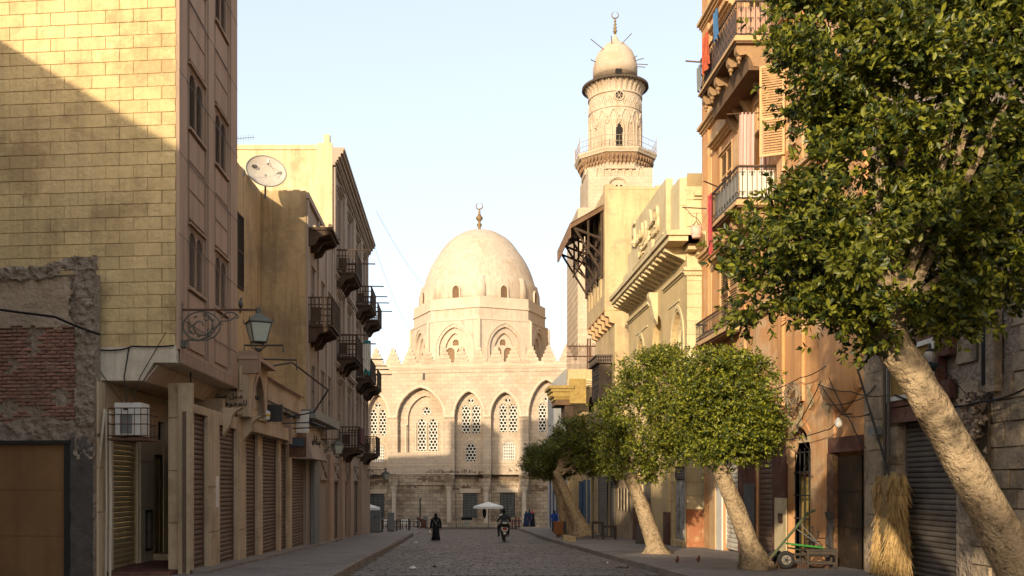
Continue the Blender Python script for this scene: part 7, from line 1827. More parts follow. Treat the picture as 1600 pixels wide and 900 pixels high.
# pigeon on the lantern bar
bx = FA.P(ul, (376 - 706) / F * ul + 6.22, 0); zz = EYE + (755 - 484) / F * ul + .03
pg = thing('pigeon', 'small dark pigeon perched on the bar of the large lantern bracket', 'bird', (bx.x, ul, zz))
MB().loft([(bx.x, ul, zz + .02, .015, .03), (bx.x, ul, zz + .05, .05, .07), (bx.x, ul - .01, zz + .11, .055, .075), (bx.x, ul - .02, zz + .16, .035, .045), (bx.x + .01, ul - .02, zz + .19, .028, .032), (bx.x + .015, ul - .025, zz + .22, .03, .034), (bx.x + .02, ul - .03, zz + .245, .012, .014)], 10).build('body', M('pigeon_feather', (.10, .085, .085), bump=0), pg, smooth=True)
MB().tube([(bx.x, ul + .03, zz + .06), (bx.x - .03, ul + .06, zz - .1)], [.04, .015], 5).build('tail', MATS['pigeon_feather'], pg)
MB().tube([(bx.x + .03, ul - .04, zz + .225), (bx.x + .065, ul - .05, zz + .215)], [.008, .002], 4).build('beak', m_iron, pg)

# ================================================================ air conditioner in a cage
ac = thing('air_conditioner', 'old white air conditioner in a rusty wire cage under the corner overhang', 'air conditioner', (-7.4, 21.2, 2.6))
FC = Fr((0, 21.0, 0), (1, 0, 0), (0, -1, 0))
x0, z0 = FC.uv(179, 681); x1, z1 = FC.uv(221, 629)
MB(FC).box(x0, x1, -.55, 0, z0, z1).build('housing', m_white, ac)
MB(FC).box(x0 + .12, x1 - .2, 0, .012, z0 + .05, z1 - .25).build('intake_grille', m_grey, ac)
MB(FC).box(x0 + .2, x1 - .3, .0, .02, z1 - .16, z1 - .12).build('vent_slot', m_iron, ac)
xa, za = FC.uv(172, 685); xb, zb_ = FC.uv(233, 641); mb = MB(FC)
for z in (za + .06, (za + zb_) / 2, zb_ - .1, zb_ + .04):
    mb.tube([(xa, .12, z), (xb, .12, z), (xb, -.65, z), (xa, -.65, z), (xa, .12, z)], .012, 4)
for i in range(7): x = xa + (xb - xa) * i / 6; mb.tube([(x, .12, za), (x, .12, zb_ + .04)], .009, 4)
for i in range(4): mb.tube([(xb, .12 - i * .25, za), (xb, .12 - i * .25, zb_ + .04)], .009, 4)
mb.build('cage', m_rust, ac)
MB(FC).box(xa, xb, -.66, .13, za - .05, za).build('shelf', m_rust, ac)

# ================================================================ satellite dishes and aerial
def dish(label, px, py, Y, r, az, el, arm=True):
    c = W3(px, py, Y); t = thing('satellite_dish', label, 'satellite dish', c - Vector((0, 0, r)), 'satellite dishes on the ochre house roof')
    n = Vector((math.sin(az) * math.cos(el), -math.cos(az) * math.cos(el), math.sin(el))); a = n.cross(Vector((0, 0, 1))).normalized(); b = a.cross(n)
    V = []; Fs = []; K_ = 9; m_ = 36
    for i in range(K_ + 1):
        q = i / K_; 
        for k_ in range(m_):
            g = 2 * math.pi * k_ / m_; V.append(tuple(c + (a * math.cos(g) + b * math.sin(g)) * r * q + n * (r * .28 * q * q - r * .28)))
    for i in range(K_):
        for k_ in range(m_): Fs.append((i * m_ + k_, i * m_ + (k_ + 1) % m_, (i + 1) * m_ + (k_ + 1) % m_, (i + 1) * m_ + k_))
    mb = MB(); mb.add(V, Fs); mb.build('reflector', M('dish_paint', (.50, .45, .38), (.42, .37, .30), 1.5, bump=.05, stain=(.3, .2, .12), samt=.5, sscale=1.2), t, smooth=True)
    mb = MB(); mb.tube([tuple(c + (a * math.cos(g) + b * math.sin(g)) * r) for g in [2 * math.pi * k_ / 36 for k_ in range(37)]], .022, 5); mb.build('rim', m_grey, t)
    f = c + n * r * .75; mb = MB()
    for g in (R(90), R(210), R(330)): p_ = c + (a * math.cos(g) + b * math.sin(g)) * r * .62 - n * r * .1; mb.tube([tuple(p_), tuple(f)], .010, 5)
    mb.build('struts', m_white, t); mb = MB(); mb.tube([tuple(f), tuple(f - n * .22)], .06, 8); mb.tube([tuple(f), tuple(f + Vector((0, 0, -.12)))], .045, 6); mb.build('feed_horn', m_white, t)
    mb = MB(); mb.tube([tuple(c - n * r * .25), tuple(c - n * r * .35 - Vector((0, 0, r * 1.15)))], .04, 6); mb.build('mast', m_grey, t)
    if arm:
        f_ = Fr(c - n * (r * .28 * .7) + n * .02 + a * 0, a, n)
        mb = MB(); p_ = c + a * (r * .55) + b * (r * .30) - n * (r * .28 * .5) + n * .05
        if (-a).x > 0: sgn = 1
        pts = [p_ + a * (math.cos(g) * r * .13) + b * (math.sin(g) * r * .08) for g in [2 * math.pi * i / 16 for i in range(17)]]
        mb.tube([tuple(v) for v in pts], .018, 4)
        for s_ in (-.06, 0, .06): q = p_ + a * (s_ * r); mb.tube([tuple(q - b * r * .04), tuple(q + b * r * .04)], .012, 4)
        mb.build('oval_emblem', m_iron, t)
    return t
dish('big cream satellite dish standing on the roof of the ochre house', 416, 267, 38.6, .80, .35, .45)
dish('small white satellite dish half hidden behind the corner building', 372, 268, 37.5, .27, .35, .4, arm=False)
o = MB().tube([tuple(W3(365, 217, 42)), tuple(W3(397, 214.5, 42))], .015, 4)
for i in range(7): p = W3(372 + i * 4, 216.5 - i * .35, 42); o.tube([(p.x, p.y, p.z - .13), (p.x, p.y, p.z + .13)], .008, 3)
o = o.build('tv_aerial', m_grey, loc=W3(365, 217, 42)); tag(o, 'thin television aerial sticking out beyond the corner building roof edge', 'aerial')

# ================================================================ cables in the air
wire('cable', [FQ.P(-4.4, .35, qu(0, 462)[1]), FQ.P(*[qu(100, 500)[0], .4, qu(100, 500)[1]]), FQ.P(qu(163, 525)[0], .2, qu(163, 525)[1])], .03, .02, 'thick black cable crossing the ruined brick wall to the yellow plaster')
wire('cable', [FAc.P(FAc.U(150), .12, FAc.Z(150, 546)), FAc.P(FAc.U(185), .12, FAc.Z(185, 548)), FAc.P(FAc.U(210), .12, FAc.Z(210, 542)), FAc.P(FAc.U(275), .12, FAc.Z(275, 541))], .018, .02, 'black cable wavering along the top of the cream fascia')
wire('cable', [FAc.P(FAc.U(205), .12, FAc.Z(205, 545)), FAc.P(FAc.U(198), .14, FAc.Z(198, 590)), tuple(FC.P(x0 + .3, .1, z1))], .014, .0, 'black cable hanging straight down the cream fascia to the air conditioner')
wire('cable', [FAc.P(FAc.U(148), .1, FAc.Z(148, 565)), FAc.P(FAc.U(166), .1, FAc.Z(166, 590)), tuple(FC.P(x0 + .2, .1, z1))], .009, .0, 'thin cable slanting from the ruined wall edge to the air conditioner')
wire('cable', [FAc.P(FAc.U(262), .1, FAc.Z(262, 520)), FAc.P(FAc.U(222), .12, FAc.Z(222, 590)), tuple(FC.P(x0 + .4, .1, z1 - .02))], .009, .0, 'thin cable slanting from the lantern corner down to the air conditioner')
wire('cable', [W3(588, 330, 60), W3(662, 445, 100)], .011, .4, 'very thin overhead wire running from the balconied house towards the dome, upper one', n=14, mat=M('grey_wire', (.3, .3, .3), bump=0))
wire('cable', [W3(583, 378, 68), W3(645, 520, 104)], .011, .8, 'very thin overhead wire from the balconied house down to the battlements', n=14, mat=MATS['grey_wire'])

# ================================================================ people
def robed(name, label, x, y, h, mat, head_mat, hw=.25, stance=0, skirt=.27, arms=True, scarf=None, feet=True, lean=0):
    z = G(y) + (PV if abs(x) > 5.5 else 0.012); s = h / 1.62
    t = thing('person', label, 'person', (x, y, z)); r = random.Random(int(x * 100))
    rings = [(0, 0, .03, skirt, skirt * .8), (0.01, 0, .25, skirt * .86, skirt * .7), (0, 0, .55, skirt * .74, skirt * .62), (0, 0, .85, skirt * .74, .17), (0, 0, 1.02, .19, .14), (0, 0, 1.2, .215, .14), (0, 0, 1.32, .21, .125), (0, 0, 1.385, .14, .10), (0, 0, 1.42, .085, .085), (0, .0, 1.46, .088, .10), (0, 0, 1.52, .095, .112), (0, 0, 1.58, .08, .095), (0, 0, 1.62, .03, .04)]
    mb = MB(Fr((x, y, z), (1, 0, 0), (0, 1, 0))); n = 20; V = []; Fs = []
    for i, (cu_, cw_, zz, ru, rw) in enumerate(rings):
        for k in range(n):
            g = 2 * math.pi * k / n; f = 1 + (.09 * math.sin(k * 2.1 + i * .4) * max(0, 1 - zz / .9)); V.append(((cu_ + ru * f * math.cos(g)) * s, (cw_ + rw * f * math.sin(g)) * s + lean * zz, zz * s))
    for i in range(len(rings) - 1):
        for k in range(n): Fs.append((i * n + k, i * n + (k + 1) % n, (i + 1) * n + (k + 1) % n, (i + 1) * n + k))
    Fs += [tuple(range(n - 1, -1, -1)), tuple(range((len(rings) - 1) * n, len(rings) * n))]
    mb.add(V, Fs)
    if arms:
        for sd in (-1, 1):
            mb.tube([(sd * .19 * s, 0, 1.33 * s), (sd * .27 * s, .02, 1.08 * s), (sd * .285 * s, -.02, .86 * s), (sd * .27 * s, -.06, .74 * s)], [.065 * s, .07 * s, .075 * s, .07 * s], 8)
    b = mb.build('robed_body', mat, t, smooth=True)
    if scarf:
        mb = MB(Fr((x, y, z), (1, 0, 0), (0, 1, 0))); mb.loft([(0, 0, 1.36 * s, .13 * s, .12 * s), (0, 0, 1.45 * s, .1 * s, .115 * s), (0, 0, 1.54 * s, .103 * s, .122 * s), (0, 0, 1.61 * s, .075 * s, .09 * s), (0, 0, 1.64 * s, .02, .03)], 12); mb.build('headscarf', scarf, t, smooth=True)
    if arms:
        for sd in (-1, 1):
            mb = MB(Fr((x, y, z), (1, 0, 0), (0, 1, 0))); mb.loft([(sd * .268 * s, -.07, .745 * s, .03, .02), (sd * .268 * s, -.075, .70 * s, .038, .02), (sd * .266 * s, -.08, .65 * s, .03, .018)], 8); 
            for k in range(4): mb.tube([(sd * .268 * s + (k - 1.5) * .016, -.08, .66 * s), (sd * .268 * s + (k - 1.5) * .018, -.085, .60 * s), (sd * .268 * s + (k - 1.5) * .017, -.075, .575 * s)], [.009, .008, .006], 5)
            mb.tube([(sd * .245 * s, -.08, .71 * s), (sd * .225 * s, -.1, .66 * s)], [.01, .008], 5); mb.build('hand', m_skin, t)
    if feet:
        for sd, dy in ((-1, .1), (1, -.12)):
            mb = MB(Fr((x, y, z), (1, 0, 0), (0, 1, 0))); mb.loft([(sd * .08, dy, .0, .05, .12), (sd * .08, dy, .05, .048, .11), (sd * .08, dy - .03, .09, .03, .05)], 10); mb.build('shoe', m_iron, t)
    return t
wm = robed('person', 'woman in a long black robe and veil walking away along the cobbled road', (681 - CX) / F * 53.6, 53.6, 1.52, m_black, m_black)
x, y = (681 - CX) / F * 53.6, 53.6; z = G(y)
mb = MB(Fr((x, y - .02, z), (1, 0, 0), (0, 1, 0)))
mb.tube([(-.16, -.13, 1.22), (.0, -.15, .98), (.08, -.14, .86)], .015, 5); mb.tube([(.15, -.13, 1.22), (.0, -.155, .98)], .015, 5)
mb.build('bag_strap', m_grey, wm)
bgp = MB(Fr((x, y, z), (1, 0, 0), (0, 1, 0))); bgp.loft([(-.33, -.02, .33, .05, .09), (-.34, -.02, .45, .085, .12), (-.33, -.02, .56, .05, .08), (-.3, -.04, .64, .012, .02)], 8)
tag(bgp.build('plastic_bag', m_white, loc=(x - .33, y, z + .4)), 'whitish plastic bag in the left hand of the robed woman', 'bag')
# group at the end of the right pavement
def std(name, label, px, Y, h, top, trousers, hair=m_black, red=None, hat=None):
    """standing clothed figure grown on a skeleton"""
    x = (px - CX) / F * Y; z = G(Y) + PV; s = h / 1.75
    t = thing('person', label, 'person', (x, Y, z))
    f = Fr((x, Y, z), (1, 0, 0), (0, 1, 0))
    mb = MB(f); mb.loft([(0, 0, .80 * s, .17, .12), (0, 0, .95 * s, .185, .13), (0, 0, 1.15 * s, .19, .13), (0, 0, 1.32 * s, .215, .13), (0, 0, 1.43 * s, .19, .11), (0, 0, 1.48 * s, .08, .075), (0, 0, 1.53 * s, .06, .065)], 14)
    for sd in (-1, 1): mb.tube([(sd * .19, 0, 1.40 * s), (sd * .26, .02, 1.15 * s), (sd * .26, -.03, .95 * s), (sd * .2, -.12, .88 * s)], [.07, .055, .048, .04], 8)
    mb.build('jacket', top, t, smooth=True)
    mb = MB(f)
    for sd in (-1, 1): mb.tube([(sd * .09, 0, .88 * s), (sd * .1, -.01, .5 * s), (sd * .11, .02, .08)], [.1, .075, .055], 8)
    mb.build('trousers', trousers, t, smooth=True)
    mb = MB(f); mb.loft([(0, -.0, 1.50 * s, .055, .06), (0, -.01, 1.56 * s, .07, .085), (0, -.01, 1.63 * s, .078, .098), (0, 0, 1.70 * s, .07, .09), (0, 0, 1.75 * s, .02, .03)], 12); mb.build('head', hair if not hat else m_skin, t, smooth=True)
    for sd in (-1, 1): MB(f).loft([(sd * .11, -.04, 0, .05, .13), (sd * .11, -.04, .06, .045, .11)], 8).build('shoe', m_iron, t)
    for sd in (-1, 1):
        mb = MB(f); mb.loft([(sd * .2, -.14, .90 * s, .03, .03), (sd * .2, -.17, .87 * s, .035, .03), (sd * .2, -.2, .83 * s, .02, .02)], 6); mb.build('hand', m_skin, t)
    if hat: mb = MB(f); mb.lathe(0, 0, [(.15, 1.66 * s), (.15, 1.675 * s), (.085, 1.68 * s), (.08, 1.76 * s), (.001, 1.78 * s)], 12); mb.build('hat', hat, t)
    if red: mb = MB(f); mb.loft([(0, 0, 1.48 * s, .1, .1), (0, 0, 1.6 * s, .1, .12), (0, 0, 1.72 * s, .08, .1), (0, 0, 1.77 * s, .02, .03)], 10); mb.build('headscarf', red, t, smooth=True)
    return t
robed('person', 'person in a wide dark cloak, leftmost of the three on the right pavement', (822 - CX) / F * 98, 98, 1.6, m_navy, m_black, skirt=.34, arms=False)
std('person', 'person in dark blue jacket, middle of the group of three on the right pavement', 827, 97, 1.75, m_navy, m_navy)
robed('person', 'person with a red headscarf, rightmost in the group of three on the right pavement', (832 - CX) / F * 98, 98, 1.62, m_black, m_black, skirt=.3, scarf=m_red, arms=False)
std('person', 'person in a bright blue top stooping behind the farthest tree trunk', 866, 72, 1.62, m_blue, m_navy)
std('person', 'person in dark blue clothes and pale cap beside the leaning fourth tree trunk', 884, 64, 1.5, m_navy, m_navy, hat=m_white)

# ================================================================ scooter and rider
sx, sy = (788 - CX) / F * 51.0, 51.0; sz = G(51) + .018
fs = Fr((sx, sy, sz), (1, 0, 0), (0, 1, 0))
sc = thing('motor_scooter', 'black and silver motor scooter seen from behind on the cobbled road', 'scooter', (sx, sy, sz))
for yy in (0, 1.28):
    w = MB(Fr((sx, sy + yy, sz), (0, 1, 0), (1, 0, 0)));
    pts = [(.2 * math.cos(a), 0, .26 + .2 * math.sin(a)) for a in [2 * math.pi * i / 20 for i in range(21)]]; w.tube(pts, .06, 8); wheel = w.build('wheel', m_rubber, sc, smooth=True)
    MB(Fr((sx, sy + yy, sz), (0, 0, 1), (0, 1, 0))).tube([(0, 0, 0)] * 2, .01) if False else None
    MB(fs).tube([(-.05, yy, .26), (.05, yy, .26)], .13, 12).build('rim', m_grey, wheel)
MB(fs).loft([(0, .25, .30, .13, .35), (0, .2, .45, .19, .48), (0, .15, .60, .2, .5), (0, .15, .72, .17, .45), (0, .15, .80, .14, .4)], 14).build('rear_body', m_blackp, sc, smooth=True)
MB(fs).loft([(0, .3, .78, .15, .38), (0, .3, .86, .16, .40), (0, .3, .89, .12, .34)], 12).build('seat', m_blackp, sc, smooth=True)
MB(fs).loft([(0, 1.05, .32, .12, .12), (0, 1.05, .6, .2, .06), (0, 1.0, .9, .2, .07), (0, 1.0, 1.02, .12, .08)], 12).build('front_shield', m_grey, sc, smooth=True)
MB(fs).box(-.14, .14, .4, 1.1, .27, .33).build('floorboard', m_blackp, sc)
mb = MB(fs); mb.tube([(-.34, .88, 1.04), (-.15, .95, 1.02), (.15, .95, 1.02), (.34, .88, 1.04)], .022, 6); mb.build('handlebar', m_blackp, sc)
for sd in (-1, 1):
    mb = MB(fs); mb.tube([(sd * .28, .92, 1.04), (sd * .33, .95, 1.2)], .01, 4); mb.build('mirror_stem', m_blackp, sc)
    MB(fs).lathe(sd * .34, .95, [(.001, 1.17), (.06, 1.2), (.07, 1.24), (.05, 1.28), (.001, 1.29)], 8, sw=.4).build('mirror', m_blackp, sc)
mb = MB(fs); mb.loft([(0, -.32, .80, .16, .12), (0, -.34, .86, .22, .16), (0, -.34, 1.02, .22, .16), (0, -.34, 1.10, .17, .12), (0, -.34, 1.13, .1, .07)], 14); tc = mb.build('top_case', m_blackp, sc, smooth=True)
MB(fs).box(-.14, .14, -.53, -.50, 1.00, 1.05).build('silver_strip', m_white, tc)
fb = Fr((sx, sy - .36, sz), (1, 0, 0), (0, -1, 0))
mb = MB(fb); mb.strip([(-.19, .74), (-.1, .58), (.1, .58), (.19, .74)], [(-.14, .74), (-.07, .62), (.07, .62), (.14, .74)], -.02, .02); mb.strip([(-.17, .80), (0, .83), (.17, .80)], [(-.17, .76), (0, .78), (.17, .76)], -.02, .02); mb.build('silver_trim', m_white, sc)
MB(fb).prism([(-.08, .73), (.08, .73), (.05, .64), (-.05, .64)], -.01, .03).build('tail_light', m_redp, sc)
MB(fb).box(-.07, .07, -.01, .025, .42, .56).build('number_plate', m_white, sc); MB(fb).box(-.07, .07, .025, .03, .525, .56).build('plate_band', M('plate_teal', (.02, .2, .2), bump=0), sc)
MB(fs).loft([(0, .0, .38, .07, .14), (0, -.05, .48, .08, .16), (0, 0, .55, .07, .12)], 10).build('mudguard', m_blackp, sc, smooth=True)
MB(fs).tube([(.16, .3, .3), (.18, -.2, .34)], .05, 8).build('exhaust', m_grey, sc)
def skin_person(name, joints, edges, mat, parent, radii):
    me = bpy.data.meshes.new(name); me.from_pydata([Vector(j) for j in joints], edges, []); me.materials.append(mat)
    o = bpy.data.objects.new(name, me); COL.objects.link(o); o.parent = parent
    m = o.modifiers.new('Skin', 'SKIN'); s = o.modifiers.new('Sub', 'SUBSURF'); s.levels = 2; s.render_levels = 2; m.use_smooth_shade = True
    for i, v in enumerate(me.skin_vertices[0].data): v.radius = radii[i]; v.use_root = (i == 0)
    return o
rd = thing('person', 'scooter rider in a dark jacket with a white shoulder stripe, seen from behind', 'person', (sx, sy + .25, sz + .85))
J = [(0, 0, .05), (0, .0, .28), (0, .02, .50), (0, .05, .60), (0, .06, .68), (-.2, .03, .50), (-.33, .28, .25), (-.32, .6, .2), (.2, .03, .50), (.33, .28, .25), (.32, .6, .2), (-.2, .2, .02), (-.27, .55, -.05), (-.26, .5, -.55), (.2, .2, .02), (.27, .55, -.05), (.26, .5, -.55), (-.27, .62, -.6), (.27, .62, -.6)]
ED = [(0, 1), (1, 2), (2, 3), (3, 4), (2, 5), (5, 6), (6, 7), (2, 8), (8, 9), (9, 10), (0, 11), (11, 12), (12, 13), (0, 14), (14, 15), (15, 16), (13, 17), (16, 18)]
RD = [(.16, .13), (.17, .12), (.15, .11), (.06, .06), (.05, .05), (.08, .08), (.055, .055), (.04, .04), (.08, .08), (.055, .055), (.04, .04), (.1, .1), (.08, .08), (.055, .055), (.1, .1), (.08, .08), (.055, .055), (.05, .04), (.05, .04)]
skin_person('body', J, ED, M('dark_jacket', (.025, .028, .035), bump=.2), rd, RD)
fh = Fr((sx, sy + .31, sz + .85), (1, 0, 0), (0, 1, 0))
MB(fh).loft([(0, 0, .66, .055, .06), (0, .0, .72, .075, .09), (0, 0, .80, .085, .105), (0, 0, .87, .07, .09), (0, 0, .91, .02, .03)], 14).build('head', m_black, rd, smooth=True)
MB(Fr((sx, sy + .25, sz + .85), (1, 0, 0), (0, 1, 0))).tube([(-.08, -.0, .60), (-.2, -.03, .575), (-.30, .1, .42), (-.37, .24, .30)], [.02, .035, .035, .03], 6).build('white_stripe', m_white, rd)
for sd in (-1, 1):
    mb = MB(Fr((sx, sy + .25, sz + .85), (1, 0, 0), (0, 1, 0)))
    mb.loft([(sd * .32, .62, .17, .035, .04), (sd * .32, .64, .21, .045, .045), (sd * .32, .62, .24, .03, .03)], 8)
    for k in range(4): mb.tube([(sd * (.28 + .022 * k), .64, .22), (sd * (.28 + .022 * k), .69, .21), (sd * (.28 + .022 * k), .69, .17)], .009, 4)
    mb.build('hand', m_skin, rd)

# ================================================================ things at the end of the street
def at(px, Y): return (px - CX) / F * Y
def parasol(label, px, Y, pyt, pyr, halfw, pole_to=None):
    x = at(px, Y); z = G(Y); t = thing('parasol', label, 'parasol', (x, Y, z)); s = Y / F; zt_ = EYE + (HY - pyt) * s; zr = EYE + (HY - pyr) * s; hw = halfw * s
    mb = MB(); n = 8; V = [(x, Y, zt_)]; 
    for k_ in range(n): a = 2 * math.pi * k_ / n + .2; V.append((x + hw * math.cos(a), Y + hw * math.sin(a), zr))
    for k_ in range(n): a = 2 * math.pi * k_ / n + .2; V.append((x + hw * math.cos(a), Y + hw * math.sin(a), zr - .22))
    mb.add(V, [(0, 1 + k_, 1 + (k_ + 1) % n) for k_ in range(n)] + [(1 + k_, 9 + k_, 9 + (k_ + 1) % n, 1 + (k_ + 1) % n) for k_ in range(n)]); mb.build('canopy', m_white, t)
    MB().tube([(x, Y, z), (x, Y, zt_ - .02)], .03, 6).build('pole', m_iron, t)
    MB().lathe(x, Y, [(.28, z), (.28, z + .08), (.05, z + .12)], 10).build('foot', m_conc, t); return t
parasol('open off-white parasol in front of the grilled windows of the mosque', 763, 96, 784, 791, 24)
parasol('pale parasol half hidden at the end of the left row of shops', 572, 88, 786, 793, 22)
o = MB().loft([(at(757, 95.5), 95.5, G(96) + 1.0, .05, .05), (at(757, 95.5), 95.5, G(96) + 1.35, .18, .14), (at(757, 95.5), 95.5, G(96) + 1.75, .2, .14), (at(757, 95.5), 95.5, G(96) + 2.05, .08, .08)], 10).build('hanging_bag', m_black, loc=(at(757, 95.5), 95.5, G(96) + 1)); tag(o, 'dark bag hanging on the pole of the off-white parasol', 'bag')
def cabinet(label, px0, px1, py0, Y, mat, d=.5):
    s = Y / F; x0, x1 = at(px0, Y), at(px1, Y); z = G(Y); z1 = EYE + (HY - py0) * s
    t = thing('utility_cabinet', label, 'utility cabinet', ((x0 + x1) / 2, Y, z))
    MB().box(x0, x1, Y, Y + d, z + .1, z1).build('housing', mat, t); MB().box(x0 - .03, x1 + .03, Y - .03, Y + d + .03, z, z + .1).build('plinth', m_conc, t)
    MB().box(x0 - .02, x1 + .02, Y - .02, Y + d, z1, z1 + .05).build('lid', mat, t); n = 2 if px1 - px0 > 15 else 1
    for i in range(n): a = x0 + .04 + i * (x1 - x0 - .04) / n; MB().box(a, a + (x1 - x0) / n - .06, Y - .02, Y - .001, z + .16, z1 - .05).build('door', mat, t)
    return t
c1 = cabinet('larger grey utility cabinet with a small blue mark at the end of the left pavement', 576, 594, 799, 74, m_grey)
p = (at(585, 73.9), 73.9); zc_ = EYE + (HY - 808) * 74 / F
MB().tube([(p[0] - .1, 73.95, zc_ - .05), (p[0], 73.95, zc_ + .05), (p[0] - .02, 73.95, zc_ - .06), (p[0] + .1, 73.95, zc_ + .06)], .02, 4).build('scribbled_mark', m_blue, c1)
cabinet('narrow dark grey utility cabinet, second from the left shop row', 605.5, 615.5, 802, 80, m_grey)
cabinet('small grey meter cabinet on the fence near the thin pole', 661, 668, 807, 96, m_grey, .3)
kk = thing('kiosk_cart', 'dark brown wooden cart or box beside the thin pole before the mosque', 'cart', (at(658, 92), 92, G(92)))
x0, x1 = at(651, 92), at(666, 92); z = G(92)
MB().add([(x0, 92, z + .1), (x1, 92, z + .1), (x1, 92.6, z + .1), (x0, 92.6, z + .1), (x0, 92, z + 1.15), (x1, 92, z + .85), (x1, 92.6, z + .85), (x0, 92.6, z + 1.15)], [(0, 3, 2, 1), (4, 5, 6, 7), (0, 1, 5, 4), (1, 2, 6, 5), (2, 3, 7, 6), (3, 0, 4, 7)]).build('box', m_maroon, kk)
w_ = MB(Fr((x0 - .05, 92, z), (1, 0, 0), (0, 1, 0))); w_.tube([(.42 * math.cos(a), -.05, .43 + .42 * math.sin(a)) for a in [2 * math.pi * i / 20 for i in range(21)]], .03, 5)
for i in range(4): a = i * math.pi / 4; w_.tube([(.42 * math.cos(a), -.05, .43 + .42 * math.sin(a)), (-.42 * math.cos(a), -.05, .43 - .42 * math.sin(a))], .012, 4)
w_.build('wheel', m_white, kk)
o = MB().tube([(at(656.5, 94), 94, G(94)), (at(656.5, 94), 94, EYE + (HY - 778) * 94 / F)], .07, 6).build('street_pole', m_iron, loc=(at(656.5, 94), 94, G(94))); tag(o, 'thin dark pole standing alone before the mosque wall', 'pole')
for i, (px, Y, py, lab) in enumerate(((597, 78, 811, 'black bollard between the two grey utility cabinets'), (620, 84, 811, 'black bollard just right of the narrow grey cabinet'), (625.5, 88, 811, 'second black bollard right of the narrow grey cabinet'), (639, 86, 810, 'black bollard between the cabinets and the brown cart'), (800.5, 92, 812, 'black and red striped bollard, left one beside the rider'), (806, 88, 807, 'tall black and red striped bollard right of the rider'), (811, 92, 808, 'black and red striped bollard nearest the group of three'))):
    x, z = at(px, Y), G(Y); h = EYE + (HY - py) * Y / F - z
    b = thing('bollard', lab, 'bollard', (x, Y, z), 'black bollards before the mosque')
    MB().lathe(x, Y, [(.1, z), (.1, z + .08), (.07, z + .1), (.07, z + h - .12), (.09, z + h - .1), (.06, z + h - .03), (.001, z + h)], 10).build('post', m_iron, b)
    if px > 790:
        for q in (.3, .55, .8): MB().lathe(x, Y, [(.074, z + h * q), (.074, z + h * q + .09)], 10).build('red_band', m_redp, b)
fe = thing('chain_fence', 'low dark rail fence linking the bollards before the mosque', 'fence', (at(612, 90), 90, G(90)))
for px0, px1, Y in ((597, 657, 90), (796, 816, 93)):
    for zz in (.25, .75): MB().tube([(at(px0, Y), Y, G(Y) + zz), (at(px1, Y), Y, G(Y) + zz)], .03, 4).build('rail', m_iron, fe)
    n = int((px1 - px0) / 6)
    for i in range(n): x = at(px0 + i * 6 + 2, Y); MB().box(x - .03, x + .03, Y - .03, Y + .03, G(Y), G(Y) + .85).build('post', m_iron, fe)
for i, px in enumerate((603, 612, 628, 634)):
    x = at(px, 100); z = G(100); t = thing('plastic_chair', ['white plastic chair behind the larger grey cabinet', 'white plastic chair behind the narrow grey cabinet', 'white plastic chair right of the narrow cabinet, left one', 'white plastic chair right of the narrow cabinet, right one'][i], 'chair', (x, 100, z), 'white chairs before the mosque')
    MB().box(x - .22, x + .22, 99.8, 100.22, z + .42, z + .46).build('seat', m_white, t); MB().box(x - .22, x + .22, 100.2, 100.24, z + .46, z + .88).build('backrest', m_white, t)
    for a in (-.2, .17):
        for b in (99.82, 100.18): MB().box(x + a, x + a + .03, b, b + .03, z, z + .42).build('leg', m_white, t)
cbx = thing('crowd_barrier', 'round-topped metal crowd barrier with a dark plate and a teal emblem before the mosque', 'barrier', (at(729, 97), 97, G(97)))
x0, x1 = at(713, 97), at(745.5, 97); z = G(97); f = Fr((0, 97, 0), (1, 0, 0), (0, -1, 0)); mb = MB(f)
P_ = [(x0, 0, z)] + [(x0 + .25 - .25 * math.cos(a), 0, z + .85 + .25 * math.sin(a)) for a in (0, .5, 1.0, 1.57)] + [(x1 - .25 + .25 * math.sin(a), 0, z + .85 + .25 * math.cos(a)) for a in (0, .5, 1.0, 1.57)] + [(x1, 0, z)]
mb.tube(P_, .03, 6); mb.tube([(x0, 0, z + .2), (x1, 0, z + .2)], .02, 5)
for i in range(1, 10): x = x0 + (x1 - x0) * i / 10; mb.tube([(x, 0, z + .2), (x, 0, z + 1.08)], .012, 4)
mb.build('frame', m_iron, cbx); MB(f).box(x0 + .5, x1 - .5, .02, .04, z + .82, z + 1.08).build('plate', m_black, cbx)
mb = MB(f); xm = (x0 + x1) / 2; mb.tube([(xm, .04, z + .3), (xm, .04, z + .72)], .03, 4); mb.tube([(xm - .17, .04, z + .62), (xm - .13, .04, z + .42), (xm, .04, z + .33), (xm + .13, .04, z + .42), (xm + .17, .04, z + .62)], .03, 4); mb.build('anchor_like_emblem', M('teal_paint', (.05, .30, .33), bump=0), cbx)
# wooden litter bin
bx0, bx1, Y = at(866, 56.5), at(880, 56.5), 56.5; z = G(Y) + PV; zb0, zb1 = EYE + (HY - 834) * Y / F, EYE + (HY - 814.5) * Y / F
lb = thing('litter_bin', 'brown wooden slatted litter bin on a post by the farthest tree', 'litter bin', ((bx0 + bx1) / 2, Y, z))
m_ow = M('orange_brown_wood', (.26, .10, .03), (.19, .07, .025), 3, bump=.3)
n = 6
for i in range(n): a = bx0 + i * (bx1 - bx0) / n; MB().box(a + .008, a + (bx1 - bx0) / n - .008, Y, Y + .03, zb0, zb1).build('slat', m_ow, lb); MB().box(bx0, bx0 + .03, Y + .03 + i * .08, Y + .1 + i * .08, zb0, zb1).build('slat', m_ow, lb)
MB().box(bx0 + .04, bx1 + .2, Y + .035, Y + .5, zb0, zb1 - .03).build('liner', m_iron, lb); MB().box((bx0 + bx1) / 2 - .12, (bx0 + bx1) / 2 + .12, Y + .15, Y + .35, z, zb0).build('post', m_bwood, lb)
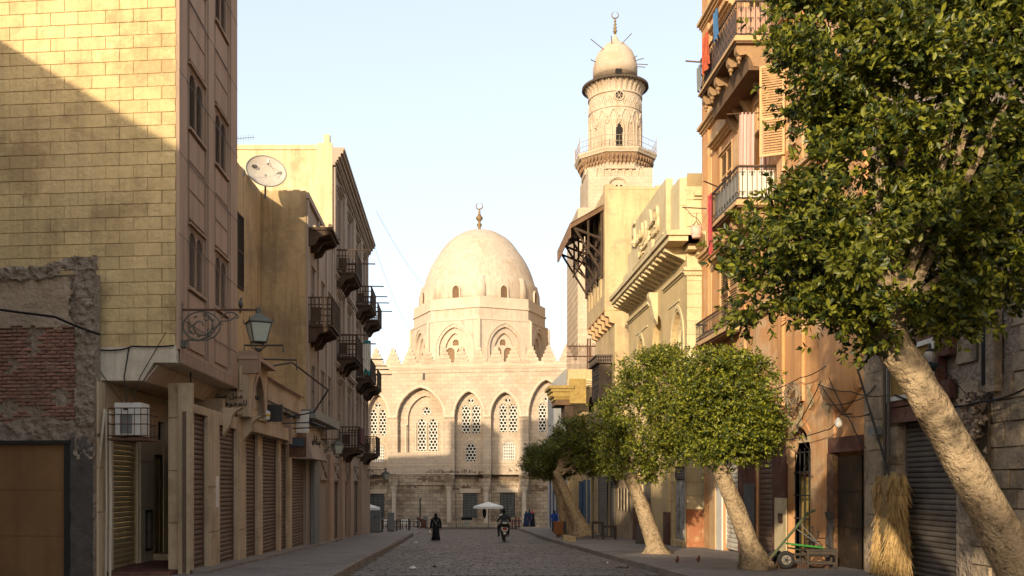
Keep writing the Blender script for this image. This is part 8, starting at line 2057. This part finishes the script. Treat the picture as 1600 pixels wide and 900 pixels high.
for i, (pa, pb, pt, Y, lab) in enumerate(((880, 892, 836, 49, 'pale cardboard box on the pavement, farther one beside the litter bin'), (888, 900, 838, 47, 'pale cardboard box on the pavement, nearer one beside the litter bin'))):
    x0, x1 = at(pa, Y), at(pb, Y); z = G(Y) + PV; h = 8.5 * Y / F
    b = MB().hexa([(x0, Y, z), (x1, Y, z), (x1 - .02, Y + .3, z), (x0, Y + .3, z)], [(x0 + .01, Y + .01, z + h), (x1 - .01, Y, z + h * .93), (x1, Y + .3, z + h), (x0, Y + .28, z + h * 1.05)]).build('cardboard_box', M('pale_cardboard', (.42, .33, .18), (.34, .26, .14), 4, bump=.2), loc=(x0, Y, z)); tag(b, lab, 'box')
# broken chairs / stool on pavement
def frame_stool(label, px, Y, w, d, h, mat, cat='stool', name='wooden_stool', boards=3):
    x = at(px, Y); z = G(Y) + PV; t = thing(name, label, cat, (x, Y, z))
    for a in (-w / 2, w / 2 - .05):
        for b in (0, d - .05): MB().box(x + a, x + a + .05, Y + b, Y + b + .05, z, z + h - .04).build('leg', mat, t)
    for b in (.005, d - .045): MB().box(x - w / 2 + .05, x + w / 2 - .05, Y + b, Y + b + .04, z + .12, z + .17).build('stretcher', mat, t); MB().box(x - w / 2 + .05, x + w / 2 - .05, Y + b, Y + b + .04, z + h - .13, z + h - .05).build('apron', mat, t)
    for i in range(boards): MB().box(x - w / 2 - .02, x + w / 2 + .02, Y + i * d / boards + .005, Y + (i + 1) * d / boards - .01, z + h - .04, z + h).build('board', mat, t)
    return t
m_tw = M('grimy_wood', (.07, .055, .04), (.045, .035, .027), 4, bump=.4)
frame_stool('low dark wooden table frame standing beside the hand cart', 1285, 24.5, .78, .4, .5, m_tw, 'table', 'low_table')
frame_stool('dark rickety stool on the shaded pavement before the old wall', 935, 52.5, .6, .45, .95, m_tw)
frame_stool('small dark table on the pavement by the barred window', 953, 51, .7, .4, .75, m_tw, 'table', 'small_table')
o = MB().hexa([(at(996, 44), 44, gz(44)), (at(1016, 44), 44, gz(44)), (at(1016, 44), 44.5, gz(44)), (at(996, 44), 44.5, gz(44))], [(at(998, 44), 44, gz(44) + .85), (at(1016, 44), 44, gz(44) + .9), (at(1016, 44), 44.5, gz(44) + .9), (at(998, 44), 44.5, gz(44) + .85)]).build('stone_counter', m_conc, loc=(at(1006, 44), 44.2, gz(44))); tag(o, 'grimy concrete counter block beyond the sunlit leaning trunk', 'counter')

# ================================================================ hand cart
ct = thing('hand_cart', 'two-wheeled hand cart with slanted green-edged ladder frame and green planks by the arched door', 'cart', (9.2, 24.9, gz(25)))
YC = 24.6; s = YC / F; m_grn2 = M('chipped_green_wood', (.05, .10, .045), (.12, .09, .05), 4, bump=.3)
def cp(px, py, dy=0): return tuple(W3(px, py, YC + dy))
for dy in (0, .55):
    MB().tube([cp(1194, 884, dy), cp(1262, 802, dy), cp(1274, 797, dy)], .035, 5).build('shaft', m_grn2, ct)
for i in range(6):
    t = .08 + i * .15; MB().tube([tuple(Vector(cp(1194, 884, 0)).lerp(Vector(cp(1262, 802, 0)), t)), tuple(Vector(cp(1194, 884, .55)).lerp(Vector(cp(1262, 802, .55)), t))], .04, 4).build('rung', m_tw, ct)
for i in range(3): t0, t1 = .03 + i * .1, .11 + i * .1; a0, a1, b0, b1 = [Vector(cp(1194, 884, d)).lerp(Vector(cp(1262, 802, d)), t) for d, t in ((0, t0), (0, t1), (.55, t0), (.55, t1))]; MB().hexa([tuple(a0), tuple(a1), tuple(b1), tuple(b0)], [tuple(v + Vector((0, 0, .03))) for v in (a0, a1, b1, b0)]).build('deck_board', m_tw, ct)
for k_, dy in enumerate((-.08, .75)):
    px, py = (1228, 879) if k_ == 0 else (1212, 877)
    c = Vector(cp(px, py, dy)); c.z = gz(c.y) + .235; f = Fr(c, (1, 0, 0), (0, 1, 0)); w_ = MB(f); w_.tube([(.175 * math.cos(a), 0, .175 * math.sin(a)) for a in [2 * math.pi * i / 24 for i in range(25)]], .058, 8); wh = w_.build('wheel', m_rubber, ct, smooth=True)
    MB(f).tube([(0, -.04, 0), (0, .04, 0)], .125, 16).build('rim', M('rim_metal', (.22, .2, .17), bump=.1), wh); MB(f).tube([(0, -.07, 0), (0, .05, 0)], .045, 10).build('hub', m_iron, wh)
    mb = MB(f)
    for i in range(5): a = i * 1.257; mb.tube([(.08 * math.cos(a), -.045, .08 * math.sin(a)), (.08 * math.cos(a), -.052, .08 * math.sin(a))], .018, 6)
    mb.build('wheel_holes', m_dark, wh)
mb = MB(); mb.tube([cp(1225, 880, -.1), cp(1225, 880, .8)], .025, 6); mb.build('axle', m_iron, ct)
for i, (a, b, ya, yb, dy) in enumerate(((1232, 1286, 851, 857, 0), (1240, 1288, 853, 859, .22), (1234, 1284, 858, 863, .45))):
    p0, p1 = Vector(cp(a, ya, dy)), Vector(cp(b, yb, dy)); MB().hexa([tuple(p0), tuple(p1), tuple(p1 + Vector((0, .2, 0))), tuple(p0 + Vector((0, .2, 0)))], [tuple(v + Vector((0, 0, .045))) for v in (p0, p1, p1 + Vector((0, .2, 0)), p0 + Vector((0, .2, 0)))]).build('plank', m_green if i != 2 else m_grn2, ct)
for dy in (0, .5): MB().tube([cp(1232, 866, dy), cp(1296, 868, dy)], .035, 4).build('frame_rail', m_tw, ct)
for (a, b) in (((1244, 826), (1282, 852)), ((1250, 818), (1276, 845))): MB().tube([cp(*a, .1), cp(*b, .1)], .012, 4).build('stay_rod', m_grey, ct)
# scrap under cart
mb = MB()
for i in range(60):
    px, py = random.uniform(1190, 1290), random.uniform(868, 890); p = Vector(cp(px, 885, random.uniform(.1, 1.2))); p.z = gz(p.y); q = random.uniform(.04, .14)
    mb.hexa([(p.x, p.y, p.z), (p.x + q, p.y, p.z), (p.x + q, p.y + q, p.z), (p.x, p.y + q, p.z)], [(p.x, p.y, p.z + q * random.uniform(.3, 1.6)), (p.x + q, p.y + q * .3, p.z + q * .6), (p.x + q * .8, p.y + q, p.z + q * .5), (p.x + .1 * q, p.y + q, p.z + q * .7)])
o = mb.build('scrap', m_rust, loc=cp(1240, 885)); o['kind'] = 'stuff'; tag(o, 'heap of rusty scrap and rags under the hand cart', 'scrap')
# bicycle-like scrap by the door
mb = MB()
for i in range(22):
    a = Vector(cp(random.uniform(1256, 1280), random.uniform(825, 858), .7)); b = a + Vector((random.uniform(-.25, .25), random.uniform(-.2, .2), random.uniform(-.3, .3))); mb.tube([tuple(a), tuple((a + b) / 2 + Vector((.05, 0, .06))), tuple(b)], .014, 4)
o = mb.build('scrap_metal', m_iron, loc=cp(1268, 845, .7)); o['kind'] = 'stuff'; tag(o, 'tangle of bent scrap metal behind the cart at the arched door', 'scrap')

# ================================================================ straw sheaf wrapped round the pier
st = thing('straw_sheaf', 'tall shaggy bundle of yellow straw standing against the stone pier by the near shutter', 'straw bundle', FR.P(FR.U(1385), .5, gz(22)))
V = []; Fs = []; r = np.random.default_rng(4)
cxu = FR.U(1383, .5); n = 8000
ang = r.uniform(0, 2 * math.pi, n); hgt = r.uniform(-.25, 2.15, n); t = np.clip(hgt / 2.3, 0, 1); rad = (.36 + .07 * np.sin(t * 8 + 1) - .12 * t ** 2) * r.uniform(.75, 1.03, n)
two = np.where(r.random(n) < .5, -.34, .30); 
bx_ = FR.P(cxu, .38, gz(22.6))
px_ = bx_.x - 0 + .55 * rad * np.sin(ang); py_ = bx_.y + two + rad * .85 * np.cos(ang); pz_ = bx_.z + .35 + hgt * .92
ln_ = r.uniform(.12, .38, n); dx = r.normal(0, .18, n); dyy = r.normal(0, .18, n)
P0 = np.stack([px_, py_, pz_], 1); P1 = P0 + np.stack([dx * ln_, dyy * ln_, -ln_], 1); wd = np.stack([np.cos(ang + 1.2) * .009, -np.sin(ang + 1.2) * .009, np.zeros(n)], 1)
wd = np.stack([r.normal(0, 1, n), r.normal(0, 1, n), np.zeros(n)], 1); wd /= np.linalg.norm(wd, axis=1)[:, None]; wd *= .0065
P1[:, 2] = np.maximum(P1[:, 2], bx_.z + .01)
V = np.stack([P0 - wd, P0 + wd, P1 + wd, P1 - wd], 1).reshape(-1, 3); Fc = (np.arange(n) * 4)[:, None] + np.arange(4)[None]
m_straw = M('dry_straw', (.58, .39, .17), (.42, .27, .10), 5, bump=0, island=.35)
o = np_mesh('straw', V, Fc, m_straw, st, tuple(st.location)); o['kind'] = 'stuff'
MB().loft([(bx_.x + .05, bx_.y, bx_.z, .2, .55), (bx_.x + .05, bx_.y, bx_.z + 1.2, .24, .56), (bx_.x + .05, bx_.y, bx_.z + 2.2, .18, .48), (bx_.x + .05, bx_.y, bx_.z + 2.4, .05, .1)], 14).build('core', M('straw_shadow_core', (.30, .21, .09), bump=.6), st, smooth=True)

# ================================================================ litter and small things on the ground
def small(name, label, cat, px, py, mat, r, flat=1.0, n=8, yoff=0):
    road_ = px < 1000 and px > 560; H_ = EYE - (0 if road_ else PV); Y = H_ * F / (py - 801); x = at(px, Y); z = G(Y) + (0.02 if road_ else PV)
    s = r * Y / F; mb = MB(); mb.lathe(x, Y, [(.001, z), (s * .8, z + s * .2 * flat), (s, z + s * .8 * flat), (s * .6, z + s * 1.5 * flat), (s * .1, z + s * 1.9 * flat)], n)
    for i in range(len(mb.v)): mb.v[i] += Vector((random.uniform(-.12, .12), random.uniform(-.12, .12), 0)) * s
    o = mb.build(name, mat, loc=(x, Y, z)); tag(o, label, cat); return o
o = thing('pigeon', 'brown bird standing on the sunlit pavement, left one of two', 'bird', tuple(W3(1058, 882, 27.0)))
def ground_bird(o, px, Y):
    x = at(px, Y); z = G(Y) + PV; f = Fr((x, Y, z), (1, 0, 0), (0, 1, 0)); o.location = (x, Y, z)
    m_ = M('brown_feather', (.16, .06, .035), (.10, .04, .03), 20, bump=0)
    MB(f).loft([(0, 0, .035, .02, .03), (0, .01, .07, .05, .075), (.005, 0, .11, .055, .08), (.01, -.02, .15, .035, .045), (.012, -.03, .18, .025, .028), (.015, -.035, .205, .025, .03), (.015, -.035, .225, .008, .01)], 10).build('body', m_, o, smooth=True)
    MB(f).tube([(-.01, .05, .08), (-.02, .13, .06)], [.03, .012], 5).build('tail', m_, o); MB(f).tube([(.015, -.06, .2), (.02, -.09, .19)], [.008, .002], 4).build('beak', m_iron, o)
    for sd in (-.02, .02): MB(f).tube([(sd, 0, .05), (sd, 0, 0), (sd, -.03, .003)], .005, 4).build('leg', m_rust, o)
ground_bird(o, 1058, 27.2)
o = thing('pigeon', 'brown bird standing on the sunlit pavement, right one of two', 'bird', (0, 0, 0)); ground_bird(o, 1091, 27.6)
small('litter', 'crumpled white paper lying on the cobbles near the left kerb', 'litter', 645, 891, m_white, 6, .5)
small('litter', 'tiny white scrap on the cobbles before the sunlit tree', 'litter', 949, 882, m_white, 2, 1)
small('litter', 'flat white paper beside the left kerb near the robed woman', 'litter', 650, 849, m_white, 4, .2)
small('litter', 'small dark twig scrap on the cobbles left of the road centre', 'litter', 679, 888, m_dwood, 3, .8)
for i in range(2): small('stone_chip', ['broken brown stone at the right kerb edge, larger one', 'broken brown stone at the right kerb edge, smaller one'][i], 'stone', 975 - i * 12, 889 - i, m_kerb, 8 - 3 * i, .5)
